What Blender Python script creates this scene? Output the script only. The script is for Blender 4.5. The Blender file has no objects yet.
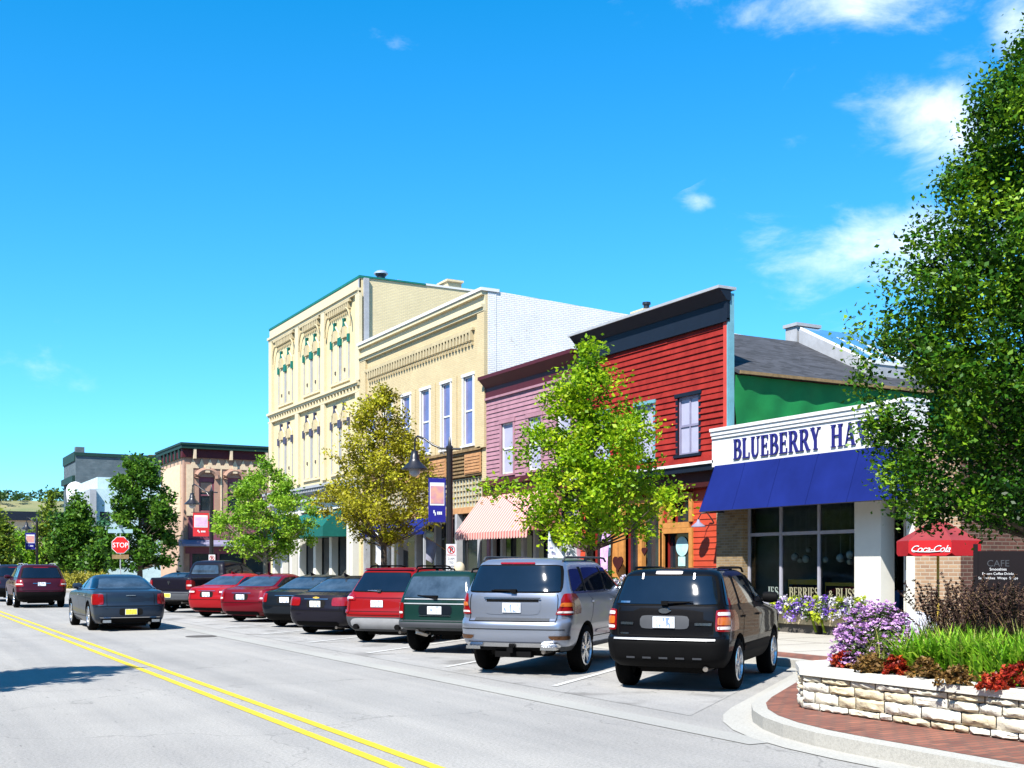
import bpy, bmesh, math, random
import numpy as np
from mathutils import Vector, Matrix
R = math.radians
random.seed(7); rng = np.random.default_rng(7)
scene = bpy.context.scene
COL = scene.collection

# ------------------------------------------------------------------ camera survey (used only to read plan dimensions)
TH = R(28.95); CT, ST = math.cos(TH), math.sin(TH); F = 1155.0; EYE = 1.72; HZ = 566.0
def yf(u, X=19.3):
    r = (u-512)/F; return X*(CT-ST*r)/(ST+CT*r)
def xf(u, Y):
    r = (u-512)/F; return Y*(ST+CT*r)/(CT-ST*r)
def zf(u, v, X=19.3):
    r = (u-512)/F; return EYE+(HZ-v)/F*X/(ST+CT*r)
def pd(u, D):
    r = (u-512)/F; return (D*(ST+CT*r), D*(CT-ST*r))

# ------------------------------------------------------------------ materials
MATS = {}
AK = 0.70      # base colours were estimated from a brightly exposed picture; this brings them to real albedos
def nt(name):
    m = bpy.data.materials.new(name); m.use_nodes = True
    n = m.node_tree; return m, n.nodes, n.links, n.nodes['Principled BSDF']
def ramp(N, L, fac, stops):
    r = N.new('ShaderNodeValToRGB'); e = r.color_ramp.elements
    while len(e) < len(stops): e.new(0.5)
    for i, (p, c) in enumerate(stops):
        e[i].position = p; e[i].color = (*c, 1)
    L.new(fac, r.inputs['Fac']); return r.outputs['Color']
def shade(c, k): return tuple(min(1, max(0, a*k)) for a in c)
def mat(name, col, rough=0.6, metal=0.0, var=0.12, scale=3.0, bump=0.0, bscale=40.0, coat=0.0, spec=0.22, detail=6, two=None):
    if name in MATS: return MATS[name]
    if metal < .5: col = shade(col, AK); two = shade(two, AK) if two else None
    m, N, L, P = nt(name)
    P.inputs['Roughness'].default_value = rough; P.inputs['Metallic'].default_value = metal
    P.inputs['Coat Weight'].default_value = coat; P.inputs['Coat Roughness'].default_value = 0.03
    P.inputs['Specular IOR Level'].default_value = spec
    tc = N.new('ShaderNodeTexCoord'); no = N.new('ShaderNodeTexNoise')
    no.inputs['Scale'].default_value = scale; no.inputs['Detail'].default_value = detail; no.inputs['Roughness'].default_value = 0.65
    L.new(tc.outputs['Object'], no.inputs['Vector'])
    a = two if two else shade(col, 1-var)
    L.new(ramp(N, L, no.outputs['Fac'], [(0.32, a), (0.68, shade(col, 1+var) if not two else col)]), P.inputs['Base Color'])
    if bump:
        n2 = N.new('ShaderNodeTexNoise'); n2.inputs['Scale'].default_value = bscale; n2.inputs['Detail'].default_value = 4
        L.new(tc.outputs['Object'], n2.inputs['Vector'])
        b = N.new('ShaderNodeBump'); b.inputs['Strength'].default_value = bump; b.inputs['Distance'].default_value = 0.02
        L.new(n2.outputs['Fac'], b.inputs['Height']); L.new(b.outputs['Normal'], P.inputs['Normal'])
    MATS[name] = m; return m
def brick(name, c1, c2, mortar, bw=0.21, bh=0.07, rough=0.85, bump=0.5, stain=0.15, flat=False, ms=0.012, worn=None):
    c1, c2, mortar = shade(c1, AK), shade(c2, AK), shade(mortar, AK); worn = shade(worn, AK) if worn else None
    m, N, L, P = nt(name); P.inputs['Roughness'].default_value = rough; P.inputs['Specular IOR Level'].default_value = .2
    tc = N.new('ShaderNodeTexCoord'); sp = N.new('ShaderNodeSeparateXYZ'); L.new(tc.outputs['Object'], sp.inputs[0])
    cb = N.new('ShaderNodeCombineXYZ')
    if flat:
        L.new(sp.outputs['X'], cb.inputs['X']); L.new(sp.outputs['Y'], cb.inputs['Y'])
    else:
        ad = N.new('ShaderNodeMath'); ad.operation = 'ADD'
        L.new(sp.outputs['X'], ad.inputs[0]); L.new(sp.outputs['Y'], ad.inputs[1])
        L.new(ad.outputs[0], cb.inputs['X']); L.new(sp.outputs['Z'], cb.inputs['Y'])
    b = N.new('ShaderNodeTexBrick'); b.inputs['Scale'].default_value = 1
    b.inputs['Brick Width'].default_value = bw; b.inputs['Row Height'].default_value = bh
    b.inputs['Mortar Size'].default_value = ms; b.inputs['Mortar Smooth'].default_value = 0.3; b.inputs['Bias'].default_value = 0
    b.inputs['Color1'].default_value = (*c1, 1); b.inputs['Color2'].default_value = (*c2, 1); b.inputs['Mortar'].default_value = (*mortar, 1)
    L.new(cb.outputs[0], b.inputs['Vector'])
    no = N.new('ShaderNodeTexNoise'); no.inputs['Scale'].default_value = 0.9; no.inputs['Detail'].default_value = 8; no.inputs['Roughness'].default_value = 0.7
    L.new(tc.outputs['Object'], no.inputs['Vector'])
    mx = N.new('ShaderNodeMix'); mx.data_type = 'RGBA'; mx.blend_type = 'MULTIPLY'; mx.inputs['Factor'].default_value = 1
    L.new(b.outputs['Color'], mx.inputs['A'])
    L.new(ramp(N, L, no.outputs['Fac'], [(0.3, (1-stain,)*3), (0.65, (1, 1, 1))]), mx.inputs['B'])
    out = mx.outputs['Result']
    if worn:
        n3 = N.new('ShaderNodeTexNoise'); n3.inputs['Scale'].default_value = 2.2; n3.inputs['Detail'].default_value = 9; n3.inputs['Roughness'].default_value = 0.8
        L.new(tc.outputs['Object'], n3.inputs['Vector'])
        m2 = N.new('ShaderNodeMix'); m2.data_type = 'RGBA'
        L.new(ramp(N, L, n3.outputs['Fac'], [(0.60, (0, 0, 0)), (0.66, (1, 1, 1))]), m2.inputs['Factor'])
        L.new(out, m2.inputs['A']); m2.inputs['B'].default_value = (*worn, 1); out = m2.outputs['Result']
    L.new(out, P.inputs['Base Color'])
    bp = N.new('ShaderNodeBump'); bp.inputs['Strength'].default_value = bump; bp.inputs['Distance'].default_value = 0.01; bp.invert = True
    L.new(b.outputs['Fac'], bp.inputs['Height']); L.new(bp.outputs['Normal'], P.inputs['Normal'])
    MATS[name] = m; return m
def thin_glass(name, tint=(0.8, 0.9, 0.88), refl=1.0):
    m, N, L, P = nt(name); N.remove(P)
    tr = N.new('ShaderNodeBsdfTransparent'); tr.inputs[0].default_value = (*tint, 1)
    gl = N.new('ShaderNodeBsdfGlossy'); gl.inputs['Roughness'].default_value = 0.02
    fr = N.new('ShaderNodeFresnel'); fr.inputs['IOR'].default_value = 1.6
    mu = N.new('ShaderNodeMath'); mu.operation = 'MULTIPLY'; mu.inputs[1].default_value = refl; L.new(fr.outputs[0], mu.inputs[0])
    mx = N.new('ShaderNodeMixShader'); L.new(mu.outputs[0], mx.inputs[0]); L.new(tr.outputs[0], mx.inputs[1]); L.new(gl.outputs[0], mx.inputs[2])
    L.new(mx.outputs[0], N['Material Output'].inputs[0]); MATS[name] = m; return m
def leafmat(name, dark, mid, light, trans=0.3, rough=0.45):
    dark, mid, light = shade(dark, .62), shade(mid, .76), shade(light, .82)
    m, N, L, P = nt(name)
    at = N.new('ShaderNodeAttribute'); at.attribute_name = 'tone'
    c = ramp(N, L, at.outputs['Fac'], [(0.0, dark), (0.5, mid), (1.0, light)])
    L.new(c, P.inputs['Base Color']); P.inputs['Roughness'].default_value = rough
    P.inputs['Specular IOR Level'].default_value = 0.18
    t = N.new('ShaderNodeBsdfTranslucent'); L.new(c, t.inputs['Color'])
    mx = N.new('ShaderNodeMixShader'); mx.inputs[0].default_value = trans
    L.new(P.outputs[0], mx.inputs[1]); L.new(t.outputs[0], mx.inputs[2]); L.new(mx.outputs[0], N['Material Output'].inputs[0])
    MATS[name] = m; return m
def stripes(name, c1, c2, period, axis='Y', rough=0.8):
    c1, c2 = shade(c1, AK), shade(c2, AK)
    m, N, L, P = nt(name); P.inputs['Roughness'].default_value = rough; P.inputs['Specular IOR Level'].default_value = .2
    tc = N.new('ShaderNodeTexCoord'); sp = N.new('ShaderNodeSeparateXYZ'); L.new(tc.outputs['Object'], sp.inputs[0])
    a = N.new('ShaderNodeMath'); a.operation = 'DIVIDE'; a.inputs[1].default_value = period; L.new(sp.outputs[axis], a.inputs[0])
    f = N.new('ShaderNodeMath'); f.operation = 'FRACT'; L.new(a.outputs[0], f.inputs[0])
    g = N.new('ShaderNodeMath'); g.operation = 'GREATER_THAN'; g.inputs[1].default_value = 0.5; L.new(f.outputs[0], g.inputs[0])
    mx = N.new('ShaderNodeMix'); mx.data_type = 'RGBA'; L.new(g.outputs[0], mx.inputs['Factor'])
    mx.inputs['A'].default_value = (*c1, 1); mx.inputs['B'].default_value = (*c2, 1); L.new(mx.outputs['Result'], P.inputs['Base Color'])
    MATS[name] = m; return m

# ------------------------------------------------------------------ objects
ORG = [Vector((0, 0, 0))]
def tag(o, label=None, cat=None, group=None, kind=None):
    if label: o['label'] = label
    if cat: o['category'] = cat
    if group: o['group'] = group
    if kind: o['kind'] = kind
    return o
def thing(name, label, cat, loc=(0, 0, 0), group=None):
    o = bpy.data.objects.new(name, None); COL.objects.link(o); o.location = loc; o.empty_display_size = 0.3
    ORG[0] = Vector(loc); tag(o, label, cat, group); return o
class MB:
    def __init__(s): s.v = []; s.f = []; s.m = []; s.t = []
    def add(s, vs, fs, mi=0):
        b = len(s.v); s.v.extend([tuple(p) for p in vs])
        for f in fs: s.f.append(tuple(b+i for i in f)); s.m.append(mi)
        return s
    def box(s, x0, x1, y0, y1, z0, z1, mi=0):
        if x0 > x1: x0, x1 = x1, x0
        if y0 > y1: y0, y1 = y1, y0
        if z0 > z1: z0, z1 = z1, z0
        vs = [(x, y, z) for z in (z0, z1) for x, y in ((x0, y0), (x1, y0), (x1, y1), (x0, y1))]
        return s.add(vs, [(3, 2, 1, 0), (4, 5, 6, 7), (0, 1, 5, 4), (1, 2, 6, 5), (2, 3, 7, 6), (3, 0, 4, 7)], mi)
    def obox(s, c, size, rz=0, mi=0, tilt=None):
        M = Matrix.Rotation(rz, 3, 'Z')
        if tilt: M = M @ Matrix.Rotation(tilt[0], 3, 'X') @ Matrix.Rotation(tilt[1], 3, 'Y')
        hx, hy, hz = (a/2 for a in size); c = Vector(c)
        vs = [c+M @ Vector((x, y, z)) for z in (-hz, hz) for x, y in ((-hx, -hy), (hx, -hy), (hx, hy), (-hx, hy))]
        return s.add(vs, [(3, 2, 1, 0), (4, 5, 6, 7), (0, 1, 5, 4), (1, 2, 6, 5), (2, 3, 7, 6), (3, 0, 4, 7)], mi)
    def ext(s, poly, vec, mi=0):
        n = len(poly); vec = Vector(vec); a = [Vector(p) for p in poly]; b = [p+vec for p in a]
        return s.add(a+b, [tuple(range(n-1, -1, -1)), tuple(range(n, 2*n))]+[(i, (i+1) % n, n+(i+1) % n, n+i) for i in range(n)], mi)
    def quad(s, a, b, c, d, mi=0): return s.add([a, b, c, d], [(0, 1, 2, 3)], mi)
    def tube(s, pts, rad, n=8, mi=0, cap=True):
        pts = [Vector(p) for p in pts]
        if not hasattr(rad, '__len__'): rad = [rad]*len(pts)
        vs = []
        for i, p in enumerate(pts):
            d = (pts[min(i+1, len(pts)-1)]-pts[max(i-1, 0)]).normalized()
            a = d.cross(Vector((0, 0, 1))) if abs(d.z) < 0.95 else d.cross(Vector((1, 0, 0)))
            a.normalize(); b = d.cross(a)
            for k in range(n):
                t = 2*math.pi*k/n; vs.append(p+(a*math.cos(t)+b*math.sin(t))*rad[i])
        fs = []
        for i in range(len(pts)-1):
            for k in range(n):
                fs.append((i*n+k, i*n+(k+1) % n, (i+1)*n+(k+1) % n, (i+1)*n+k))
        if cap: fs += [tuple(range(n-1, -1, -1)), tuple(range((len(pts)-1)*n, len(pts)*n))]
        return s.add(vs, fs, mi)
    def lathe(s, prof, c=(0, 0, 0), n=24, axis='z', mi=0, cap=True):
        vs = []; c = Vector(c)
        for r, h in prof:
            for k in range(n):
                t = 2*math.pi*k/n
                p = (r*math.cos(t), r*math.sin(t), h) if axis == 'z' else ((r*math.cos(t), h, r*math.sin(t)) if axis == 'y' else (h, r*math.cos(t), r*math.sin(t)))
                vs.append(c+Vector(p))
        fs = [(i*n+k, i*n+(k+1) % n, (i+1)*n+(k+1) % n, (i+1)*n+k) for i in range(len(prof)-1) for k in range(n)]
        if cap and prof[0][0] > 1e-4: fs.append(tuple(range(n-1, -1, -1)))
        if cap and prof[-1][0] > 1e-4: fs.append(tuple(range((len(prof)-1)*n, len(prof)*n)))
        return s.add(vs, fs, mi)
    def build(s, name, mats, parent=None, smooth=None, label=None, tones=None):
        me = bpy.data.meshes.new(name); o0 = ORG[0]
        me.from_pydata([(p[0]-o0[0], p[1]-o0[1], p[2]-o0[2]) for p in s.v], [], s.f)
        if not isinstance(mats, (list, tuple)): mats = [mats]
        for m in mats: me.materials.append(MATS[m] if isinstance(m, str) else m)
        me.polygons.foreach_set('material_index', s.m)
        if tones is not None:
            at = me.attributes.new('tone', 'FLOAT', 'FACE'); at.data.foreach_set('value', tones)
        bm = bmesh.new(); bm.from_mesh(me); bmesh.ops.recalc_face_normals(bm, faces=bm.faces) if tones is None else None
        bm.to_mesh(me); bm.free()
        if smooth is not None:
            me.shade_smooth(); me.set_sharp_from_angle(angle=R(smooth))
        me.update()
        ob = bpy.data.objects.new(name, me); COL.objects.link(ob)
        if parent is None: ob.location = ORG[0]
        else: ob.parent = parent
        if label: ob['label'] = label
        return ob
def wall_pieces(a0, a1, b0, b1, ops):
    """rectangles (a along wall, b height) left over around openings"""
    xs = sorted({a0, a1, *[min(max(o[i], a0), a1) for o in ops for i in (0, 1)]})
    zs = sorted({b0, b1, *[min(max(o[i], b0), b1) for o in ops for i in (2, 3)]})
    out = []
    for j in range(len(zs)-1):
        run = None
        for i in range(len(xs)-1):
            cx, cz = (xs[i]+xs[i+1])/2, (zs[j]+zs[j+1])/2
            hole = any(o[0] < cx < o[1] and o[2] < cz < o[3] for o in ops)
            if hole:
                if run: out.append((*run, zs[j], zs[j+1])); run = None
            else: run = (run[0], xs[i+1]) if run else (xs[i], xs[i+1])
        if run: out.append((*run, zs[j], zs[j+1]))
    return out
def wallx(mb, X, th, y0, y1, z0, z1, ops=(), mi=0):      # facade facing -X, front at X
    for a, b, c, d in wall_pieces(y0, y1, z0, z1, ops): mb.box(X, X+th, a, b, c, d, mi)
def wally(mb, Y, th, x0, x1, z0, z1, ops=(), mi=0):      # facade facing -Y, front at Y
    for a, b, c, d in wall_pieces(x0, x1, z0, z1, ops): mb.box(a, b, Y, Y+th, c, d, mi)
def clap(mb, X, y0, y1, z0, z1, ops=(), pitch=0.125, lap=0.022, mi=0, jit=0.004):
    n = max(1, round((z1-z0)/pitch)); p = (z1-z0)/n
    for i in range(n):
        a, b = z0+i*p, z0+(i+1)*p
        segs = [(y0, y1)]
        for o in ops:
            if o[3] > a+0.02 and o[2] < b-0.02:
                ns = []
                for s0, s1 in segs:
                    if o[0] > s0: ns.append((s0, min(s1, o[0])))
                    if o[1] < s1: ns.append((max(s0, o[1]), s1))
                segs = [t for t in ns if t[1]-t[0] > 0.01]
        for s0, s1 in segs:
            cuts = [s0]; y = s0+random.uniform(1.5, 3.5)
            while y < s1-0.4: cuts += [y]; y += random.uniform(2.4, 4)
            cuts.append(s1)
            for q in range(len(cuts)-1):
                l, t = lap+random.uniform(-jit, jit), random.uniform(-0.002, 0.002)
                c0, c1 = cuts[q]+0.001, cuts[q+1]-0.001
                mb.add([(X-l, c0, a+t), (X, c0, a+t), (X, c0, b), (X-0.004, c0, b), (X-l, c1, a+t), (X, c1, a+t), (X, c1, b), (X-0.004, c1, b)],
                       [(0, 1, 2, 3), (7, 6, 5, 4), (0, 3, 7, 4), (0, 4, 5, 1), (2, 6, 7, 3), (1, 5, 6, 2)], mi)
def text2d(s, size, shear=0, bold=0.0, depth=0.0, align='CENTER', spacing=1.0):
    cu = bpy.data.curves.new('t', 'FONT'); cu.body = s; cu.size = size; cu.shear = shear; cu.offset = bold; cu.extrude = depth
    cu.align_x = align; cu.space_character = spacing; cu.resolution_u = 3
    ob = bpy.data.objects.new('t', cu); COL.objects.link(ob)
    dg = bpy.context.evaluated_depsgraph_get(); me = bpy.data.meshes.new_from_object(ob.evaluated_get(dg))
    vs = [tuple(v.co) for v in me.vertices]; fs = [tuple(p.vertices) for p in me.polygons]
    bpy.data.objects.remove(ob); bpy.data.curves.remove(cu); bpy.data.meshes.remove(me)
    return vs, fs
def put_text(mb, s, size, fn, mi=0, **k):
    vs, fs = text2d(s, size, **k); mb.add([fn(*v) for v in vs], fs, mi)
# serif capitals drawn as strokes: letter -> (width, list of (points, widths))
def arc(cx, cy, rx, ry, a0, a1, n=9): return [(cx+rx*math.cos(R(a0+(a1-a0)*i/n)), cy+ry*math.sin(R(a0+(a1-a0)*i/n))) for i in range(n+1)]
T, t_ = 0.17, 0.06
def bowl(cx, cy, rx, ry, thick=T):
    p = arc(cx, cy, rx, ry, 90, -90, 12); w = [t_+(thick-t_)*math.cos(R(90-180*i/12)) for i in range(13)]
    return (p, w)
def stem(x, w=T): return [([(x, 0), (x, 1)], [w, w]), ([(x-w*1.0, 0.02), (x+w*1.0, 0.02)], [0.045]*2), ([(x-w*1.0, 0.98), (x+w*1.0, 0.98)], [0.045]*2)]
def bar(x0, x1, y): return ([(x0, y), (x1, y)], [t_, t_])
def tip(x, y0, y1): return ([(x, y0), (x, y1)], [0.05, 0.05])
GL = {
 'B': (0.72, stem(0.17)+[bar(0.17, 0.38, 0.97), bar(0.17, 0.4, 0.52), bar(0.17, 0.4, 0.03), bowl(0.36, 0.745, 0.2, 0.225), bowl(0.38, 0.275, 0.24, 0.245)]),
 'R': (0.78, stem(0.17)+[bar(0.17, 0.38, 0.97), bar(0.17, 0.4, 0.5), bowl(0.36, 0.735, 0.22, 0.235), ([(0.4, 0.5), (0.66, 0.02)], [T*.8, T]), bar(0.56, 0.82, 0.025)]),
 'L': (0.66, stem(0.17)+[bar(0.17, 0.6, 0.03), tip(0.6, 0.0, 0.26)]),
 'E': (0.68, stem(0.17)+[bar(0.17, 0.58, 0.03), bar(0.17, 0.48, 0.51), bar(0.17, 0.56, 0.97), tip(0.59, 0.0, 0.24), tip(0.57, 0.78, 1.0), tip(0.48, 0.4, 0.62)]),
 'U': (0.8, [([(0.18, 1), (0.18, 0.3)]+[(x, y) for x, y in arc(0.4, 0.28, 0.22, 0.25, 180, 360, 10)]+[(0.62, 1)], [T, T]+[T-(T-t_)*i/10 for i in range(11)]+[t_]), ([(0.03, 0.98), (0.34, 0.98)], [0.045]*2), ([(0.5, 0.98), (0.76, 0.98)], [0.045]*2)]),
 'Y': (0.76, [([(0.38, 0), (0.38, 0.46)], [T, T]), ([(0.14, 1), (0.38, 0.43)], [T, T]), ([(0.62, 1), (0.4, 0.45)], [t_, t_]), ([(0.22, 0.02), (0.54, 0.02)], [0.045]*2), ([(0.0, 0.98), (0.3, 0.98)], [0.045]*2), ([(0.5, 0.98), (0.76, 0.98)], [0.045]*2)]),
 'H': (0.86, stem(0.17)+stem(0.67)+[bar(0.17, 0.67, 0.51)]),
 'A': (0.82, [([(0.4, 1), (0.66, 0)], [T*.9, T]), ([(0.4, 1), (0.14, 0)], [t_, t_]), bar(0.24, 0.58, 0.32), ([(0.0, 0.02), (0.28, 0.02)], [0.045]*2), ([(0.5, 0.02), (0.82, 0.02)], [0.045]*2)]),
 'V': (0.8, [([(0.15, 1), (0.41, 0)], [T, T*.8]), ([(0.66, 1), (0.41, 0)], [t_, t_]), ([(0.0, 0.98), (0.31, 0.98)], [0.045]*2), ([(0.52, 0.98), (0.8, 0.98)], [0.045]*2)]),
 'N': (0.86, [([(0.16, 0), (0.16, 1)], [t_, t_]), ([(0.14, 1), (0.68, 0)], [T, T]), ([(0.68, 0), (0.68, 1)], [t_, t_]), ([(0.02, 0.02), (0.3, 0.02)], [0.045]*2), ([(0.54, 0.98), (0.82, 0.98)], [0.045]*2), ([(0.0, 0.98), (0.2, 0.98)], [0.045]*2)]),
 'I': (0.36, stem(0.18)),
 'S': (0.62, [(arc(0.3, 0.74, 0.2, 0.23, 40, 270, 10)+arc(0.31, 0.27, 0.22, 0.24, 90, -140, 10), [t_, t_, t_*1.2, .1, .13, .14, .13, .13, .14, .15, .16, .16, .16, .15, .15, .14, .12, .09, t_, t_, t_, t_]), tip(0.5, 0.72, 0.94), tip(0.09, 0.05, 0.3)]),
 'P': (0.7, stem(0.17)+[bar(0.17, 0.38, 0.97), bar(0.17, 0.4, 0.46), bowl(0.36, 0.715, 0.24, 0.255)]),
 ' ': (0.42, []),
}
def serif(mb, s, h, fn, depth=0.02, wide=1.0, gap=0.06, mi=0):
    x = 0.0; k = 0
    for ch in s:
        w, strokes = GL[ch]
        for pts, ws in strokes:
            k += 1; d = depth*(1+0.012*(k % 7))
            L_, R_ = [], []
            for i, p in enumerate(pts):
                a = pts[max(i-1, 0)]; b = pts[min(i+1, len(pts)-1)]
                dx, dy = b[0]-a[0], b[1]-a[1]; q = math.hypot(dx, dy) or 1; nx, ny = -dy/q, dx/q; hw = ws[min(i, len(ws)-1)]/2
                L_.append((p[0]+nx*hw, p[1]+ny*hw)); R_.append((p[0]-nx*hw, p[1]-ny*hw))
            for i in range(len(pts)-1):
                qd = [L_[i], L_[i+1], R_[i+1], R_[i]]
                a = [fn((x+u*wide)*h, v*h, 0) for u, v in qd]; b = [fn((x+u*wide)*h, v*h, d) for u, v in qd]
                mb.add(a+b, [(3, 2, 1, 0), (4, 5, 6, 7), (0, 1, 5, 4), (1, 2, 6, 5), (2, 3, 7, 6), (3, 0, 4, 7)], mi)
        x += w*wide+gap
    return x*h
def serif_len(s, wide=1.0, gap=0.06): return sum(GL[c][0]*wide+gap for c in s)
# ------------------------------------------------------------------ sun, sky, camera
SUN = Vector((-0.55, -0.345, 0.765)).normalized()
w = bpy.data.worlds.new('World'); scene.world = w; w.use_nodes = True
N, L = w.node_tree.nodes, w.node_tree.links
bg = N['Background']; sky = N.new('ShaderNodeTexSky'); sky.sky_type = 'NISHITA'; sky.sun_disc = False
sky.sun_elevation = math.asin(SUN.z); sky.sun_rotation = math.atan2(SUN.x, SUN.y); sky.altitude = 200
sky.air_density = 1.0; sky.dust_density = 0.25; sky.ozone_density = 2.2
hs = N.new('ShaderNodeHueSaturation'); hs.inputs['Saturation'].default_value = 1.12; hs.inputs['Value'].default_value = 1.0; hs.inputs['Hue'].default_value = 0.486
L.new(sky.outputs[0], hs.inputs['Color'])
tn = N.new('ShaderNodeMix'); tn.data_type = 'RGBA'; tn.blend_type = 'MULTIPLY'; tn.inputs['Factor'].default_value = 1; L.new(hs.outputs[0], tn.inputs['A']); tn.inputs['B'].default_value = (.47, .835, 1.22, 1)
sb = N.new('ShaderNodeMix'); sb.data_type = 'RGBA'; sb.blend_type = 'SUBTRACT'; sb.inputs['Factor'].default_value = 1; L.new(tn.outputs['Result'], sb.inputs['A']); sb.inputs['B'].default_value = (.34, 0, 0, 1)
mxx = N.new('ShaderNodeVectorMath'); mxx.operation = 'MAXIMUM'; L.new(sb.outputs['Result'], mxx.inputs[0])
tc = N.new('ShaderNodeTexCoord'); nrm = N.new('ShaderNodeVectorMath'); nrm.operation = 'NORMALIZE'; L.new(tc.outputs['Generated'], nrm.inputs[0])
sp = N.new('ShaderNodeSeparateXYZ'); L.new(nrm.outputs[0], sp.inputs[0])
def M(op, a, b=None, c=None):
    n = N.new('ShaderNodeMath'); n.operation = op
    for i, q in enumerate((a, b, c)):
        if q is None: continue
        if isinstance(q, (int, float)): n.inputs[i].default_value = q
        else: L.new(q, n.inputs[i])
    return n.outputs[0]
az = M('ARCTAN2', sp.outputs['X'], sp.outputs['Y']); el = M('ARCSINE', sp.outputs['Z'])
cl = N.new('ShaderNodeCombineXYZ'); L.new(az, cl.inputs[0]); L.new(M('MULTIPLY', el, 1.9), cl.inputs[1])
no = N.new('ShaderNodeTexNoise'); no.inputs['Scale'].default_value = 11; no.inputs['Detail'].default_value = 9; no.inputs['Roughness'].default_value = 0.6; no.inputs['Distortion'].default_value = 0.3
L.new(cl.outputs[0], no.inputs['Vector'])
def cloud_dir(u, v):
    r, up = (u-512)/F, (HZ-v)/F
    x, y, z = ST+CT*r, CT-ST*r, up; return math.atan2(x, y), math.atan2(z, math.hypot(x, y))
dens = None
for u, v, sx, sy, k in [(942, 132, 74, 52, .98), (885, 252, 110, 48, 1.02), (860, 4, 120, 22, 1.0), (1015, 25, 26, 34, 1.0), (960, 235, 70, 45, .95),
                        (385, 42, 34, 10, 0.52), (836, 176, 22, 9, .6), (700, 204, 14, 8, .6), (1150, 180, 90, 70, 1.0), (-250, 330, 160, 40, .9), (800, 140, 30, 14, .5)]:
    a0, e0 = cloud_dir(u, v)
    dx = M('DIVIDE', M('SUBTRACT', az, a0), sx/F); dy = M('DIVIDE', M('SUBTRACT', el, e0), sy/F)
    g = M('MULTIPLY', M('EXPONENT', M('MULTIPLY', M('ADD', M('MULTIPLY', dx, dx), M('MULTIPLY', dy, dy)), -0.8)), k)
    dens = g if dens is None else M('MAXIMUM', dens, g)
d2 = M('ADD', M('MULTIPLY', dens, 0.78), M('MULTIPLY', M('SUBTRACT', no.outputs['Fac'], 0.5), 2.1))
mr = N.new('ShaderNodeMapRange'); mr.interpolation_type = 'SMOOTHSTEP'; L.new(d2, mr.inputs['Value']); mr.inputs['From Min'].default_value = 0.24; mr.inputs['From Max'].default_value = 1.35
mr.inputs['To Max'].default_value = 0.92
fac = M('MULTIPLY', mr.outputs[0], M('GREATER_THAN', dens, 0.02))
mx = N.new('ShaderNodeMix'); mx.data_type = 'RGBA'; L.new(fac, mx.inputs['Factor'])
L.new(mxx.outputs[0], mx.inputs['A']); mx.inputs['B'].default_value = (6.4, 7.0, 7.8, 1)
L.new(mx.outputs['Result'], bg.inputs['Color']); bg.inputs['Strength'].default_value = 0.088
sl = bpy.data.lights.new('sun', 'SUN'); sl.energy = 5.0; sl.angle = R(0.53); sl.color = (1, 0.955, 0.88)
so = bpy.data.objects.new('sun', sl); COL.objects.link(so); so.rotation_euler = (-SUN).to_track_quat('-Z', 'Y').to_euler(); so.location = (-20, -10, 30)
cam = bpy.data.cameras.new('camera'); co = bpy.data.objects.new('camera', cam); COL.objects.link(co); scene.camera = co
cam.sensor_width = 36; cam.lens = F/1024*36; cam.shift_y = (HZ-384)/1024; cam.clip_end = 6000; cam.clip_start = 0.1
co.location = (0, 0, EYE); co.rotation_euler = (R(90), 0, -TH)
vs_ = scene.view_settings; vs_.view_transform = 'Standard'; vs_.look = 'None'; vs_.gamma = 1; vs_.exposure = 1.30; vs_.use_curve_mapping = False
scene.render.engine = 'CYCLES'; scene.render.resolution_x = 1024; scene.render.resolution_y = 768
scene.cycles.max_bounces = 8; scene.cycles.transparent_max_bounces = 16

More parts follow.
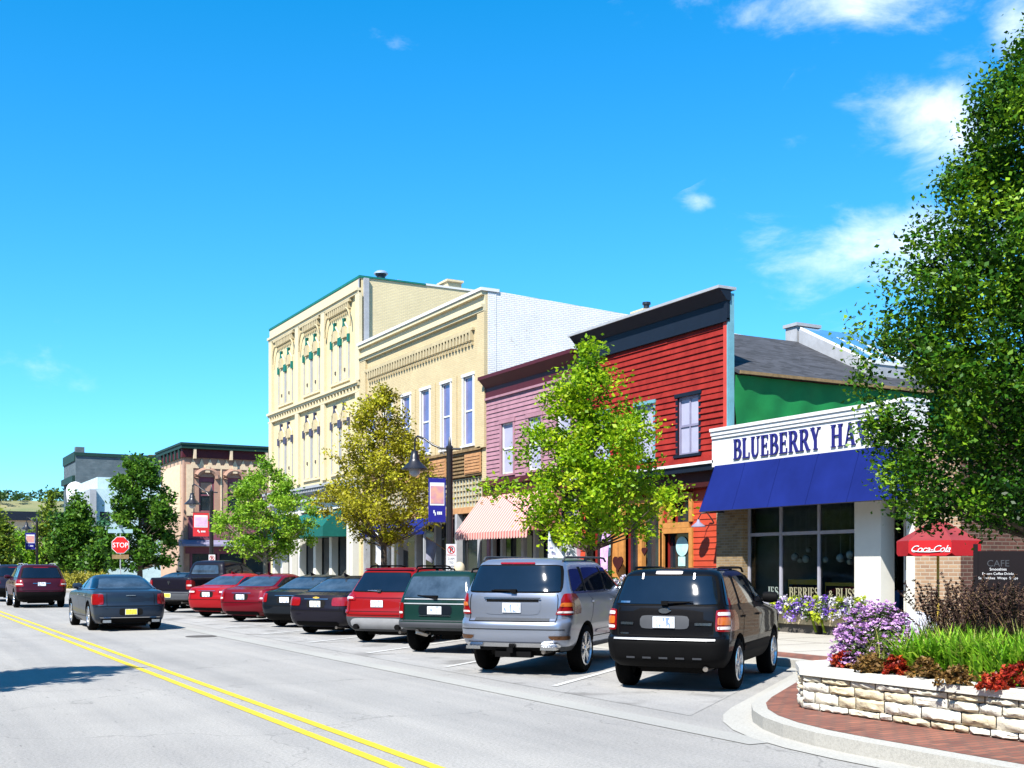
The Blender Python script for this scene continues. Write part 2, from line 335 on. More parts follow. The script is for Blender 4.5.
# ------------------------------------------------------------------ materials of the setting
def ground_mat(name, a, b, speck, rough=0.9, streak=True, cracks=True):
    a, b = shade(a, AK), shade(b, AK)
    m, N, L, P = nt(name); P.inputs['Roughness'].default_value = rough
    tc = N.new('ShaderNodeTexCoord')
    def noise(s, d, r=0.6, vec=None):
        n = N.new('ShaderNodeTexNoise'); n.inputs['Scale'].default_value = s; n.inputs['Detail'].default_value = d; n.inputs['Roughness'].default_value = r
        L.new(vec or tc.outputs['Object'], n.inputs['Vector']); return n.outputs['Fac']
    c = ramp(N, L, noise(0.35, 7), [(0.3, a), (0.7, b)])
    def mul(c, f, f0=1.0):
        mx = N.new('ShaderNodeMix'); mx.data_type = 'RGBA'; mx.blend_type = 'MULTIPLY'; mx.inputs['Factor'].default_value = f0
        L.new(c, mx.inputs['A']); L.new(f, mx.inputs['B']); return mx.outputs['Result']
    c = mul(c, ramp(N, L, noise(160, 3), [(0.35, (1-speck,)*3), (0.6, (1+speck*0.4,)*3)]))
    c = mul(c, ramp(N, L, noise(35, 4), [(0.32, (1-speck*.9,)*3), (0.60, (1, 1, 1))]))
    if streak:
        mp = N.new('ShaderNodeMapping'); mp.inputs['Scale'].default_value = (1.6, 0.05, 1); L.new(tc.outputs['Object'], mp.inputs['Vector'])
        c = mul(c, ramp(N, L, noise(1.0, 5, .55, mp.outputs[0]), [(0.32, (.84, .85, .87)), (0.62, (1.05,)*3)]))
        mp = N.new('ShaderNodeMapping'); mp.inputs['Scale'].default_value = (9, 1.3, 1); L.new(tc.outputs['Object'], mp.inputs['Vector'])
        c = mul(c, ramp(N, L, noise(2.3, 2, .4, mp.outputs[0]), [(0.20, (.45,)*3), (0.30, (1, 1, 1))]))
    if cracks:
        vo = N.new('ShaderNodeTexVoronoi'); vo.feature = 'DISTANCE_TO_EDGE'; vo.inputs['Scale'].default_value = 0.22
        dm = N.new('ShaderNodeVectorMath'); dm.operation = 'ADD'; nn = N.new('ShaderNodeTexNoise'); nn.inputs['Scale'].default_value = 1.3; nn.inputs['Detail'].default_value = 6
        L.new(tc.outputs['Object'], nn.inputs['Vector']); L.new(tc.outputs['Object'], dm.inputs[0]); L.new(nn.outputs['Color'], dm.inputs[1]); L.new(dm.outputs[0], vo.inputs['Vector'])
        c = mul(c, ramp(N, L, vo.outputs['Distance'], [(0.0, (.55,)*3), (0.0035, (1, 1, 1))]), 0.7)
    if name == 'bay_asphalt': c = mul(c, ramp(N, L, noise(0.9, 3, .5), [(0.34, (.62, .61, .60)), (0.46, (1, 1, 1))]))
    L.new(c, P.inputs['Base Color'])
    bp = N.new('ShaderNodeBump'); bp.inputs['Strength'].default_value = 0.35; bp.inputs['Distance'].default_value = 0.01
    L.new(noise(90, 4), bp.inputs['Height']); L.new(bp.outputs['Normal'], P.inputs['Normal'])
    MATS[name] = m; return m
ground_mat('asphalt', (.36, .348, .33), (.455, .44, .412), .36)
ground_mat('bay_asphalt', (.37, .358, .34), (.46, .447, .425), .28)
ground_mat('concrete', (.43, .40, .34), (.52, .485, .42), .13, streak=False, cracks=False)
ground_mat('strip_concrete', (.37, .365, .345), (.44, .435, .40), .16, streak=False, cracks=False)
ground_mat('pan', (.43, .42, .385), (.52, .505, .46), .2, streak=False, cracks=False)
ground_mat('grass_ground', (.06, .10, .03), (.11, .15, .05), .3, streak=False, cracks=False)
brick('pavers', (.38, .15, .10), (.22, .09, .07), (.16, .11, .09), .2, .1, flat=True, stain=.35, ms=.012)
mat('yellow_paint', (.80, .60, .02), .7, var=.12, scale=9, two=(.55, .43, .05)); mat('white_paint', (.78, .78, .76), .7, var=.1, scale=20, two=(.45, .45, .44))
mat('asphalt_dark', (.08, .08, .085), .9); mat('iron', (.10, .09, .08), .7)

# ------------------------------------------------------------------ ground, road, kerbs
def offs(path, d):
    out = []
    for i, p in enumerate(path):
        a = Vector(path[max(i-1, 0)]); b = Vector(path[min(i+1, len(path)-1)]); q = (b-a).normalized()
        n1 = Vector((q.y, -q.x)); k = 1.0
        if 0 < i < len(path)-1:
            u1 = (Vector(p)-a).normalized(); k = 1/max(0.6, Vector((u1.y, -u1.x)).dot(n1))
        out.append(tuple(Vector(p)+n1*d*k))
    return out
def strip(mb, A, B, z, mi=0):
    for i in range(len(A)-1): mb.quad((*A[i], z), (*A[i+1], z), (*B[i+1], z), (*B[i], z), mi)
ORG[0] = Vector((0, 0, 0))
def struct(mb, name, mats, **k): return tag(mb.build(name, mats, **k), kind='structure')
struct(MB().quad((-3000, -3000, -.03), (3000, -3000, -.03), (3000, 3000, -.03), (-3000, 3000, -.03)), 'ground', 'grass_ground')
def rnd(P0, P1, P2, r, n=6):       # rounded corner
    P0, P1, P2 = Vector(P0), Vector(P1), Vector(P2); a = P1+(P0-P1).normalized()*r; c = P1+(P2-P1).normalized()*r
    return [tuple((1-t)**2*a+2*t*(1-t)*P1+t*t*c) for t in [i/n for i in range(n+1)]]
PX = 13.55
raw = [(7.79, -60), (7.79, 9.50), (PX, 14.08), (PX, 51.5), (9.6, 54.8), (9.6, 64.5), (200, 64.5)]
K = [raw[0]]
for i, r_ in zip(range(1, len(raw)-1), (1.9, .9, .8, 1.0, 2.0)): K += rnd(raw[i-1], raw[i], raw[i+1], r_)
K.append(raw[-1])
mb = MB()
mb.quad((-6, -120, 0), (PX+.5, -120, 0), (PX+.5, 64.6, 0), (-6, 64.6, 0)); mb.quad((-250, 64.6, 0), (250, 64.6, 0), (250, 79, 0), (-250, 79, 0)); mb.quad((-6, 79, 0), (12, 79, 0), (12, 600, 0), (-6, 600, 0))
struct(mb, 'road', 'asphalt')
# parking bay surface, slightly newer
struct(MB().add([(8.2, 10.6, .004), (PX, 14.9, .004), (PX, 50.9, .004), (8.2, 55.2, .004)], [(0, 1, 2, 3)]), 'parking_bay', 'bay_asphalt')
gut = offs(K, -0.32)
mb = MB(); strip(mb, gut, K, .008); struct(mb, 'gutter', 'pan')
struct(MB().quad((7.36, 8.6, .0072), (7.72, 8.6, .0072), (7.72, 55.6, .0072), (7.36, 56, .0072)), 'concrete_strip', 'strip_concrete')
ki = offs(K, 0.16); mb = MB()
n = len(K)
for i in range(n-1):
    a, b, c, d = K[i], K[i+1], ki[i+1], ki[i]
    mb.quad((*a, 0), (*b, 0), (*b, .14), (*a, .14)); mb.quad((*a, .14), (*b, .14), (*c, .153), (*d, .153))
struct(mb, 'kerb', 'pan')
slab = [(p[0], p[1], .15) for p in ki]+[(200, -60, .15)]
bm = bmesh.new(); bvs = [bm.verts.new(p) for p in slab]; bm.faces.new(bvs); bmesh.ops.triangulate(bm, faces=bm.faces)
me = bpy.data.meshes.new('pavement'); bm.to_mesh(me); bm.free(); me.materials.append(MATS['concrete'])
for p_ in me.polygons:
    if p_.normal.z < 0: p_.flip()
ob = bpy.data.objects.new('pavement', me); COL.objects.link(ob); ob['kind'] = 'structure'
# expansion joints in the pavement
mb = MB()
for i in range(34): y = 14.5+i*1.5; mb.box(14.75, 19.2, y, y+.012, .150, .1525)
mb.box(16.9, 16.912, 14, 64, .150, .1527)
struct(mb, 'pavement_joint', 'iron')
j0 = next(i for i, p in enumerate(K) if p[1] > 8); j1 = next(i for i, p in enumerate(K) if p[0] >= PX-.01 and p[1] > 14)
Kb = [p for p in ki if p[1] < 51 and p[0] < PX+1]
mb = MB(); a = [(7.95, -30)]+[p for p in ki[1:] if p[1] < 12.2 and p[0] < 12]; qp = [(*p, .156) for p in a]+[(a[-1][0]+.45, a[-1][1]-.6, .156), (10.8, 10.4, .156), (10.8, 9, .156), (9.2, 9, .156), (9.2, -30, .156)]
bm = bmesh.new(); bm.faces.new([bm.verts.new(p) for p in qp]); bmesh.ops.triangulate(bm, faces=bm.faces); mb.add([tuple(v.co) for v in bm.verts], [tuple(v.index for v in f.verts) for f in (bm.verts.index_update() or bm.faces)]); bm.free()
Bk = [a[-1]]+[p for p in ki if (p[1] >= 12.2 or p[0] >= 12) and p[1] < 50.8]; strip(mb, Bk, offs(Bk, .75), .157); struct(mb, 'brick_paving', 'pavers')
# markings
mb = MB()
for x in (3.84, 4.14): mb.quad((x, -40, .006), (x+.115, -40, .006), (x+.115, 63, .006), (x, 63, .006))
struct(mb, 'centre_line', 'yellow_paint')
mb = MB(); dn = Vector((math.cos(R(38.5)), math.sin(R(38.5)))); pn = Vector((-dn.y, dn.x))*.05
for k in range(0, 12):
    p = Vector((8.5, 14.12+3.55*(k))); q = p+dn*5.6
    if q.y > 53: continue
    mb.add([(*(p-pn), .0125), (*(q-pn), .0125), (*(q+pn), .0125), (*(p+pn), .0125)], [(0, 1, 2, 3)])
struct(mb, 'parking_line', 'white_paint')
mb = MB(); mb.lathe([(.0, 0.013), (.36, .013), (.38, .006)], (7.0, 28.3, 0), 20); struct(mb, 'manhole_cover', 'iron')
# far blocks and the opposite side of the street
mb = MB(); mb.box(9.6, 250, 79, 400, -.02, .15); mb.box(-250, -6, 79, 400, -.02, .15); mb.box(-30, -6, -120, 64.6, -.02, .15)
struct(mb, 'far_pavement', 'concrete')
mb = MB(); mb.quad((-300, -120, .0), (-30, -120, .0), (-30, 64.6, 0), (-300, 64.6, .0)); struct(mb, 'lawn', 'grass_ground')
FX = 19.3
mat('cream', (.70, .58, .34), .8, var=.11, scale=1.4, detail=10, bump=.2); mat('cream_trim', (.70, .60, .39), .7, var=.05); mat('cream_dark', (.52, .43, .26), .8)
brick('cream_brick', (.68, .55, .31), (.62, .49, .27), (.56, .46, .30), stain=.12, bump=.35)
brick('side_brick', (.84, .70, .40), (.78, .65, .37), (.68, .58, .40), stain=.10, bump=.5)
brick('white_brick', (.98, .97, .95), (.90, .90, .90), (.70, .69, .70), stain=.12, bump=1.0, worn=(.48, .40, .32))
brick('tan_brick', (.36, .25, .13), (.22, .15, .08), (.30, .25, .18), stain=.2)
brick('shaded_side_brick', (.17, .07, .05), (.10, .045, .035), (.22, .16, .12), .24, .08, stain=.3)  # darkened brick: the shade on the corner's side wall is put into its colour
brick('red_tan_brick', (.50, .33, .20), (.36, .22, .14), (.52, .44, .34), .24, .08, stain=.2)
mat('green_trim', (.012, .17, .13), .5); mat('navy_trim', (.006, .012, .025), .6); mat('red_wood', (.36, .032, .024), .7, scale=2.5, two=(.22, .018, .015), spec=.08, detail=9); mat('orange_red_wood', (.50, .065, .028), .55, var=.1)
mat('red_board', (.55, .06, .04), .5); mat('teal_board', (.16, .36, .42), .5); mat('dark_red', (.05, .008, .008), .6); mat('maroon_trim', (.085, .012, .018), .5)
mat('pink_siding', (.45, .235, .285), .7, two=(.34, .175, .215)); mat('white_trim', (.76, .76, .76), .5, var=.04); mat('lilac_trim', (.26, .25, .36), .5); mat('grey_trim', (.40, .41, .43), .5)
mat('orange_wood', (.52, .23, .06), .55, var=.2, scale=5); mat('brown_board', (.26, .17, .08), .75, var=.3, scale=6); mat('panel_orange', (.52, .27, .12), .7, var=.2, scale=6)
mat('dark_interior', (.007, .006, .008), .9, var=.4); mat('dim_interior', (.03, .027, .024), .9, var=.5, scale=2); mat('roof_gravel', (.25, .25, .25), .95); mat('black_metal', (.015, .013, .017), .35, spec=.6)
mat('blind', (.42, .42, .55), .5, var=.08, scale=1.5)
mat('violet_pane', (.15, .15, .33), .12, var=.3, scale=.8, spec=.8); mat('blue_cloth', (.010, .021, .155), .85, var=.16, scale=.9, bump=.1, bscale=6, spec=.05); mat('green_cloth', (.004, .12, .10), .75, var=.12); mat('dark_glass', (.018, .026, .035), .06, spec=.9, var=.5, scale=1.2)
mat('green_tarp', (.010, .20, .05), .65, var=.16, scale=1.2, bump=.8, bscale=1.1); mat('navy_letters', (.02, .02, .17), .5); mat('gold', (.60, .42, .07), .5); mat('white_letters', (.75, .75, .72), .5)
mat('cream_white', (.74, .73, .66), .6, var=.04); mat('glass_block', (.42, .47, .44), .25, var=.3, scale=8); mat('tin', (.55, .57, .60), .35, metal=.7); mat('red_brown', (.20, .08, .06), .7)
stripes('pink_stripe', (.60, .20, .18), (.68, .46, .42), .19)
thin_glass('shop_glass', (.72, .84, .80), 1.0)
def shingle(name, c):
    m, N, L, P = nt(name); P.inputs['Roughness'].default_value = .9
    tc = N.new('ShaderNodeTexCoord'); mp = N.new('ShaderNodeMapping'); mp.inputs['Scale'].default_value = (3.2, 7, 7); L.new(tc.outputs['Object'], mp.inputs[0])
    vo = N.new('ShaderNodeTexVoronoi'); vo.inputs['Scale'].default_value = 1.1; L.new(mp.outputs[0], vo.inputs['Vector'])
    L.new(ramp(N, L, vo.outputs['Color'], [(.1, shade(c, .5)), (.9, shade(c, 1.7))]), P.inputs['Base Color']); MATS[name] = m
shingle('shingles', (.022, .023, .028))
def window(par, X, y0, y1, z0, z1, frame='white_trim', casing=None, cw=.1, pane='blind', rail=True, sill=True, depth=.12, name='window', label=None, mull=0):
    """sash window in a wall facing -X whose opening is y0..y1, z0..z1"""
    m = MB(); c = X-.035
    if casing:
        m.box(c, X+.02, y0-cw, y0, z0-.0, z1, 1); m.box(c, X+.02, y1, y1+cw, z0, z1, 1); m.box(c-.02, X+.02, y0-cw-.03, y1+cw+.03, z1, z1+cw*1.1, 1)
    f = .055; xa, xb = X+.03, X+depth
    m.box(xa, xb, y0, y0+f, z0, z1); m.box(xa, xb, y1-f, y1, z0, z1); m.box(xa, xb, y0+f, y1-f, z1-f, z1); m.box(xa, xb, y0+f, y1-f, z0, z0+f)
    zm = (z0+z1)/2
    if rail: m.box(xa+.01, xb, y0+f, y1-f, zm-.03, zm+.03)
    for k in range(mull): y = y0+(y1-y0)*(k+1)/(mull+1); m.box(xa+.012, xb, y-.025, y+.025, z0+f, z1-f)
    w_ = m.build(name, [frame, casing or frame], par, label=label)
    MB().box(X+depth-.05, X+depth-.02, y0+f, y1-f, z0+f, z1-f).build('pane', pane, w_)
    if sill: MB().box(X-.09, X+.05, y0-cw-.04, y1+cw+.04, z0-.07, z0).build('sill', casing or frame, w_)
    return w_

# ================================================================== three-storey cream building
Y0, Y1 = yf(361), yf(270.8); H3 = 14.8
b = thing('cream_building', 'tall three storey cream building with green ornaments over narrow bricked-up windows and green roof edge', 'building', (FX, Y0, 0.15))
mb = MB(); ops = [(Y0+.25, Y1-.3, .15, 4.95)]
wallx(mb, FX, .4, Y0, Y1, .15, H3-.05, ops, 0)
mb.box(FX+.4, FX+7.2, Y0+.002, Y0+.35, .15, H3-.02, 1); mb.box(FX+.4, FX+7.2, Y1-.35, Y1-.002, .15, H3-.02, 1); mb.box(FX+6.8, FX+7.2, Y0+.36, Y1-.36, .15, H3-.02, 1)
mb.build('wall', ['cream', 'side_brick'], b)
MB().box(FX+.41, FX+6.79, Y0+.36, Y1-.36, H3-.5, H3-.4).build('roof', 'roof_gravel', b)
mb = MB(); mb.box(FX-.10, FX+.45, Y0-.04, Y1+.05, H3-.05, H3+.06); mb.box(FX+.46, FX+3.2, Y0-.05, Y0+.4, H3-.02, H3+.055)
mb.build('roof_edge', 'green_trim', b)
MB().box(FX+3.2, FX+7.2, Y0-.04, Y0+.4, H3-.02, H3+.07).build('coping', 'white_trim', b)
mb = MB(); bays = [(yf(355), yf(326.5)), (yf(323.5), yf(300.5)), (yf(297.5), yf(274.5))]
ps = [Y0+.12, (bays[0][1]+bays[1][0])/2, (bays[1][1]+bays[2][0])/2, Y1-.32]
for z0, z1 in ((5.9, 9.6), (10.12, H3-.75)):
    for p in ps: mb.box(FX-.14, FX-.001, p-.26, p+.26, z0, z1)
mb.box(FX-.22, FX-.001, Y0, Y1, H3-.62, H3-.5); mb.box(FX-.15, FX-.001, Y0+.01, Y1-.01, H3-.75, H3-.62); mb.box(FX-.07, FX-.001, Y0+.01, Y1-.01, H3-.5, H3-.06)
for z0, z1, p in ((10.0, 10.12, .24), (9.9, 10.0, .17), (9.6, 9.68, .15), (9.68, 9.9, .06)): mb.box(FX-p, FX-.001, Y0-.02, Y1+.05, z0, z1)
for i in range(int((Y1-Y0)/.42)): y = Y0+.2+i*.42; mb.box(FX-.15, FX-.061, y, y+.12, 9.69, 9.89)
mb.build('cornice', 'cream_trim', b)
# corbel tables and arched heads of the bays
mb = MB()
for y0, y1 in bays:
    n = int((y1-y0-.9)/.26)
    for i in range(n):
        y = y0+.5+i*.26; mb.box(FX-.17, FX-.001, y, y+.13, 13.62, 13.9); mb.box(FX-.1, FX-.001, y+.03, y+.1, 13.45, 13.62)
    mb.box(FX-.18, FX-.001, y0+.3, y1-.25, 13.9, 14.02)
    for zt in (13.5, ):
        for s, yy in ((1, y0+.14), (-1, y1-.1)):
            pts = [(FX-.16, yy+s*.06+s*(.55-.55*math.cos(R(a))), 12.75+.9*math.sin(R(a))) for a in range(0, 91, 15)]
            mb.tube(pts, .045, 6)
mb.build('corbel_table', 'cream_dark', b)
mat('slate_trim', (.07, .075, .13), .6)
def gothic(yc, zi, hgt, zb, orn, mainmat='cream_trim'):
    """blocked lancet: impost blocks, hood, keystone, recessed panel"""
    hw = .58
    o = MB(); o.box(FX-.05, FX-.001, yc-hw+.03, yc-hw+.085, zb, zi-.23, 2); o.box(FX-.05, FX-.001, yc+hw-.085, yc+hw-.03, zb, zi-.23, 2); o.box(FX-.09, FX-.001, yc-hw-.05, yc+hw+.05, zb-.1, zb)
    for s in (-1, 1): o.tube([(FX-.05, yc+s*(hw-.06), zi+.16), (FX-.05, yc+s*(hw-.12), zi+hgt*.45), (FX-.05, yc+s*.2, zi+hgt*.68), (FX-.05, yc+s*.09, zi+hgt*.8)], .045, 5)
    o.box(FX-.02, FX-.001, yc-.2, yc+.2, zb+.05, zi-.02, 0)
    hood = [(FX-.12, yc-.30, zi+.05), (FX-.12, yc-.07, zi+hgt*.66), (FX-.12, yc+.07, zi+hgt*.66), (FX-.12, yc+.30, zi+.05)]
    o.ext(hood, (.119, 0, 0), 1)
    w_ = o.build('blind_window', ['cream_trim', 'cream_dark', 'grey_trim'], b)
    k = MB()
    k.ext([(FX-.13, yc-.12, zi+hgt), (FX-.13, yc+.12, zi+hgt), (FX-.13, yc+.05, zi+hgt*.82), (FX-.13, yc+.09, zi+hgt*.6), (FX-.13, yc-.09, zi+hgt*.6), (FX-.13, yc-.05, zi+hgt*.82)], (.129, 0, 0))
    k.build('keystone', orn, w_)
    for s in (-1, 1): MB().box(FX-.11, FX-.002, yc+s*(hw-.06)-.08, yc+s*(hw-.06)+.08, zi-.22, zi+.16).build('impost', orn, w_)
    MB().box(FX-.06, FX-.002, yc-.06, yc+.06, zb+(zi-zb)*.74-1.0, zb+(zi-zb)*.74-.85).build('vent', 'iron', w_)
for (y0, y1) in bays:
    c = (y0+y1)/2-.05
    for s in (-1, 1):
        gothic(c+s*.62, 12.32, .95, 10.4, 'green_trim'); gothic(c+s*.62, 8.45, .9, 6.1, 'slate_trim')
# shopfront
mb = MB()
mb.box(FX-.5, FX-.001, Y0+.05, Y1-.05, 5.55, 5.68); mb.box(FX-.35, FX-.001, Y0+.06, Y1-.06, 4.95, 5.08); mb.box(FX-.3, FX-.001, Y0+.08, Y1-.08, 5.3, 5.55)
for i in range(int((Y1-Y0)/.25)): y = Y0+.15+i*.25; mb.box(FX-.44, FX-.301, y, y+.11, 5.38, 5.548)
mb.build('shopfront_cornice', 'grey_trim', b)
mb = MB()
cols = sorted([yf(349.5), yf(352.8), yf(332), yf(316), yf(300.5), yf(292), yf(283), yf(275)])
for y in cols:
    hw = .17; MB().box(FX-.08, FX+.25, y-hw, y+hw, .15, 4.95).build('pilaster', 'cream_white', b)
mb.box(FX-.05, FX+.3, Y0+.3, Y1-.3, 4.45, 4.94); mb.box(FX+.02, FX+.3, Y0+.3, Y1-.3, .15, .7)
mb.build('shopfront_frame', 'cream_white', b)
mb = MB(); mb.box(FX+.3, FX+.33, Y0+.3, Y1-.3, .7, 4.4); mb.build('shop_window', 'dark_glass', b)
def lump_awning(par, y0, y1, zt, zb, pr, m):
    mb = MB(); prof = [(0, zt), (-pr*.45, zt-(zt-zb)*.12), (-pr*.8, zt-(zt-zb)*.38), (-pr, zt-(zt-zb)*.62), (-pr, zb)]
    pts = [(FX+a, y0, z) for a, z in prof]+[(FX-.001, y0, zb)]
    mb.ext(pts, (0, y1-y0, 0)); return mb.build('awning', m, par)
ORG[0] = Vector((FX, Y0, .15))
for u0, u1 in ((347.5, 326), (325.2, 304), (288, 277)): lump_awning(b, yf(u0)+.15, yf(u1)-.15, 4.35, 3.1, 1.15, 'green_cloth')
cxa, cxb = xf(448, Y0), xf(462, Y0); ch = MB().box(cxa, cxb, Y0+.05, Y0+1.0, H3, H3+.32); ch.box(cxa-.07, cxb+.07, Y0-.05, Y0+1.1, H3+.32, H3+.42); ch.build('chimney', 'side_brick', b)
O = (xf(381, Y0+1.2), Y0+1.2, H3-.4); v_ = thing('roof_vent', 'black mushroom shaped vent on the corner of the tall cream building', 'roof vent', O)
mb = MB(); mb.lathe([(.2, 0), (.2, .85), (.26, .88), (.26, .93)], O, 16); mb.build('stack', 'black_metal', v_, 40); mb = MB(); mb.lathe([(.33, .95), (.33, 1.01), (.2, 1.1), (0, 1.14)], O, 16); mb.build('cap', 'tin', v_, 40)
O = (22.6, Y0+1.4, H3-.4); v_ = thing('roof_hatch', 'pale metal ventilation box lying on the roof of the tall cream building', 'roof vent', O)
MB().ext([(21.3, Y0+.9, H3-.4), (22.7, Y0+.9, H3-.4), (22.7, Y0+.9, H3+.22), (21.5, Y0+.9, H3+.34)], (0, .9, 0)).build('body', 'tin', v_); MB().lathe([(.3, H3-.4), (.3, H3+.1), (.2, H3+.25), (0, H3+.28)], (23.2, Y0+1.3, 0), 12).build('hood', 'tin', v_)
mb = MB(); mb.box(FX-.09, FX-.001, Y0+.01, Y0+.14, 11.7, H3-.1); ORG[0] = Vector((FX, Y0, .15)); mb.build('downpipe', 'grey_trim', b)
MB().box(FX+.1, FX+.34, Y0-.14, Y0-.001, 11.7, H3-.06).build('corner_strip', 'grey_trim', b)

# ================================================================== two-storey cream brick building
Y0, Y1 = yf(486.5), yf(361)-.01; H2 = 11.65; ORG[0] = Vector((FX, Y0, .15))
b = thing('brick_building', 'two storey cream brick building with corbelled cornice and a whitewashed brick side wall', 'building', (FX, Y0, .15))
wy = [(yf(468.5)+k*1.9-.39, yf(468.5)+k*1.9+.39) for k in range(6)]; wy = [w_ for w_ in wy if w_[1] < Y1-.5]
ops = [(a, c, 6.2, 8.75) for a, c in wy]+[(Y0+.35, Y1-.3, .15, 5.95)]
mb = MB(); wallx(mb, FX, .4, Y0, Y1, .15, H2-.05, ops, 0)
mb.box(FX+.4, FX+19, Y1-.35, Y1-.01, .15, H2-.1, 0); mb.box(FX+18.6, FX+19, Y0+.4, Y1-.36, .15, H2-.1, 0)
# stepped, slightly sloping side parapet
mb.ext([(FX+.4, Y0+.002, .15), (FX+18.6, Y0+.002, .15), (FX+18.6, Y0+.002, H2-.75), (FX+.4, Y0+.002, H2+.0)], (0, .38, 0), 1)
mb.box(FX+.05, FX+.4, Y0-.012, Y0-.001, 6.1, H2-.06, 1)
mb.build('wall', ['cream_brick', 'white_brick'], b)
MB().box(FX+.41, FX+18.5, Y0+.4, Y1-.4, H2-1.3, H2-1.2).build('roof', 'roof_gravel', b)
mb = MB(); mb.box(FX-.25, FX+.5, Y0-.05, Y1-.1, H2-.04, H2+.07, 1); mb.box(FX-.2, FX-.001, Y0+.01, Y1-.12, H2-.18, H2-.045)
mb.box(FX-.07, FX-.001, Y0+.01, Y1-.12, H2-.5, H2-.18); mb.box(FX-.2, FX-.001, Y0+.01, Y1-.12, H2-.62, H2-.5); mb.box(FX-.12, FX-.001, Y0+.01, Y1-.12, H2-.75, H2-.62)
mb.build('cornice', ['cream_trim', 'white_trim'], b)
mb = MB(); n = int((Y1-Y0-1.8)/.27)
for i in range(n): y = Y0+1.0+i*.27; mb.box(FX-.16, FX-.001, y, y+.12, 10.0, 10.36); mb.box(FX-.1, FX-.001, y+.02, y+.1, 9.85, 10.0); mb.box(FX-.165, FX-.001, y+.125, y+.265, 10.3, 10.362)
mb.box(FX-.12, FX-.001, Y0+.9, Y1-.7, 10.37, 10.46); mb.build('corbel_table', 'cream_dark', b)
for a_, c_ in ((Y0, Y0+.55), (Y1-.75, Y1-.15)): MB().box(FX-.1, FX-.001, a_, c_, 6.0, H2-.76).build('pilaster', 'cream_brick', b)
for i in range(len(wy)-1): ym = (wy[i][1]+wy[i+1][0])/2; MB().box(FX-.05, FX-.001, ym-.03, ym+.03, 6.0, 8.9).build('rib', 'cream_brick', b)
mb = MB(); mb.tube([(FX-.11, Y1-.75-.55*(1-math.cos(R(a))), 8.6+.75*math.sin(R(a))) for a in range(0, 91, 15)], .07, 6)
mb.build('arch_moulding', 'cream_brick', b)
for i, (a, c) in enumerate(wy): window(b, FX, a, c, 6.2, 8.75, 'white_trim', 'white_trim', .10, 'violet_pane')
mb = MB(); zt, zb = 5.95, 5.02; mb.box(FX+.05, FX+.35, Y0+.36, Y1-.31, zb, zt); 
for i in range(7): mb.box(FX-.03+.0, FX+.049, Y0+.36, Y1-.31, zb+.03+i*.135, zb+.10+i*.135)
mb.box(FX-.1, FX+.04, Y0+.3, Y1-.3, zt, zt+.1); mb.build('fascia', 'brown_board', b)
mb = MB()
for u0, u1 in ((482, 466), (447, 431), (420, 404)):
    y0, y1 = yf(u0), yf(u1); mb = MB(); mb.box(FX-.07, FX-.031, y0, y1, 5.12, 5.85)
    for i in range(6): mb.box(FX-.0895, FX-.0695, y0+.05, y1-.05, 5.16+i*.115, 5.23+i*.115)
    mb.build('fascia_panel', 'panel_orange', b)
mb = MB(); mb.box(FX+.12, FX+.2, Y0+.5, Y1-.6, 3.9, 5.0, 0)
n = int((Y1-Y0-1.1)/.26)
for i in range(n+1): y = Y0+.5+i*.26; mb.box(FX+.06, FX+.119, y-.02, y+.02, 3.9, 5.0, 1)
for i in range(6): z = 3.92+i*.21; mb.box(FX+.065, FX+.118, Y0+.5, Y1-.6, z-.015, z+.015, 1)
mb.build('transom_window', ['glass_block', 'cream_dark'], b)
mb = MB(); mb.box(FX-.02, FX+.36, Y0+.36, Y1-.31, 3.68, 3.9)
mb.build('transom_beam', 'panel_orange', b)
mb = MB()
for y in np.linspace(Y0+.55, Y1-.5, 7): MB().box(FX-.04, FX+.2, y-.09, y+.09, .15, 3.68).build('shop_post', 'grey_trim', b)
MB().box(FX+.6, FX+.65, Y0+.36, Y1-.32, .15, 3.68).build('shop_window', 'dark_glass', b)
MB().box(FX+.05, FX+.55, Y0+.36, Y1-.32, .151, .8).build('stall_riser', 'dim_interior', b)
# blue canopy with white lettering band
c = thing('blue_canopy', 'low blue canopy with pale scrawl along its edge over the dark patio front', 'canopy', (FX, 40, 2.9))
y0, y1 = yf(452), yf(386)
mb = MB(); mb.ext([(FX-.01, y0, 3.62), (FX-1.2, y0, 3.2), (FX-1.2, y0, 2.92), (FX-1.16, y0, 2.92), (FX-1.16, y0, 3.16), (FX-.01, y0, 3.56)], (0, y1-y0, 0)); mb.build('cloth', 'blue_cloth', c)
mb = MB()
for k in range(5):
    yy = y0+(.14+.17*k)*(y1-y0); pts = [(FX-1.207, yy+.9*t, 3.05+.07*math.sin(9*t+k)) for t in np.linspace(0, 1, 8)]; mb.tube(pts, .03, 4)
mb.build('lettering', 'white_letters', c)
mb = MB()
for y in (y0+.2, (y0+y1)/2, y1-.2): MB().box(FX-1.1, FX-1.02, y-.04, y+.04, .15, 3.1).build('post', 'grey_trim', c)

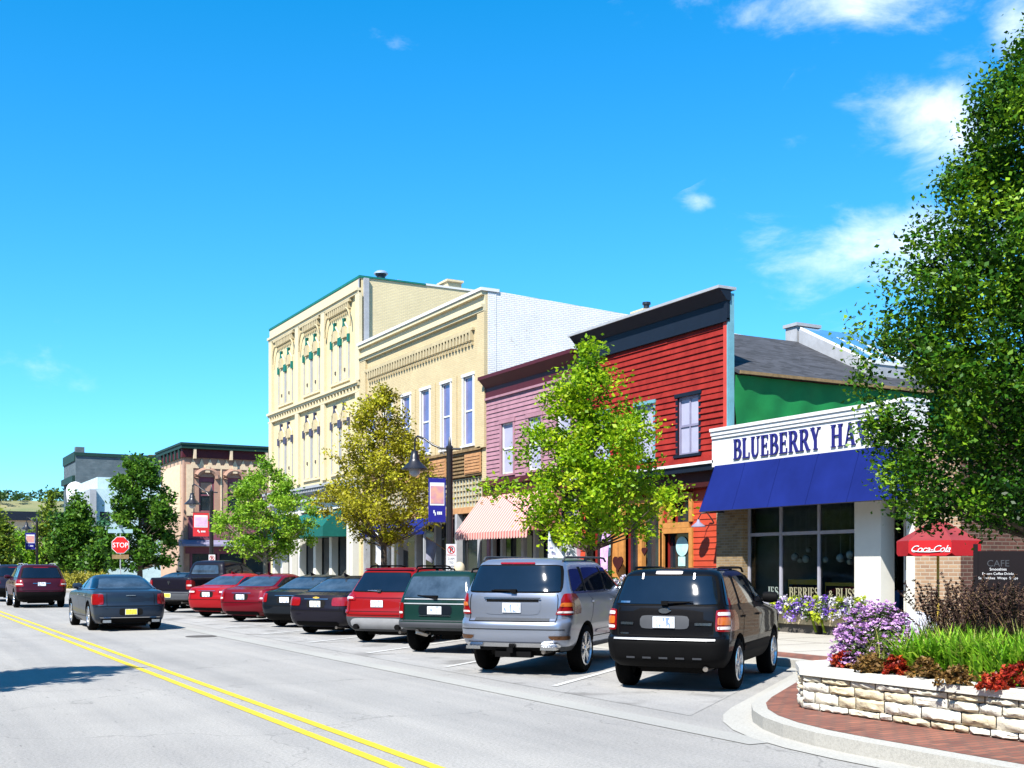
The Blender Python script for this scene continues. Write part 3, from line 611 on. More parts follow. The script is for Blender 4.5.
# ================================================================== pink clapboard building
Y0, Y1 = 30.5, yf(486.5)-.02; HP = 8.35
b = thing('pink_building', 'pink clapboard building with dark red cornice between the cream brick and red buildings', 'building', (FX, Y0, .15))
wn = [(35.2, .42), (33.3, .42), (31.45, .42)]; ops = [(c-h, c+h, 4.92, 6.7) for c, h in wn]+[(Y0+.2, Y1-.2, .15, 4.2)]
mb = MB(); wallx(mb, FX, .3, Y0, Y1, .15, HP, ops, 1); clap(mb, FX, Y0, Y1, 4.75, 7.75, ops, .15, .032, 0, .006)
mb.box(FX+.3, FX+18, Y0+.01, Y0+.3, .15, HP-.2, 1)
mb.build('wall', ['pink_siding', 'pink_siding'], b)
MB().box(FX+.3, FX+18, Y0, Y1, HP-.35, HP-.25).build('roof', 'roof_gravel', b)
mb = MB(); mb.box(FX-.36, FX+.3, Y0-.02, Y1+.02, HP+.0, HP+.12); mb.ext([(FX-.33, Y0, HP), (FX-.05, Y0, HP-.28), (FX-.001, Y0, HP-.28), (FX-.001, Y0, HP)], (0, Y1-Y0, 0)); mb.box(FX-.06, FX-.001, Y0, Y1, HP-.62, HP-.28)
mb.build('cornice', 'maroon_trim', b)
MB().box(FX-.09, FX-.001, Y0, Y1, HP-.7, HP-.625).build('moulding', 'pink_siding', b)
for c, h in wn: window(b, FX, c-h, c+h, 4.92, 6.7, 'white_trim', 'pink_siding', .12)
mb = MB(); mb.box(FX-.3, FX+.1, Y0, Y1, 4.55, 4.75); mb.box(FX-.18, FX+.1, Y0, Y1, 4.2, 4.55); mb.build('lower_cornice', 'maroon_trim', b)
mb = MB()
for y in (Y0+.3, 31.9, 33.4, 34.2, 35.7, Y1-.35): mb.box(FX+.02, FX+.16, y-.08, y+.08, .15, 4.2)
mb.box(FX+.02, FX+.3, Y0+.2, Y1-.2, .15, .65); mb.build('shop_frame', 'grey_trim', b)
MB().box(FX+.3, FX+.34, Y0+.2, Y1-.2, .65, 4.2).build('shop_window', 'dark_glass', b)
a = thing('striped_awning', 'pink and white striped awning with a scalloped edge on the pink building', 'awning', (FX, 34, 3))
y0, y1 = 31.6, Y1+.05; mb = MB(); nn = 40
top = [(FX-.02, y0+(y1-y0)*i/nn, 4.4) for i in range(nn+1)]; bot = [(FX-1.27, y0+(y1-y0)*i/nn, 2.86) for i in range(nn+1)]
for i in range(nn): mb.quad(top[i], top[i+1], bot[i+1], bot[i]); mb.quad(*[(p[0]+.02, p[1], p[2]-.02) for p in (bot[i], bot[i+1], top[i+1], top[i])])
mb.add([top[0], bot[0], (FX-.02, y0, 2.86)], [(0, 1, 2)]); mb.add([top[-1], bot[-1], (FX-.02, y1, 2.86)], [(0, 1, 2)])
mb.build('cloth', 'pink_stripe', a)
mb = MB()
for i in range(int((y1-y0)/.19)):
    y = y0+i*.19; mb.ext([(FX-1.28, y+.005, 2.86), (FX-1.28, y+.185, 2.86), (FX-1.28, y+.185, 2.68), (FX-1.28, y+.14, 2.62), (FX-1.28, y+.05, 2.62), (FX-1.28, y+.005, 2.68)], (.012, 0, 0))
mb.build('valance', 'pink_stripe', a)

# ================================================================== red clapboard building (false front, gabled behind)
Y0, Y1 = yf(728.5), 30.48; HR = 8.85
b = thing('red_building', 'red clapboard building with navy false-front cornice and a slate roof with green side', 'building', (FX, Y0, .15))
wn = [((yf(702)+yf(676))/2, .46, 4.74, 6.32), (27.02, .42, 4.74, 6.32), (29.3, .42, 4.74, 6.32)]
ops = [(c-h, c+h, a, d) for c, h, a, d in wn]
low = [(yf(690), yf(664.5), .15, 2.62), (yf(690), yf(672), 2.92, 3.55), (yf(660), yf(625), .15, 3.5), (yf(612), yf(592), .9, 3.3)]
mb = MB(); wallx(mb, FX, .14, Y0, Y1, 4.55, HR-.1, ops, 1); clap(mb, FX, Y0+.14, Y1, 4.62, 8.06, ops, .165, .042, 0, .008)
wallx(mb, FX+.02, .28, Y0-.01, Y1, .15, 4.2, low, 1); clap(mb, FX+.02, Y0-.01, yf(690.5)-.06, .3, 3.75, low, .16, .024, 2); clap(mb, FX+.02, 28.4, Y1, .3, 3.75, low, .16, .024, 2)
mb.box(FX+.3, FX+20, Y1-.3, Y1-.01, .15, 6.7, 1)
mb.build('wall', ['red_wood', 'red_wood', 'orange_red_wood'], b)
MB().box(FX-.06, FX-.0, Y0, Y0+.14, 4.5, 8.05).build('corner_board', 'red_board', b)
mb = MB(); mb.box(FX-.01, FX+.145, Y0-.055, Y0-.001, 4.5, HR-.1); mb.box(FX-.06, FX-.012, Y0-.05, Y0-.001, 4.5, 8.05); mb.build('side_board', 'teal_board', b)
mb = MB(); mb.box(FX-.42, FX+.16, Y0-.12, Y1+.1, HR-.02, HR+.05, 1); mb.ext([(FX-.38, Y0-.1, HR-.02), (FX-.12, Y0-.1, HR-.3), (FX-.001, Y0-.1, HR-.3), (FX-.001, Y0-.1, HR-.02)], (0, Y1-Y0+.15, 0))
mb.box(FX-.1, FX-.001, Y0-.06, Y1, 8.06, HR-.3); mb.box(FX-.12, FX-.001, Y0-.06, Y1, 8.02, 8.1)
mb.build('cornice', ['navy_trim', 'grey_trim'], b)
for c, h, a, d in wn: window(b, FX, c-h, c+h, a, d, 'lilac_trim', 'navy_trim' if c < 26 else 'teal_board', .09, mull=1 if c < 26 else 0)
mb = MB(); mb.box(FX-.5, FX-.001, Y0-.0, Y1, 4.36, 4.43, 1); mb.box(FX-.45, FX+.05, Y0, Y1, 4.2, 4.36, 0); mb.box(FX-.12, FX-.001, Y0, Y1, 4.43, 4.62, 2)
mb.build('lower_cornice', ['navy_trim', 'white_trim', 'red_wood'], b)
MB().box(FX-.25, FX-.0, Y0, Y1, 3.8, 4.2).build('fascia', 'dark_red', b)
mb = MB(); X = FX-.05
def fr(y0, y1, z0, z1, w_=.16): mb.box(X, FX+.12, y0-w_, y0, z0, z1+w_); mb.box(X, FX+.12, y1, y1+w_, z0, z1+w_); mb.box(X+.004, FX+.12, y0, y1, z1, z1+w_)
fr(yf(690), yf(664.5), .15, 2.62, .14); fr(yf(690), yf(672), 2.92, 3.55, .15); mb.box(X+.006, FX+.1, yf(690), yf(664), 2.765, 2.915)
fr(yf(660), yf(625), .15, 3.5, .15); mb.box(X+.008, FX+.1, yf(643), yf(639), .15, 3.5); fr(yf(612), yf(592), .9, 3.3, .14)
mb.box(X+.002, FX+.13, yf(624), yf(613.5), .15, 3.5)
mb.build('frame', 'orange_wood', b)
MB().box(FX+.2, FX+.24, Y0+.3, Y1-.4, .15, 4.1).build('shop_window', 'dark_glass', b)
mb = MB(); y = yf(677); mb.lathe([(0, -.012), (.27, -.012), (.27, .0), (0, .0)], (FX+.18, y, 2.26), 28, 'x'); mb.build('round_poster', mat('pale_teal', (.35, .70, .72), .6, two=(.6, .8, .8)), b)
MB().box(FX+.165, FX+.18, y-.14, y+.16, 1.72, 1.98).build('notice', 'pale_teal', b)
mb = MB(); mb.lathe([(0, -.012), (.3, -.012), (.3, 0), (0, 0)], (FX+.17, yf(603), 2.3), 24, 'x'); mb.build('oval_poster', 'pale_teal', b)
# side wall with the green tarpaulin, slate roof
EZ = 6.75
mb = MB(); mb.box(FX+.141, FX+20, Y0+.03, Y0+.3, 4.21, EZ-.02); mb.build('side_wall', 'red_brown', b)
mb = MB(); nx, nz = 60, 14; V = []; 
for j in range(nz+1):
    for i in range(nx+1):
        x = FX+.15+i*8/nx; z = 4.4+j*(EZ-.1-4.4)/nz; V.append((x, Y0-.085-.035*math.sin(x*2.3+z*1.7+1.4*math.sin(z*2+x))-.02*math.sin(x*6.1-z*3), z))
mb.add(V, [(j*(nx+1)+i, j*(nx+1)+i+1, (j+1)*(nx+1)+i+1, (j+1)*(nx+1)+i) for j in range(nz) for i in range(nx)]); mb.build('tarpaulin', 'green_tarp', b, 60)
RY, RZ = 27.0, 8.66
mb = MB(); mb.ext([(FX+.142, Y0-.25, EZ), (FX+.142, RY, RZ), (FX+.142, Y1, EZ+.05), (FX+.142, Y1, EZ-.08), (FX+.142, RY, RZ-.13), (FX+.142, Y0-.25, EZ-.1)], (19, 0, 0)); rf = mb.build('roof', 'shingles', b)
MB().box(FX+.15, FX+19.3, Y0-.3, Y0-.26, EZ-.09, EZ-.01).build('eave_board', 'brown_board', b)
sx0, sx1 = 25.0, 27.6; sk = MB(); zr = lambda y: EZ+(RZ-EZ)*(y-(Y0-.25))/(RY-(Y0-.25))
ya, yb = 24.0, 26.9
sk.ext([(sx0, ya, zr(ya)-.05), (sx0, yb, zr(yb)-.05), (sx0, yb, zr(yb)+.42), (sx0, ya, zr(ya)+.36)], (sx1-sx0, 0, 0), 0); s_ = sk.build('skylight', 'grey_trim', b)
g = MB(); g.ext([(sx0+.1, ya+.1, zr(ya)+.375), (sx0+.1, yb-.1, zr(yb)+.43), (sx0+.1, yb-.1, zr(yb)+.46), (sx0+.1, ya+.1, zr(ya)+.405)], (sx1-sx0-.2, 0, 0)); g.build('glazing', mat('sky_glazing', (.10, .25, .42), .08, spec=.9), s_)
g = MB()
for k in range(4): x = sx0+.05+k*(sx1-sx0-.14)/3; g.ext([(x, ya, zr(ya)+.36), (x, yb, zr(yb)+.42), (x, yb, zr(yb)+.49), (x, ya, zr(ya)+.43)], (.05, 0, 0))
g.box(sx0, sx1, ya-.03, ya+.04, zr(ya)+.34, zr(ya)+.45); g.build('glazing_bar', 'white_trim', s_)
MB().box(sx0, sx0+.9, 27.0, 27.5, 8.0, 9.15).box(sx0-.06, sx0+.96, 26.93, 27.56, 9.15, 9.25).build('chimney', 'grey_trim', b)
O = (24.6, 31.8, 8.0); c = thing('chimney_stack', 'cream chimney with a dark pipe rising behind the red false front', 'chimney', O)
cx, cy = xf(646.5, 31.5), 31.5
MB().box(cx-.33, cx+.33, cy-.3, cy+.3, 7.5, 10.1).box(cx-.4, cx+.4, cy-.37, cy+.37, 10.1, 10.2).build('stack', 'cream_trim', c); MB().lathe([(.1, 10.2), (.1, 10.42), (.14, 10.42), (.14, 10.5)], (cx, cy, 0), 12).build('pipe', 'black_metal', c)
# gooseneck lamp
O = (FX, yf(711), 3.0); l = thing('wall_lamp', 'gooseneck lamp with a lilac shade on the red wall beside the blue awning', 'wall lamp', O)
yl = yf(714); mb = MB(); mb.tube([(FX, yl, 2.85), (FX-.12, yl, 3.0), (FX-.2, yl+.05, 3.12), (FX-.32, yl+.13, 3.1), (FX-.38, yl+.17, 2.96), (FX-.38, yl+.17, 2.85)], .018, 6); mb.build('arm', 'black_metal', l)
MB().lathe([(.03, .12), (.05, .05), (.19, -.06), (.19, -.08), (.17, -.08)], (FX-.38, yl+.17, 2.82), 18).build('lamp_shade', 'lilac_trim', l, 40)

# ================================================================== Blueberry shop
Y0, Y1 = 16.1, yf(728.5)-.02; YB = yf(717, FX-.1)
b = thing('shop_building', 'single storey shop under a white sign board and blue awning with a large three-bay window', 'shop', (FX, 20, .15))
Ya, Yb = yf(857), yf(746); GZ0, GZ1 = .85, 3.28
mb = MB()
mb.box(FX-.12, FX+.3, Yb, YB, .15, 4.1, 0); mb.box(FX-.02, FX+.3, Ya-.02, Yb, .15, GZ0-.1, 0); mb.box(FX-.0, FX+.3, Y0+1.15, YB, 3.4, 4.3, 1)
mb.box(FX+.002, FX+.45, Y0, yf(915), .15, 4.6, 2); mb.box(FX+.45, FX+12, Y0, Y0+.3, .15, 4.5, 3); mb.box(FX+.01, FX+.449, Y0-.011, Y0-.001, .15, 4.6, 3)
mb.build('wall', ['tan_brick', 'white_trim', 'red_tan_brick', 'shaded_side_brick'], b)
mb = MB(); mb.box(FX-.1, FX+.32, yf(884), Ya-.02, .15, 3.4); mb.box(FX-.13, FX+.32, yf(884)-.03, Ya+.01, 3.2, 3.3); mb.box(FX-.12, FX+.32, yf(884)-.02, Ya+.0, .151, .45)
mb.box(FX-.02, FX+.3, yf(915)-.0, yf(907), .15, 3.4); mb.build('pilaster', mat('cream_white', (.74, .73, .66), .6, var=.04), b)
f = MB(); X0, X1 = FX+.06, FX+.14
def bar3(u0, u1): return yf(u0), yf(u1)
cols_ = [(yf(747.8), yf(746)), (yf(779.6), yf(777.4)), (yf(817.6), yf(815.4)), (Ya, Ya+.03)]
for y0, y1 in cols_: f.box(X0, X1, min(y0, y1), max(y0, y1), GZ0, GZ1)
zt = zf(800, 533); f.box(X0+.005, X1-.005, Ya, Yb, zt-.04, zt+.04); f.box(X0+.003, X1-.003, Ya, Yb, GZ1-.05, GZ1+.12); f.box(X0-.05, X1, Ya, Yb, GZ0-.1, GZ0)
fw = f.build('shop_window', mat('lilac_grey', (.36, .36, .42), .5), b)
MB().quad((FX+.10, Yb, GZ0), (FX+.10, Ya, GZ0), (FX+.10, Ya, GZ1), (FX+.10, Yb, GZ1)).build('pane', 'shop_glass', fw)
def FT(Yo, Zo, Xo): return lambda x, y, d=0: (Xo-d, Yo-x, Zo+y)
# gilt lettering on the lower panes
zl0 = zf(825, 598); lt = MB(); h = .23
ln = 1; serif(lt, 'BERRIES', h, FT(yf(786.5), zl0, FX+.09), .008, .86, .05)
y = yf(825.5); put_text(lt, '&', .26, lambda x, yy, z: (FX+.085-z, y-x, zl0+yy), align='LEFT', depth=.003); serif(lt, 'BLISS', h, FT(yf(833), zl0, FX+.09), .008, .86, .05)
lt.build('window_lettering', mat('pale_gilt', (.36, .34, .22), .5), fw)
lt = MB(); serif(lt, 'IES', h, FT(yf(765.5), zl0, FX+.09), .008, .9); lt.build('window_lettering', mat('ghost_letter', (.30, .36, .33), .5), fw)
bn = MB(); bn.box(FX+.13, FX+.15, yf(814), yf(784), zl0-.1, zl0+.42, 0); bn.box(FX+.13, FX+.15, yf(855), yf(821), zl0-.1, zl0+.36, 0)
bn.box(FX+.126, FX+.13, yf(814)+.03, yf(784)-.03, zl0-.06, zl0+.30, 1); bn.box(FX+.126, FX+.13, yf(855)+.03, yf(821)-.03, zl0-.06, zl0+.28, 1); bn.build('banner', ['gold', 'dark_interior'], fw)
# interior
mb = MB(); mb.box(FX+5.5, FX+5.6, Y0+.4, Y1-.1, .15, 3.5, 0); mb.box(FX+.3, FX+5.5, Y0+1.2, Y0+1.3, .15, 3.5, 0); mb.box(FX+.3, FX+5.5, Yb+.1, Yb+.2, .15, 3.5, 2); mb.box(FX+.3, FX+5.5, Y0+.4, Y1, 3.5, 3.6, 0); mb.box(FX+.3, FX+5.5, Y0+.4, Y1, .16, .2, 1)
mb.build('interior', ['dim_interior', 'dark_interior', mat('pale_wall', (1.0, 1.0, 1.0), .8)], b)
rr = random.Random(3); mb = MB()
for k in range(26):
    x, y, z = FX+rr.uniform(.8, 4), rr.uniform(Ya+.2, Yb-.6), .2; hgt = rr.uniform(.4, 1.3); mb.box(x, x+.4, y, y+rr.uniform(.2, .6), z, z+hgt, rr.randrange(4))
mb.build('display_goods', ['dim_interior', mat('dim_blue', (.25, .35, .65), .6), mat('dim_cream', (.8, .7, .5), .7), mat('dim_green', (.15, .3, .22), .7)], b)
for k, (u, v, dx) in enumerate([(795, 557, .5), (806, 559, .8), (809, 550, 1.0), (840.5, 558, .5), (850, 555, .7), (850, 562, .9), (826, 560, 1.0), (800, 560, 1.4)]):
    X = FX+dx; y, z = yf(u, X), zf(u, v, X); mb = MB(); rr_ = .1 if dx < .9 else .075
    mb.lathe([(0, rr_)]+[(rr_*math.sin(R(a)), rr_*math.cos(R(a))) for a in range(30, 180, 30)]+[(0, -rr_)], (X, y, z), 12); mb.tube([(X, y, z+rr_), (X, y, 3.5)], .006, 4)
    mb.build('paper_lantern', mat('paper', (.75, .75, .78), .7, var=.03), b, 60)
# doorway
MB().box(FX+1.0, FX+1.05, yf(907), yf(884), .15, 3.2).build('back_wall', 'dark_interior', b)
d = MB(); d.box(FX+.5, FX+.56, yf(905), yf(903), .15, 2.6); d.box(FX+.5, FX+.56, yf(889), yf(887.3), .15, 2.6); d.box(FX+.5, FX+.56, yf(905), yf(887), 2.6, 2.75); dr = d.build('door', 'cream_white', b); MB().box(FX+.52, FX+.54, yf(903), yf(889), .3, 2.6).build('pane', 'dark_glass', dr)
MB().box(FX+.47, FX+.49, yf(897.5), yf(889.5), zf(893, 580, FX+.5), zf(893, 570, FX+.5)).build('notice', 'paper', dr)
MB().box(FX+.3, FX+12, Y0+.31, Y1, 4.0, 4.1).build('roof', 'roof_gravel', b)
# cornice over the sign
mb = MB(); SX = 18.8; S0, S1 = 16.95, yf(712, SX)
mb.box(SX-.09, FX+.1, S0, S1+.0, 5.14, 5.22); mb.box(SX-.06, FX+.1, S0+.02, S1-.01, 5.04, 5.14); mb.box(SX-.035, FX+.1, S0+.02, S1-.02, 4.96, 5.04); mb.box(SX, FX+.1, S0+.03, S1, 4.25, 4.96)
mb.build('sign_fascia', 'white_trim', b)
sg = thing('shop_sign', 'row of navy serif letters on the white board above the blue awning', 'sign', (SX, 20, 4.4))
yl0 = yf(734, SX); yl1 = yf(822, SX); hh = zf(734, 439, SX)-zf(734, 462.5, SX)
hh = .50; ln = serif_len('BLUEBERRY', .82, .05)*hh; wd = .82*(yl0-yl1)/ln
mb = MB(); serif(mb, 'BLUEBERRY', hh, FT(yl0, 4.375, SX-.002), .035, wd, .05*wd/.82); mb.build('lettering', 'navy_letters', sg); mb = MB(); yh = yf(831.5, SX); serif(mb, 'HAVEN', hh, FT(yh, 4.375, SX-.002), .035, wd, .05*wd/.82); mb.build('lettering', 'navy_letters', sg)
aw = thing('blue_awning', 'plain royal blue sloping awning stretched over the shop window', 'awning', (FX, 20, 3.1))
A0, A1 = 17.1, 23.38; za, zb = 4.27, 3.1
nn = 24; V = []; mb = MB()
for j in range(9):
    for i in range(nn+1):
        t = j/8; y = A0+(A1-A0)*i/nn; y0_ = A0+.35*(1-t); y1_ = A1-.12*(1-t); y = y0_+(y1_-y0_)*i/nn
        sag = .02*math.sin(math.pi*t)*(.5+.5*math.cos(i*math.pi/3)); V.append((SX-.03-(SX-.03-18.36)*t+sag, y, za-(za-zb)*t))
mb.add(V, [(j*(nn+1)+i, j*(nn+1)+i+1, (j+1)*(nn+1)+i+1, (j+1)*(nn+1)+i) for j in range(8) for i in range(nn)])
for k in (0, nn): mb.add([V[k], V[8*(nn+1)+k], (FX-.14, V[8*(nn+1)+k][1], zb), (FX-.14, V[k][1], za)], [(0, 1, 2, 3)])
mb.build('cloth', 'blue_cloth', aw, 60)
mb = MB()
for yy in np.linspace(A0+1.2, A1-1.3, 4): mb.tube([(SX-.045-(SX-.03-18.36)*t, yy, za+.006-(za-zb)*t) for t in np.linspace(0, 1, 5)], .004, 4)
mb.build('seam', 'blue_cloth', aw)
mb = MB(); mb.tube([(18.38, A0, zb), (18.38, A1, zb)], .02, 6); mb.tube([(18.38, A1, zb), (FX-.13, A1, zb)], .02, 6); mb.build('frame', 'black_metal', aw)
# bulky bits beyond the shop corner: rear wing that shows between the leaves
b = thing('rear_building', 'pale stuccoed building seen only in gaps behind the dark green tree', 'building', (30, 10, .15))
mb = MB(); wally(mb, 14.2, .3, 24, 40, .15, 4.6, [(26, 27.4, 1, 2.6)]); mb.build('wall', 'cream_dark', b); MB().box(26.0, 27.4, 14.3, 14.35, 1, 2.6).build('window', 'dark_glass', b); MB().box(23.9, 40.1, 14.1, 15.8, 4.6, 4.75).build('roof', 'grey_trim', b)

# ================================================================== far corner: brown and cream building
Y0 = 83.0; BX0, BX1 = 19.3, 36.0; HB = 10.4
b = thing('corner_building', 'brown and cream two storey corner building with arched windows across the side street', 'building', (BX0, Y0, .15))
mat('brown_stucco', (.42, .25, .18), .8); mat('peach', (.72, .56, .38), .8); mat('pink_stucco', (.56, .38, .27), .8); mat('maroon_board', (.22, .07, .10), .7)
wxs = [(xf(199, Y0), xf(214.5, Y0)), (xf(227.5, Y0), xf(241, Y0)), (xf(254, Y0), xf(266, Y0))]
zt_, zb_ = 8.1, 5.6; ops = [(a, c, zb_, zt_) for a, c in wxs]
mb = MB(); wally(mb, Y0, .4, BX0, BX1, .15, HB-.4, ops+[(BX0+.4, BX1-.5, .15, 3.0)], 0); wallx(mb, BX0+.001, .4, Y0+.4, 90.5, .15, HB-.4, [(84.6, 85.2, zb_, zt_), (86.4, 87.0, zb_, zt_), (88.2, 88.8, zb_, zt_)], 1); mb.build('wall', ['brown_stucco', 'pink_stucco'], b)
mb = MB(); xe = wxs[0][0]-.9
ops2 = [(a-.42, c+.42, zb_-1, zt_+.6) for a, c in wxs]
for a, c_, d, e in wall_pieces(xe, wxs[-1][1]+1.0, zb_-.3, 8.95, ops2): mb.box(a, c_, Y0-.06, Y0-.002, d, e)
for i in range(int((wxs[-1][1]-xe+.4)/.6)):
    x = xe+.3+i*.6; mb.ext([(x, Y0-.06, 8.95), (x+.36, Y0-.06, 8.95), (x+.18, Y0-.06, 9.4)], (0, .058, 0))
mb.build('stucco_panel', 'peach', b)
MB().box(BX0-.05, BX0-.001, 84.0, 89.6, 5.4, 9.0).build('stucco_panel', 'peach', b)
mb = MB()
for a, c_ in wxs:
    cx = (a+c_)/2; r0 = (c_-a)/2
    mb.tube([(cx-(r0+.2)*math.cos(R(t)), Y0-.08, zt_-.1+(.62)*math.sin(R(t))) for t in range(0, 181, 20)], .2, 6)
    mb.box(cx-.16, cx+.16, Y0-.25, Y0-.01, zt_+.3, zt_+.8, 1)
mb.build('arch_hood', ['brown_stucco', 'peach'], b)
for a, c_ in wxs:
    f = MB(); f.box(a, a+.12, Y0+.1, Y0+.2, zb_, zt_); f.box(c_-.12, c_, Y0+.1, Y0+.2, zb_, zt_); f.box(a+.12, c_-.12, Y0+.1, Y0+.2, zt_-.35, zt_); f.box(a+.12, c_-.12, Y0+.1, Y0+.2, zb_, zb_+.1); f.box(a+.12, c_-.12, Y0+.11, Y0+.2, 6.75, 6.85)
    w_ = f.build('window', 'maroon_board', b); MB().box(a+.12, c_-.12, Y0+.17, Y0+.19, zb_+.1, zt_-.35).build('pane', 'dark_glass', w_); MB().box(a+.15, c_-.15, Y0+.15, Y0+.165, 7.0, zt_-.4).build('blind', 'brown_stucco', w_)
mb = MB(); mb.box(BX0-.35, BX1+.2, Y0-.55, 91, HB-.1, HB+.05, 0); mb.box(BX0-.28, BX1, Y0-.48, 90.9, HB-.35, HB-.1, 0); mb.box(BX0-.15, BX1, Y0-.15, 90.6, HB-.95, HB-.35, 1)
for i in range(5): x = BX0+.6+i*2.6; mb.box(x, x+.18, Y0-.45, Y0-.15, HB-1.05, HB-.36, 2)
for i in range(6): y = Y0+.4+i*1.2; mb.box(BX0-.27, BX0-.15, y, y+.18, HB-1.05, HB-.36, 0)
mb.build('cornice', [mat('dark_green', (.012, .045, .035), .6), 'maroon_trim', 'peach'], b)
MB().box(BX0+.3, BX1-.3, Y0-.1, Y0+.001, 3.6, 5.2).build('fascia', 'maroon_board', b)
mb = MB(); mb.ext([(BX0-.4, Y0-.01, 3.6), (BX0-.4, Y0-1.3, 3.25), (BX0-.4, Y0-1.3, 3.12), (BX0-.4, Y0-.01, 3.12)], (BX1-BX0, 0, 0)); mb.build('canopy', 'lilac_trim', b)
mb = MB(); mb.box(BX0+.4, BX1-.5, Y0+.3, Y0+.35, .15, 3.0, 0); mb.build('shop_window', 'dark_glass', b)
mb = MB(); mb.box(BX0+.1, BX1-.5, Y0-.05, Y0+.2, 2.6, 3.05, 0)
for x in np.linspace(BX0+.5, BX1-.7, 9): mb.box(x-.08, x+.08, Y0-.03, Y0+.22, .15, 2.6, 0)
mb.box(BX0+.4, BX1-.5, Y0-.02, Y0+.25, .15, .9, 1); mb.build('shop_frame', ['maroon_board', 'peach'], b)
# grey-blue block
Y0 = 133.0; X0, X1 = 19.3, 32.0
b = thing('grey_building', 'tall blue-grey brick building with a blank side wall rising behind the distant trees', 'building', (X0, Y0, 0))
brick('grey_brick', (.14, .18, .20), (.10, .14, .16), (.12, .15, .17), .5, .2, stain=.3)
mb = MB(); wally(mb, Y0, .5, X0, X1, 0, 14.0); wallx(mb, X0+.001, .5, Y0+.5, 142, 0, 14.0, [(y, y+1.1, 8, 11.5) for y in np.arange(135, 141, 2.2)]); mb.box(X0, X0+.9, Y0-.05, Y0+.9, 14.0, 14.7); mb.build('wall', 'grey_brick', b)
mb = MB(); mb.box(X0-.12, X0+.0, Y0+.2, 142, 13.2, 14.2); mb.box(X0-.1, X1, Y0-.15, Y0-.001, 13.75, 14.1); mb.box(X0-.3, X0, Y0+.4, 142, 10.9, 11.6); mb.build('cornice', 'dark_green', b)
MB().box(X0+.2, X0+.25, 134, 141.5, 7.8, 11.6).build('window', 'dark_glass', b)
mb = MB(); mb.box(X0+8, X1+6, Y0+1, Y0+8, 0, 14.3); mb.build('rear_wing', 'red_brown', b)
# white building
b = thing('white_building', 'white rendered building between the tall grey block and the dark street tree', 'building', (19, 108, 0))
mat('pale_render', (.52, .68, .72), .8); Y0 = 108.0; xa, xb = xf(96, Y0), xf(170, Y0)
zt_ = lambda v: EYE+(HZ-v)/F*(Y0/(CT-ST*(110-512)/F))
mb = MB(); mb.box(xa, xb, Y0, Y0+12, 0, zt_(489)); mb.box(xf(98.5, Y0), xb, Y0+.5, Y0+12, zt_(489), zt_(477)); mb.build('wall', 'pale_render', b)
mb = MB()
for i in range(3): x = xf(100, Y0)+i*1.7; mb.box(x, x+.8, Y0-.03, Y0-.001, zt_(525), zt_(512))
mb.build('window', 'dark_glass', b)
mb = MB(); mb.box(xa-.6, xa-.05, Y0-.5, Y0+3, 0, zt_(490)); mb.build('side_pier', 'grey_trim', b)
b = thing('white_dome', 'small white dome poking up above a far green tree', 'dome', (17, 118, 0)); D_ = 124; px, py = pd(75.5, D_); zc = EYE+(HZ-491)/F*D_+.3
mb = MB(); mb.lathe([(.6, 0), (.6, zc-1.6), (.85, zc-1.5), (.95, zc-.6)]+[(.95*math.cos(R(a)), zc+.9*math.sin(R(a))-.2) for a in (0, 20, 40, 60, 80)]+[(0, zc+.72)], (px, py, 0), 18); mb.build('dome', 'white_trim', b, 50)
# low far building and hill
Y0 = 128.0; xa, xb = 11.5, 19.0
b = thing('low_building', 'low cream building with dark flat roof beyond the far street lamp', 'building', (xa, Y0, 0))
mb = MB(); wally(mb, Y0, .4, xa, xb, 0, 6.4, [(x, x+.9, 3.9, 5.4) for x in np.arange(xa+.6, xb-1, 1.8)]+[(xa+.3, xb-.3, 0, 2.9)]); mb.box(xa, xa+.4, Y0+.4, 145, 0, 6.4); mb.build('wall', 'peach', b)
MB().box(xa-.5, xb+.3, Y0-.6, 145, 6.4, 7.3).build('roof', 'navy_trim', b); MB().box(xa+.2, xb-.2, Y0+.25, Y0+.3, 0, 5.6).build('window', 'dark_glass', b); MB().box(xa-.2, xb, Y0-.9, Y0-.01, 2.9, 3.3).build('canopy', 'orange_red_wood', b)
ORG[0] = Vector((0, 0, 0))
mb = MB(); n = 60; P = []
for i in range(n+1):
    a = R(-60+120*i/n); 
    for d, z in ((300, 0), (420, 23.6), (470, 24.3+.6*math.sin(i*.9)), (800, 24)): P.append((d*math.sin(a), d*math.cos(a), z))
mb.add(P, [(i*4+k, i*4+k+1, i*4+k+5, i*4+k+4) for i in range(n) for k in range(3)]); tag(mb.build('hill', mat('dry_hill', (.30, .27, .14), .9, two=(.16, .2, .08), scale=.05), smooth=60), kind='structure')
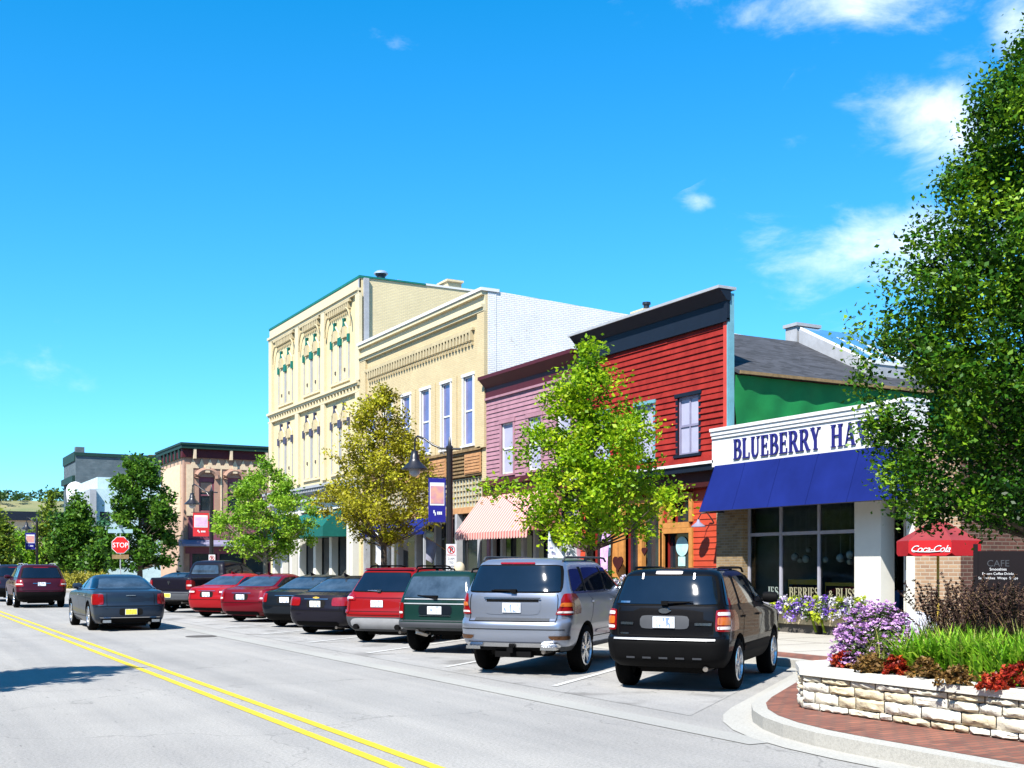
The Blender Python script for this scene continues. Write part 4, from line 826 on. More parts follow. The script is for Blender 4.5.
# ================================================================== cars
def paint(name, c, metal=0.0, rough=.5): return mat(name, shade(c, .9) if metal < .3 else c, rough, metal, var=.04, scale=.6, coat=.38, spec=.06)
mat('tyre', (.0045, .0045, .0045), .9, var=.2, scale=20, spec=.06); mat('alloy', (.62, .63, .65), .25, metal=.85, var=.05); mat('dark_alloy', (.12, .12, .13), .35, metal=.7); mat('wheel_well', (.006, .006, .006), .95)
mat('car_glass', (.005, .008, .016), .035, spec=.75, var=.3, scale=1.0); mat('clear_glass', (.04, .06, .085), .04, spec=.8, var=.5, scale=2.5)
mat('red_lens', (.24, .004, .006), .18, spec=.5, coat=.4, var=.15, scale=12); mat('amber_lens', (.52, .13, .02), .18, coat=.6, var=.1); mat('clear_lens', (.72, .66, .64), .15, coat=.6); mat('chrome', (.50, .51, .53), .2, metal=1.0, var=.03)
mat('black_plastic', (.0035, .0035, .004), .7, var=.2, spec=.08); mat('grey_plastic', (.06, .065, .075), .6); mat('light_plastic', (.42, .43, .45), .4, metal=.3); mat('seam', (.004, .004, .004), .9)
mat('dark_reflector', (.10, .045, .02), .3); mat('exhaust', (.30, .27, .24), .3, metal=.8)
def plate_mat(name, base, ink):
    m, N, L, P = nt(name); P.inputs['Roughness'].default_value = .5
    tc = N.new('ShaderNodeTexCoord'); mp = N.new('ShaderNodeMapping'); mp.inputs['Scale'].default_value = (1, 26, 9); L.new(tc.outputs['Object'], mp.inputs[0])
    no = N.new('ShaderNodeTexNoise'); no.inputs['Scale'].default_value = 1.3; no.inputs['Detail'].default_value = 1; L.new(mp.outputs[0], no.inputs['Vector'])
    L.new(ramp(N, L, no.outputs['Fac'], [(.42, ink), (.50, base)]), P.inputs['Base Color']); MATS[name] = m
plate_mat('plate_white', (.78, .80, .82), (.14, .2, .36)); plate_mat('plate_yellow', (.75, .70, .06), (.55, .45, .04))
mat('plate_edge', (.70, .72, .75), .4)

def pchip(xs, ys, x):
    xs = np.array(xs, float); ys = np.array(ys, float); h = np.diff(xs); d = np.diff(ys)/h; m = np.zeros(len(xs)); m[0] = d[0]; m[-1] = d[-1]
    for i in range(1, len(xs)-1):
        if d[i-1]*d[i] > 0:
            w1 = 2*h[i]+h[i-1]; w2 = h[i]+2*h[i-1]; m[i] = (w1+w2)/(w1/d[i-1]+w2/d[i])
    i = int(np.clip(np.searchsorted(xs, x)-1, 0, len(xs)-2)); t = (x-xs[i])/h[i]
    return (2*t**3-3*t**2+1)*ys[i]+(t**3-2*t**2+t)*h[i]*m[i]+(-2*t**3+3*t**2)*ys[i+1]+(t**3-t**2)*h[i]*m[i+1]
class Shell:
    def __init__(s, rows, rr=.28, rf=.6, p=3.0):
        s.rows = rows; s.z = [r[0] for r in rows]; s.rr, s.rf, s.p = rr, rf, p
    def prof(s, z):
        z = min(max(z, s.z[0]), s.z[-1]); return [float(pchip(s.z, [r[k] for r in s.rows], z)) for k in (1, 2, 3)]
    def pt(s, q, z, off=0.0):
        xr, xf_, w_ = s.prof(z); a = abs(q); sg = 1 if q >= 0 else -1; p = s.p; L_ = xf_-xr
        rr, rf = min(s.rr, L_*.35), min(s.rf, L_*.45)
        if a <= 1: f = a*math.pi/2; y = w_*math.sin(f)**(2/p); x = xr+rr*(1-math.cos(f)**(2/p))
        elif a <= 2:
            t = a-1; x = xr+rr+(L_-rr-rf)*t; y = w_
        else: f = (3-a)*math.pi/2; y = w_*max(0, math.sin(f))**(2/p); x = xf_-rf*(1-math.cos(f)**(2/p))
        if 0.6 < a < 2.4:      # slight plan barrel
            y *= 1-.035*((x-(xr+xf_)/2)/(L_/2))**2
        P = Vector((x, y*sg, z))
        if off:
            e = .01; A = s.pt(q+e, z); B = s.pt(q-e, z); Cc = s.pt(q, z+.01); D = s.pt(q, z-.01)
            n = (A-B).cross(Cc-D); n.normalize()
            if n.dot(Vector((x-(xr+xf_)/2, y*sg, 0))) < 0: n = -n
            P = P+n*off
        return P
    def R(s, y, z):
        w_ = s.prof(z)[2]; k = min(1, abs(y)/w_); return math.copysign(math.asin(k**(s.p/2))/(math.pi/2), y)
    def S(s, x, z, side):
        xr, xf_, w_ = s.prof(z); L_ = xf_-xr; rr, rf = min(s.rr, L_*.35), min(s.rf, L_*.45)
        if x < xr+rr: c = max(0, 1-(x-xr)/rr); q = math.acos(min(1, c**(s.p/2)))/(math.pi/2)
        elif x > xf_-rf: c = max(0, 1-(xf_-x)/rf); q = 3-math.acos(min(1, c**(s.p/2)))/(math.pi/2)
        else: q = 1+(x-xr-rr)/(L_-rr-rf)
        return q*side
    def body(s, arches, wr, colmap):
        zs = set()
        for a, b in zip(s.z[:-1], s.z[1:]):
            n = max(1, int((b-a)/.035)); zs |= {a+(b-a)*i/n for i in range(n)}
        zs = sorted(zs | {s.z[-1]})
        qs = [i/9 for i in range(9)]+[1+i/14 for i in range(14)]+[2+i/10 for i in range(11)]
        ring = qs+[-q for q in reversed(qs[1:-1])]
        V = [s.pt(q, z) for z in zs for q in ring]; n = len(ring); fs, ms = [], []
        for j in range(len(zs)-1):
            for i in range(n):
                i2 = (i+1) % n; fs.append((j*n+i, j*n+i2, (j+1)*n+i2, (j+1)*n+i)); ms.append(colmap((zs[j]+zs[j+1])/2, (ring[i]+ring[i2])/2 if i2 else 0))
        h = n//2
        for base, flip in ((0, True), ((len(zs)-1)*n, False)):
            for i in range(h):
                a, b, c, d = base+i, base+(i+1), base+(n-i-1) % n if False else base+((n-i-1) % n), base+((n-i) % n)
                f = tuple(dict.fromkeys((a, b, c, d)))
                if len(f) > 2: fs.append(f[::-1] if flip else f); ms.append(colmap(0 if flip else 9, 0))
        return V, fs, ms
def cut_arches(me, xs, r, zc, half):
    bm = bmesh.new()
    for x in xs:
        for sg in (-1, 1):
            g = bmesh.ops.create_cone(bm, cap_ends=True, segments=40, radius1=r, radius2=r, depth=.62, matrix=Matrix.Translation((x, sg*(half+.05), zc)) @ Matrix.Rotation(R(90), 4, 'X'))
            g2 = bmesh.ops.create_cube(bm, size=1, matrix=Matrix.Translation((x, sg*(half+.05), zc-.45)) @ Matrix.Diagonal((2*r*.985, .61, .9, 1)))
    return bm
def make_car(name, label, spec, loc, heading, group=None, cat='car'):
    sh = Shell(spec['rows'], spec.get('rr', .28), spec.get('rf', .6)); rear = spec['rear_axle']; front = rear+spec['wb']; wr = spec['wr']; half = spec['half']; P_ = spec['paint']
    root = thing(name, label, cat, (0, 0, 0), group)
    zt = spec.get('trim_z', 0); sm = spec.get('trim', 'black_plastic')
    V, fs, ms = sh.body([rear, front], wr, lambda z, q: (2 if (z < spec['rows'][0][0]+.001) else (1 if z < zt or (abs(q) < 1.02 and z < spec.get('bump_z', 0)) else (0))))
    me = bpy.data.meshes.new('body'); me.from_pydata([tuple(v) for v in V], [], fs)
    for m in (P_, sm, 'wheel_well'): me.materials.append(MATS[m])
    me.polygons.foreach_set('material_index', ms)
    bm = bmesh.new(); bm.from_mesh(me); bmesh.ops.remove_doubles(bm, verts=bm.verts, dist=1e-5); bmesh.ops.recalc_face_normals(bm, faces=bm.faces); bm.to_mesh(me); bm.free()
    ob = bpy.data.objects.new('body', me); COL.objects.link(ob)
    # wheel arches
    for x in (rear, front):
        for sg in (-1, 1):
            cm = bpy.data.meshes.new('c'); bm = bmesh.new(); r = wr+.055; pts = [(x+r*math.cos(R(a)), wr+.01+r*math.sin(R(a))) for a in range(0, 181, 9)]+[(x-r, -.3), (x+r, -.3)]
            a_ = [bm.verts.new((px, sg*(half-.30), pz)) for px, pz in pts]; b_ = [bm.verts.new((px, sg*(half+.25), pz)) for px, pz in pts]
            bm.faces.new(a_); bm.faces.new(b_[::-1]); n = len(pts)
            for i in range(n): bm.faces.new((a_[i], b_[i], b_[(i+1) % n], a_[(i+1) % n]))
            bmesh.ops.recalc_face_normals(bm, faces=bm.faces); bm.to_mesh(cm); bm.free(); cm.materials.append(MATS['wheel_well'])
            cob = bpy.data.objects.new('c', cm); COL.objects.link(cob)
            md = ob.modifiers.new('b', 'BOOLEAN'); md.operation = 'DIFFERENCE'; md.solver = 'EXACT'; md.object = cob; md.material_mode = 'TRANSFER'
            dg = bpy.context.evaluated_depsgraph_get(); nm = bpy.data.meshes.new_from_object(ob.evaluated_get(dg)); ob.modifiers.clear(); ob.data = nm; nm.name = 'body'
            bpy.data.objects.remove(cob); bpy.data.meshes.remove(cm)
    ob.data.shade_smooth(); ob.data.set_sharp_from_angle(angle=R(38)); ob.parent = root
    body = ob
    def patch(pname, corners, m, parent=None, off=.006, n=8, mz=4, rnd_=.06, mb=None, mi=0, build=True):
        """corners: four (q, z) in order bottom-rear, bottom-front, top-front, top-rear"""
        o = mb or MB(); V = []
        for j in range(mz+1):
            for i in range(n+1):
                a, b = 2*i/n-1, 2*j/mz-1; a2 = a*(1-rnd_*abs(b)**6); b2 = b*(1-rnd_*1.4*abs(a)**6); u, v = (a2+1)/2, (b2+1)/2
                q = (1-v)*((1-u)*corners[0][0]+u*corners[1][0])+v*((1-u)*corners[3][0]+u*corners[2][0]); z = (1-v)*((1-u)*corners[0][1]+u*corners[1][1])+v*((1-u)*corners[3][1]+u*corners[2][1])
                V.append(sh.pt(q, z, off))
        o.add(V, [(j*(n+1)+i, j*(n+1)+i+1, (j+1)*(n+1)+i+1, (j+1)*(n+1)+i) for j in range(mz) for i in range(n)], mi)
        if mb is None: return o.build(pname, m, parent or root, 60)
    def rear_box(z0, z1, y0, y1): return [(sh.R(y0, z0), z0), (sh.R(y1, z0), z0), (sh.R(y1, z1), z1), (sh.R(y0, z1), z1)]
    # glass
    rg = spec['rear_glass']; z0, z1, yb, yt = rg
    patch('rear_window_surround', [(sh.R(-yb-.03, z0-.02), z0-.02), (sh.R(yb+.03, z0-.02), z0-.02), (sh.R(yt+.03, z1+.02), z1+.02), (sh.R(-yt-.03, z1+.02), z1+.02)], spec.get('surround', 'black_plastic'), off=.005, n=14, mz=6)
    rw = patch('rear_window', [(sh.R(-yb, z0), z0), (sh.R(yb, z0), z0), (sh.R(yt, z1), z1), (sh.R(-yt, z1), z1)], spec.get('rglass', 'car_glass'), off=.012, n=14, mz=8, rnd_=.04)
    for sd in (-1, 1):
        for (xa, za, xb, zb, xc, zc, xd, zd) in spec['side_glass']:
            patch('side_window', [(sh.S(xa, za, sd), za), (sh.S(xb, zb, sd), zb), (sh.S(xc, zc, sd), zc), (sh.S(xd, zd, sd), zd)], 'car_glass', off=.010, rnd_=.05)
        if 'pillar' in spec:
            for (xa, za, xb, zb, xc, zc, xd, zd) in spec['pillar']:
                patch('pillar_trim', [(sh.S(xa, za, sd), za), (sh.S(xb, zb, sd), zb), (sh.S(xc, zc, sd), zc), (sh.S(xd, zd, sd), zd)], 'black_plastic', off=.005, rnd_=0)
        for (xa, za, xb, zb) in spec.get('chrome_line', []):
            patch('window_trim', [(sh.S(xa, za-.012, sd), za-.012), (sh.S(xb, zb-.012, sd), zb-.012), (sh.S(xb, zb+.012, sd), zb+.012), (sh.S(xa, za+.012, sd), za+.012)], 'chrome', off=.014, n=14, mz=1, rnd_=0)
        # door seams
        sm_ = MB(); zb0, zb1 = spec['belt']
        for x in spec['seams']: patch('', [(sh.S(x-.006, zb0, sd), zb0), (sh.S(x+.006, zb0, sd), zb0), (sh.S(x+.006, zb1, sd), zb1), (sh.S(x-.006, zb1, sd), zb1)], 'seam', mb=sm_, n=1, mz=8, rnd_=0, off=.004)
        x0, x1 = min(spec['seams']), max(spec['seams']); patch('', [(sh.S(x0, zb0, sd), zb0), (sh.S(x1, zb0, sd), zb0), (sh.S(x1, zb0+.012, sd), zb0+.012), (sh.S(x0, zb0+.012, sd), zb0+.012)], 'seam', mb=sm_, n=12, mz=1, rnd_=0, off=.004)
        sm_.build('door_seam', 'seam', root)
        for x in spec['handles']:
            p = sh.pt(sh.S(x, zb1-.13, sd), zb1-.13); MB().obox(p+Vector((0, sd*.02, 0)), (.17, .035, .03)).build('door_handle', spec.get('handle_mat', P_), root)
        # mirror
        mx_ = spec['mirror']; p = sh.pt(sh.S(mx_, zb1+.04, sd), zb1+.04); mb = MB(); mb.lathe([(0, -.13), (.07, -.11), (.09, 0), (.075, .1), (0, .13)], p+Vector((0, sd*.15, .05)), 12, 'y'); mb.tube([p, p+Vector((.02, sd*.08, .03))], .03, 6)
        mb.build('mirror', spec.get('mirror_mat', P_), root, 50)
        # side cladding line
        if 'clad' in spec:
            a, b, z_, h_ = spec['clad']; patch('side_moulding', [(sh.S(a, z_, sd), z_), (sh.S(b, z_, sd), z_), (sh.S(b, z_+h_, sd), z_+h_), (sh.S(a, z_+h_, sd), z_+h_)], spec.get('clad_mat', 'black_plastic'), off=.014, n=12, mz=2)
        for (kind, q) in spec['lights'](sh, sd): patch('tail_light' if kind != 'amber_lens' else 'indicator_light', q, kind, off=.014 if kind == 'red_lens' else .018, n=10, mz=4, rnd_=.05)
    zw0, zw1, yw = spec['windshield']
    def Fq(y, z): return math.copysign(3-abs(sh.R(y, z)), y)
    for_q = [(3-sh.R(yw, zw0), zw0), (3+sh.R(yw, zw0)*0+0, zw0)]
    W = MB(); nn = 10
    V = []
    for j in range(7):
        z = zw0+(zw1-zw0)*j/6
        for i in range(nn+1):
            y = yw*(2*i/nn-1)*(1-.18*j/6); q = 3-abs(sh.R(y, z)); q = q if y >= 0 else -q; V.append(sh.pt(q if abs(abs(q)-3) > 1e-6 else math.copysign(2.999, q), z)+Vector((.012, 0, .008)))
    W.add(V, [(j*(nn+1)+i, j*(nn+1)+i+1, (j+1)*(nn+1)+i+1, (j+1)*(nn+1)+i) for j in range(6) for i in range(nn)]); W.build('windshield', 'car_glass', root, 60)
    for sd in (-1, 1):
        z = spec['headlamp']; V = MB()
        pt = []
        for zz in (z-.08, z+.08):
            for k in range(5): q = 3-(.45+.5*k/4); pt.append(sh.pt(q*sd, zz, .01))
        V.add(pt, [(k, k+1, k+6, k+5) for k in range(4)]); V.build('headlight', 'clear_lens', root, 60)
    # rear dressing
    spec['dress'](sh, root, patch, rear_box, rw, P_)
    # plate
    y_, z_ = spec['plate'][:2]; p = sh.pt(.0001, z_); nrm_t = spec.get('plate_tilt', 0); pm = spec.get('plate_mat', 'plate_white')
    pl = MB().obox(p+Vector((-.022, y_, 0)), (.012, .305, .152)).build('number_plate', 'plate_edge', root); MB().obox(p+Vector((-.029, y_, 0)), (.004, .28, .13)).build('plate_face', pm, pl)
    # underbody + exhaust
    zb = spec['rows'][0][0]; mb = MB(); mb.box(rear-.25, front+.4, -half*.62, half*.62, zb-.06, zb+.02); mb.tube([(rear, -half*.8, wr), (rear, half*.8, wr)], .05, 8); mb.box(rear-.13, rear+.13, -.14, .14, wr-.13, wr+.1)
    mb.box(sh.prof(zb)[0]+.25, rear-.35, -half*.5, half*.5, zb-.09, zb+.02); mb.build('underbody', 'wheel_well', root)
    ey = spec.get('exhaust', -.5); xe = sh.prof(zb+.05)[0]
    mb = MB(); mb.lathe([(.03, -.02), (.036, -.02), (.036, .4), (.0, .4)], (xe+.06, ey, zb-.005), 12, 'x'); mb.lathe([(0, 0), (.028, 0)], (xe+.05, ey, zb-.005), 10, 'x', 1); mb.build('exhaust_pipe', ['exhaust', 'wheel_well'], root, 40)
    # wheels
    for x in (rear, front):
        for sg in (-1, 1):
            cy = sg*(half-.135); tw = .11
            hub = MB(); hub.lathe([(0, -.06), (wr*.55, -.06), (wr*.55, .04), (0, .04)], (x, cy, wr), 20, 'y'); hb = hub.build('wheel', 'wheel_well', root, 40)
            t = MB(); t.lathe([(wr*.66, -tw), (wr*.9, -tw*1.05), (wr*.97, -tw*.92), (wr, -tw*.7), (wr, tw*.7), (wr*.97, tw*.92), (wr*.9, tw*1.05), (wr*.66, tw), (wr*.66, -tw)], (x, cy, wr), 40, 'y', 0, False); t.build('tyre', 'tyre', hb, 50)
            rm = MB(); o = cy+sg*tw; rimr = wr*spec.get('rimk', .66)
            prof = [(rimr*1.02, -sg*.12), (rimr*1.02, sg*.0), (rimr*.93, sg*.008), (rimr*.9, -sg*.03), (rimr*.88, -sg*.12)]
            rm.lathe([(a, h) for a, h in prof], (x, o, wr), 40, 'y', 0, False)
            ns = spec.get('spokes', 5); tws = spec.get('twin', True)
            for k in range(ns):
                a0 = 2*math.pi*k/ns+.3
                for da in ((-.13, .13) if tws else (0,)):
                    a1 = a0+da; wd = .022 if tws else .05; rp = [(rimr*.12, a0+da*.4), (rimr*.92, a1+da*.5)]
                    p0 = Vector((x+rp[0][0]*math.cos(rp[0][1]), 0, wr+rp[0][0]*math.sin(rp[0][1]))); p1 = Vector((x+rp[1][0]*math.cos(rp[1][1]), 0, wr+rp[1][0]*math.sin(rp[1][1]))); d = (p1-p0).normalized(); nn_ = Vector((-d.z, 0, d.x))
                    ya, yb2 = o-sg*.012, o-sg*.05
                    vs = [Vector((q.x, yy, q.z)) for yy in (ya, yb2) for q in (p0-nn_*wd*1.2, p1-nn_*wd*.8, p1+nn_*wd*.8, p0+nn_*wd*1.2)]
                    rm.add(vs, [(0, 1, 2, 3), (7, 6, 5, 4), (0, 4, 5, 1), (1, 5, 6, 2), (2, 6, 7, 3), (3, 7, 4, 0)])
            rm.lathe([(0, sg*.0), (rimr*.16, -sg*.004), (rimr*.2, -sg*.03), (rimr*.2, -sg*.06)], (x, o, wr), 16, 'y')
            rm.build('rim', spec.get('rim', 'alloy'), hb, 35)
    root.location = loc; root.rotation_euler = (0, 0, R(heading)); return root
def place(rear_mid, heading, rear_axle):      # given where the middle of the rear axle stands
    c, s_ = math.cos(R(heading)), math.sin(R(heading)); return (rear_mid[0]-rear_axle*c, rear_mid[1]-rear_axle*s_, 0.008)

def seam_outline(sh, root, patch, rear_box, z0, z1, y):
    mb = MB()
    for sd in (-1, 1): patch('', rear_box(z0, z1, sd*y-.006, sd*y+.006), 'seam', mb=mb, n=1, mz=6, rnd_=0, off=.005)
    patch('', rear_box(z0, z0+.012, -y, y), 'seam', mb=mb, n=12, mz=1, rnd_=0, off=.005); mb.build('tailgate_seam', 'seam', root)
def wiper(sh, root, y, z, ln, a=4, m='black_plastic', up=.02):
    p = sh.pt(sh.R(y, z), z); mb = MB(); mb.obox(p+Vector((-.035, 0, 0)), (.05, .09, .055)); q = p+Vector((-.035, -ln, a*.01)); q2 = sh.pt(sh.R(y-ln, z+a*.01), z+a*.01); mb.tube([p+Vector((-.05, 0, 0)), q2+Vector((-.03, 0, 0))], [.014, .008], 6); mb.obox((q2+p)/2+Vector((-.03, -.05, .012)), (.012, ln*1.0, .014))
    mb.build('rear_wiper', m, root)
def rails(sh, root, xa, xb, z, y, m='black_plastic', h=.06):
    for sd in (-1, 1):
        mb = MB(); mb.tube([(xa, sd*y, z-.03), (xa+.08, sd*y, z+h*.8), (xa+.25, sd*y, z+h), (xb-.3, sd*y, z+h), (xb-.1, sd*y, z+h*.7), (xb, sd*y, z-.03)], .018, 8); mb.box((xa+xb)/2-.05, (xa+xb)/2+.05, sd*y-.012, sd*y+.012, z-.03, z+h); mb.build('roof_rail', m, root, 50)

# ---- black compact SUV (nearest)
def dress_black(sh, root, patch, rb, rw, P_):
    seam_outline(sh, root, patch, rb, .76, 1.15, .66); wiper(sh, root, .0, 1.21, .34, 1)
    patch('bumper_step', rb(.705, .725, -.70, .70), 'light_plastic', off=.02, mz=1, n=14, rnd_=0); mb = MB()
    for k in range(5): patch('', rb(.46, .485, -.52+.23*k, -.40+.23*k), '', mb=mb, n=2, mz=1, rnd_=0, off=.012)
    mb.build('bumper_slot', 'grey_plastic', root)
    patch('plate_recess', rb(.86, 1.04, -.34, .34), 'grey_plastic', off=.008, n=12, rnd_=.1)
    patch('brake_light', rb(1.59, 1.63, -.2, .2), 'clear_lens', off=.016, mz=1, n=6, rnd_=.1)
    e = MB(); z = 1.105; p = sh.pt(.0001, z); e.lathe([(0, -.03), (.045, -.03), (.055, -.01), (0, -.01)], (0, 0, 0), 20, 'x'); e.v = [(a+p.x, b*1.7+p.y, c*.8+z) for a, b, c in e.v]; e.build('emblem', 'chrome', root, 40)
    mb = MB()
    for y0, y1, z0 in ((-.64, -.42, .91), (.44, .62, .91)): patch('', rb(z0, z0+.035, y0, y1), '', mb=mb, n=4, mz=1, off=.012, rnd_=0)
    patch('', rb(.78, .80, .5, .62), '', mb=mb, n=3, mz=1, off=.012, rnd_=0); patch('', rb(1.2, 1.225, .5, .64), '', mb=mb, n=3, mz=1, off=.016, rnd_=0)
    mb.build('badge', 'chrome', root); rails(sh, root, -1.55, .1, 1.66, .60, h=.03)
    mb = MB()
    for sd in (-1, 1): mb.obox(sh.pt(sh.R(sd*.36, 1.57), 1.57)+Vector((-.02, 0, 0)), (.02, .025, .09), tilt=(0, R(25)))
    mb.build('glass_hinge', 'chrome', root)
def lights_black(sh, sd): return [('red_lens', [(sh.R(sd*.68, .83), .83), (sd*1.14, .83), (sd*1.10, 1.12), (sh.R(sd*.68, 1.12), 1.12)]),
    ('amber_lens', [(sh.R(sd*.71, .92), .92), (sd*.93, .92), (sd*.93, 1.02), (sh.R(sd*.71, 1.02), 1.02)]), ('clear_lens', [(sh.R(sd*.71, .86), .86), (sd*.93, .86), (sd*.93, .90), (sh.R(sd*.71, .90), .90)]), ('clear_lens', [(sh.R(sd*.71, 1.045), 1.045), (sd*.93, 1.045), (sd*.93, 1.09), (sh.R(sd*.71, 1.09), 1.09)])]
paint('black_paint', (.0035, .0035, .005)); paint('silver_paint', (.27, .30, .37), .75, .3); paint('green_paint', (.006, .032, .027)); paint('red_paint', (.27, .006, .008)); paint('navy_paint', (.014, .014, .035)); paint('dark_teal_paint', (.006, .010, .016)); paint('maroon_paint', (.15, .004, .012)); paint('bright_red_paint', (.36, .007, .012)); paint('slate_paint', (.022, .036, .06), .3, .4); paint('wine_paint', (.045, .004, .013)); paint('charcoal_paint', (.009, .008, .016))
BLACK = dict(rows=[(.33, -2.0, 2.0, .76), (.43, -2.15, 2.16, .83), (.56, -2.19, 2.21, .86), (.68, -2.20, 2.22, .87), (.73, -2.18, 2.22, .872), (.76, -2.13, 2.2, .87), (.98, -2.11, 2.12, .87), (1.03, -2.1, 1.95, .866), (1.09, -2.09, 1.5, .858), (1.14, -2.08, 1.08, .845), (1.32, -1.995, .74, .785), (1.5, -1.91, .42, .722), (1.60, -1.85, .2, .68), (1.65, -1.77, .02, .63), (1.68, -1.5, -.2, .5), (1.69, -1.2, -.4, .3)],
 rear_axle=-1.31, wb=2.62, wr=.36, half=.875, paint='black_paint', trim_z=.54, bump_z=.74, trim='black_plastic', rear_glass=(1.19, 1.57, .73, .63), side_glass=[(-1.9, 1.18, -1.28, 1.18, -1.28, 1.55, -1.68, 1.55), (-1.18, 1.18, -.28, 1.18, -.28, 1.57, -1.16, 1.57), (-.20, 1.18, .88, 1.16, .28, 1.56, -.20, 1.57)],
 pillar=[(-1.28, 1.1, -1.18, 1.1, -1.16, 1.58, -1.28, 1.58), (-.28, 1.1, -.2, 1.1, -.2, 1.59, -.28, 1.59)], belt=(.50, 1.14), seams=[-1.2, -.24, .92], handles=[-1.02, -.06], mirror=.72, mirror_mat='black_plastic', lights=lights_black, windshield=(1.17, 1.58, .72), headlamp=.9, dress=dress_black, plate=(0.0, .95), exhaust=-.55, clad=(-.95, .95, .56, .06))
car_group = 'cars parked at an angle along the kerb'
make_car('suv', 'black compact SUV with oval emblem and sun glint, nearest parked vehicle beside the stone planter', BLACK, place((10.02, 13.2), 38, -1.31), 38, car_group, 'SUV')

# ---- silver large SUV
def dress_silver(sh, root, patch, rb, rw, P_):
    seam_outline(sh, root, patch, rb, .84, 1.27, .72); wiper(sh, root, -.02, 1.32, -.38, 1)
    patch('plate_recess', rb(.95, 1.22, -.46, .46), 'silver_paint', off=.006, rnd_=.1, n=12); patch('recess_shadow', rb(1.15, 1.185, -.44, .44), 'black_plastic', off=.012, n=12, mz=1, rnd_=.02); patch('chrome_strip', rb(1.19, 1.215, -.47, .47), 'chrome', off=.03, n=12, mz=2, rnd_=0)
    patch('bumper_line', rb(.72, .732, -.88, .88), 'seam', off=.006, n=16, mz=1, rnd_=0)
    patch('step_tread', rb(.85, .90, -.62, .62), 'grey_plastic', off=.01, n=12, mz=1, rnd_=0)
    patch('skid_plate', rb(.46, .52, -.80, .80), 'chrome', off=.02, n=18, mz=2, rnd_=.03); patch('lower_valance', rb(.39, .45, -.76, .76), 'black_plastic', off=.012, n=18, mz=1, rnd_=0)
    for sd in (-1, 1): patch('reflector', [(sh.R(sd*.66, .57), .57), (sd*.98, .57), (sd*.98, .63), (sh.R(sd*.60, .63), .63)], 'dark_reflector', off=.014, n=8, mz=2)
    for sd in (-1, 1): MB().box(-2.53, -2.3, sd*.62-.12, sd*.62+.12, .41, .46).build('exhaust_tip', 'chrome', root)
    mb = MB(); mb.box(-2.54, -2.35, -.05, .05, .36, .44); mb.box(-2.4, -2.25, -.3, .3, .28, .38); mb.build('tow_hitch', 'black_plastic', root); rails(sh, root, -1.95, .4, 1.82, .68, 'grey_plastic', .035)
    patch('brake_light', rb(1.735, 1.76, -.3, .3), 'red_lens', off=.016, mz=1, n=6, rnd_=.05)
def lights_silver(sh, sd): return [('red_lens', [(sh.R(sd*.68, .95), .95), (sd*1.10, .95), (sd*1.06, 1.28), (sh.R(sd*.82, 1.28), 1.28)]), ('amber_lens', [(sh.R(sd*.76, 1.08), 1.08), (sd*1.0, 1.08), (sd*1.0, 1.14), (sh.R(sd*.78, 1.14), 1.14)]), ('clear_lens', [(sh.R(sd*.72, .98), .98), (sd*.98, .98), (sd*.98, 1.01), (sh.R(sd*.74, 1.01), 1.01)])]
SILVER = dict(rows=[(.38, -2.36, 2.3, .82), (.50, -2.48, 2.45, .90), (.66, -2.53, 2.53, .925), (.78, -2.53, 2.54, .937), (.86, -2.49, 2.52, .938), (.89, -2.44, 2.5, .938), (1.07, -2.43, 2.45, .935), (1.17, -2.42, 2.2, .93), (1.23, -2.41, 1.55, .92), (1.28, -2.40, 1.2, .90), (1.47, -2.31, .8, .835), (1.65, -2.225, .45, .775), (1.76, -2.16, .2, .73), (1.81, -2.07, 0, .67), (1.835, -1.8, -.3, .52), (1.845, -1.4, -.6, .3)],
 rear_axle=-1.46, wb=3.07, wr=.385, half=.94, paint='silver_paint', trim_z=.45, trim='grey_plastic', rear_glass=(1.31, 1.71, .78, .70), surround='black_plastic', side_glass=[(-2.1, 1.31, -1.5, 1.31, -1.5, 1.67, -1.95, 1.66), (-1.4, 1.31, -.42, 1.31, -.42, 1.69, -1.38, 1.69), (-.34, 1.31, .86, 1.30, .28, 1.68, -.34, 1.69)],
 pillar=[(-1.5, 1.30, -1.4, 1.30, -1.38, 1.7, -1.5, 1.7), (-.42, 1.30, -.34, 1.30, -.34, 1.7, -.42, 1.7)], chrome_line=[(-2.05, 1.292, .98, 1.285)], belt=(.56, 1.27), seams=[-1.36, -.38, .98], handles=[-1.1, -.1], mirror=.8, lights=lights_silver, windshield=(1.31, 1.72, .78), headlamp=1.0, dress=dress_silver, plate=(0.0, 1.06), spokes=5, rimk=.7, clad=(-.98, 1.12, .62, .05), clad_mat='silver_paint', rr=.3)
make_car('suv', 'large silver grey SUV with roof rails between the black and dark green SUVs', SILVER, place((9.5, 16.45), 40, -1.46), 40, car_group, 'SUV')

# ---- green boxy SUV
def dress_green(sh, root, patch, rb, rw, P_):
    seam_outline(sh, root, patch, rb, .64, 1.04, .68); wiper(sh, root, 0, 1.10, -.40, 4)
    patch('plate_recess', rb(.76, .95, -.36, .36), 'dark_teal_paint', off=.004, rnd_=.08, n=12); patch('trim_strip', rb(.965, .985, -.7, .7), 'light_plastic', off=.012, n=14, mz=1, rnd_=0); patch('handle_strip', rb(.735, .755, -.34, .34), 'chrome', off=.02, n=10, mz=1, rnd_=0)
    patch('rear_bumper', rb(.52, .645, -.84, .84), 'grey_plastic', off=.012, n=18, mz=3, rnd_=.02); patch('lamp_band', rb(1.055, 1.075, -.7, .7), 'light_plastic', off=.012, n=12, mz=1, rnd_=0)
    rails(sh, root, -1.6, .2, 1.60, .60); mb = MB(); mb.tube([(-2.1, .35, .42), (-1.95, .2, .36), (-1.7, .3, .38), (-1.5, .2, .4)], .03, 8); mb.build('tow_hook', 'exhaust', root)
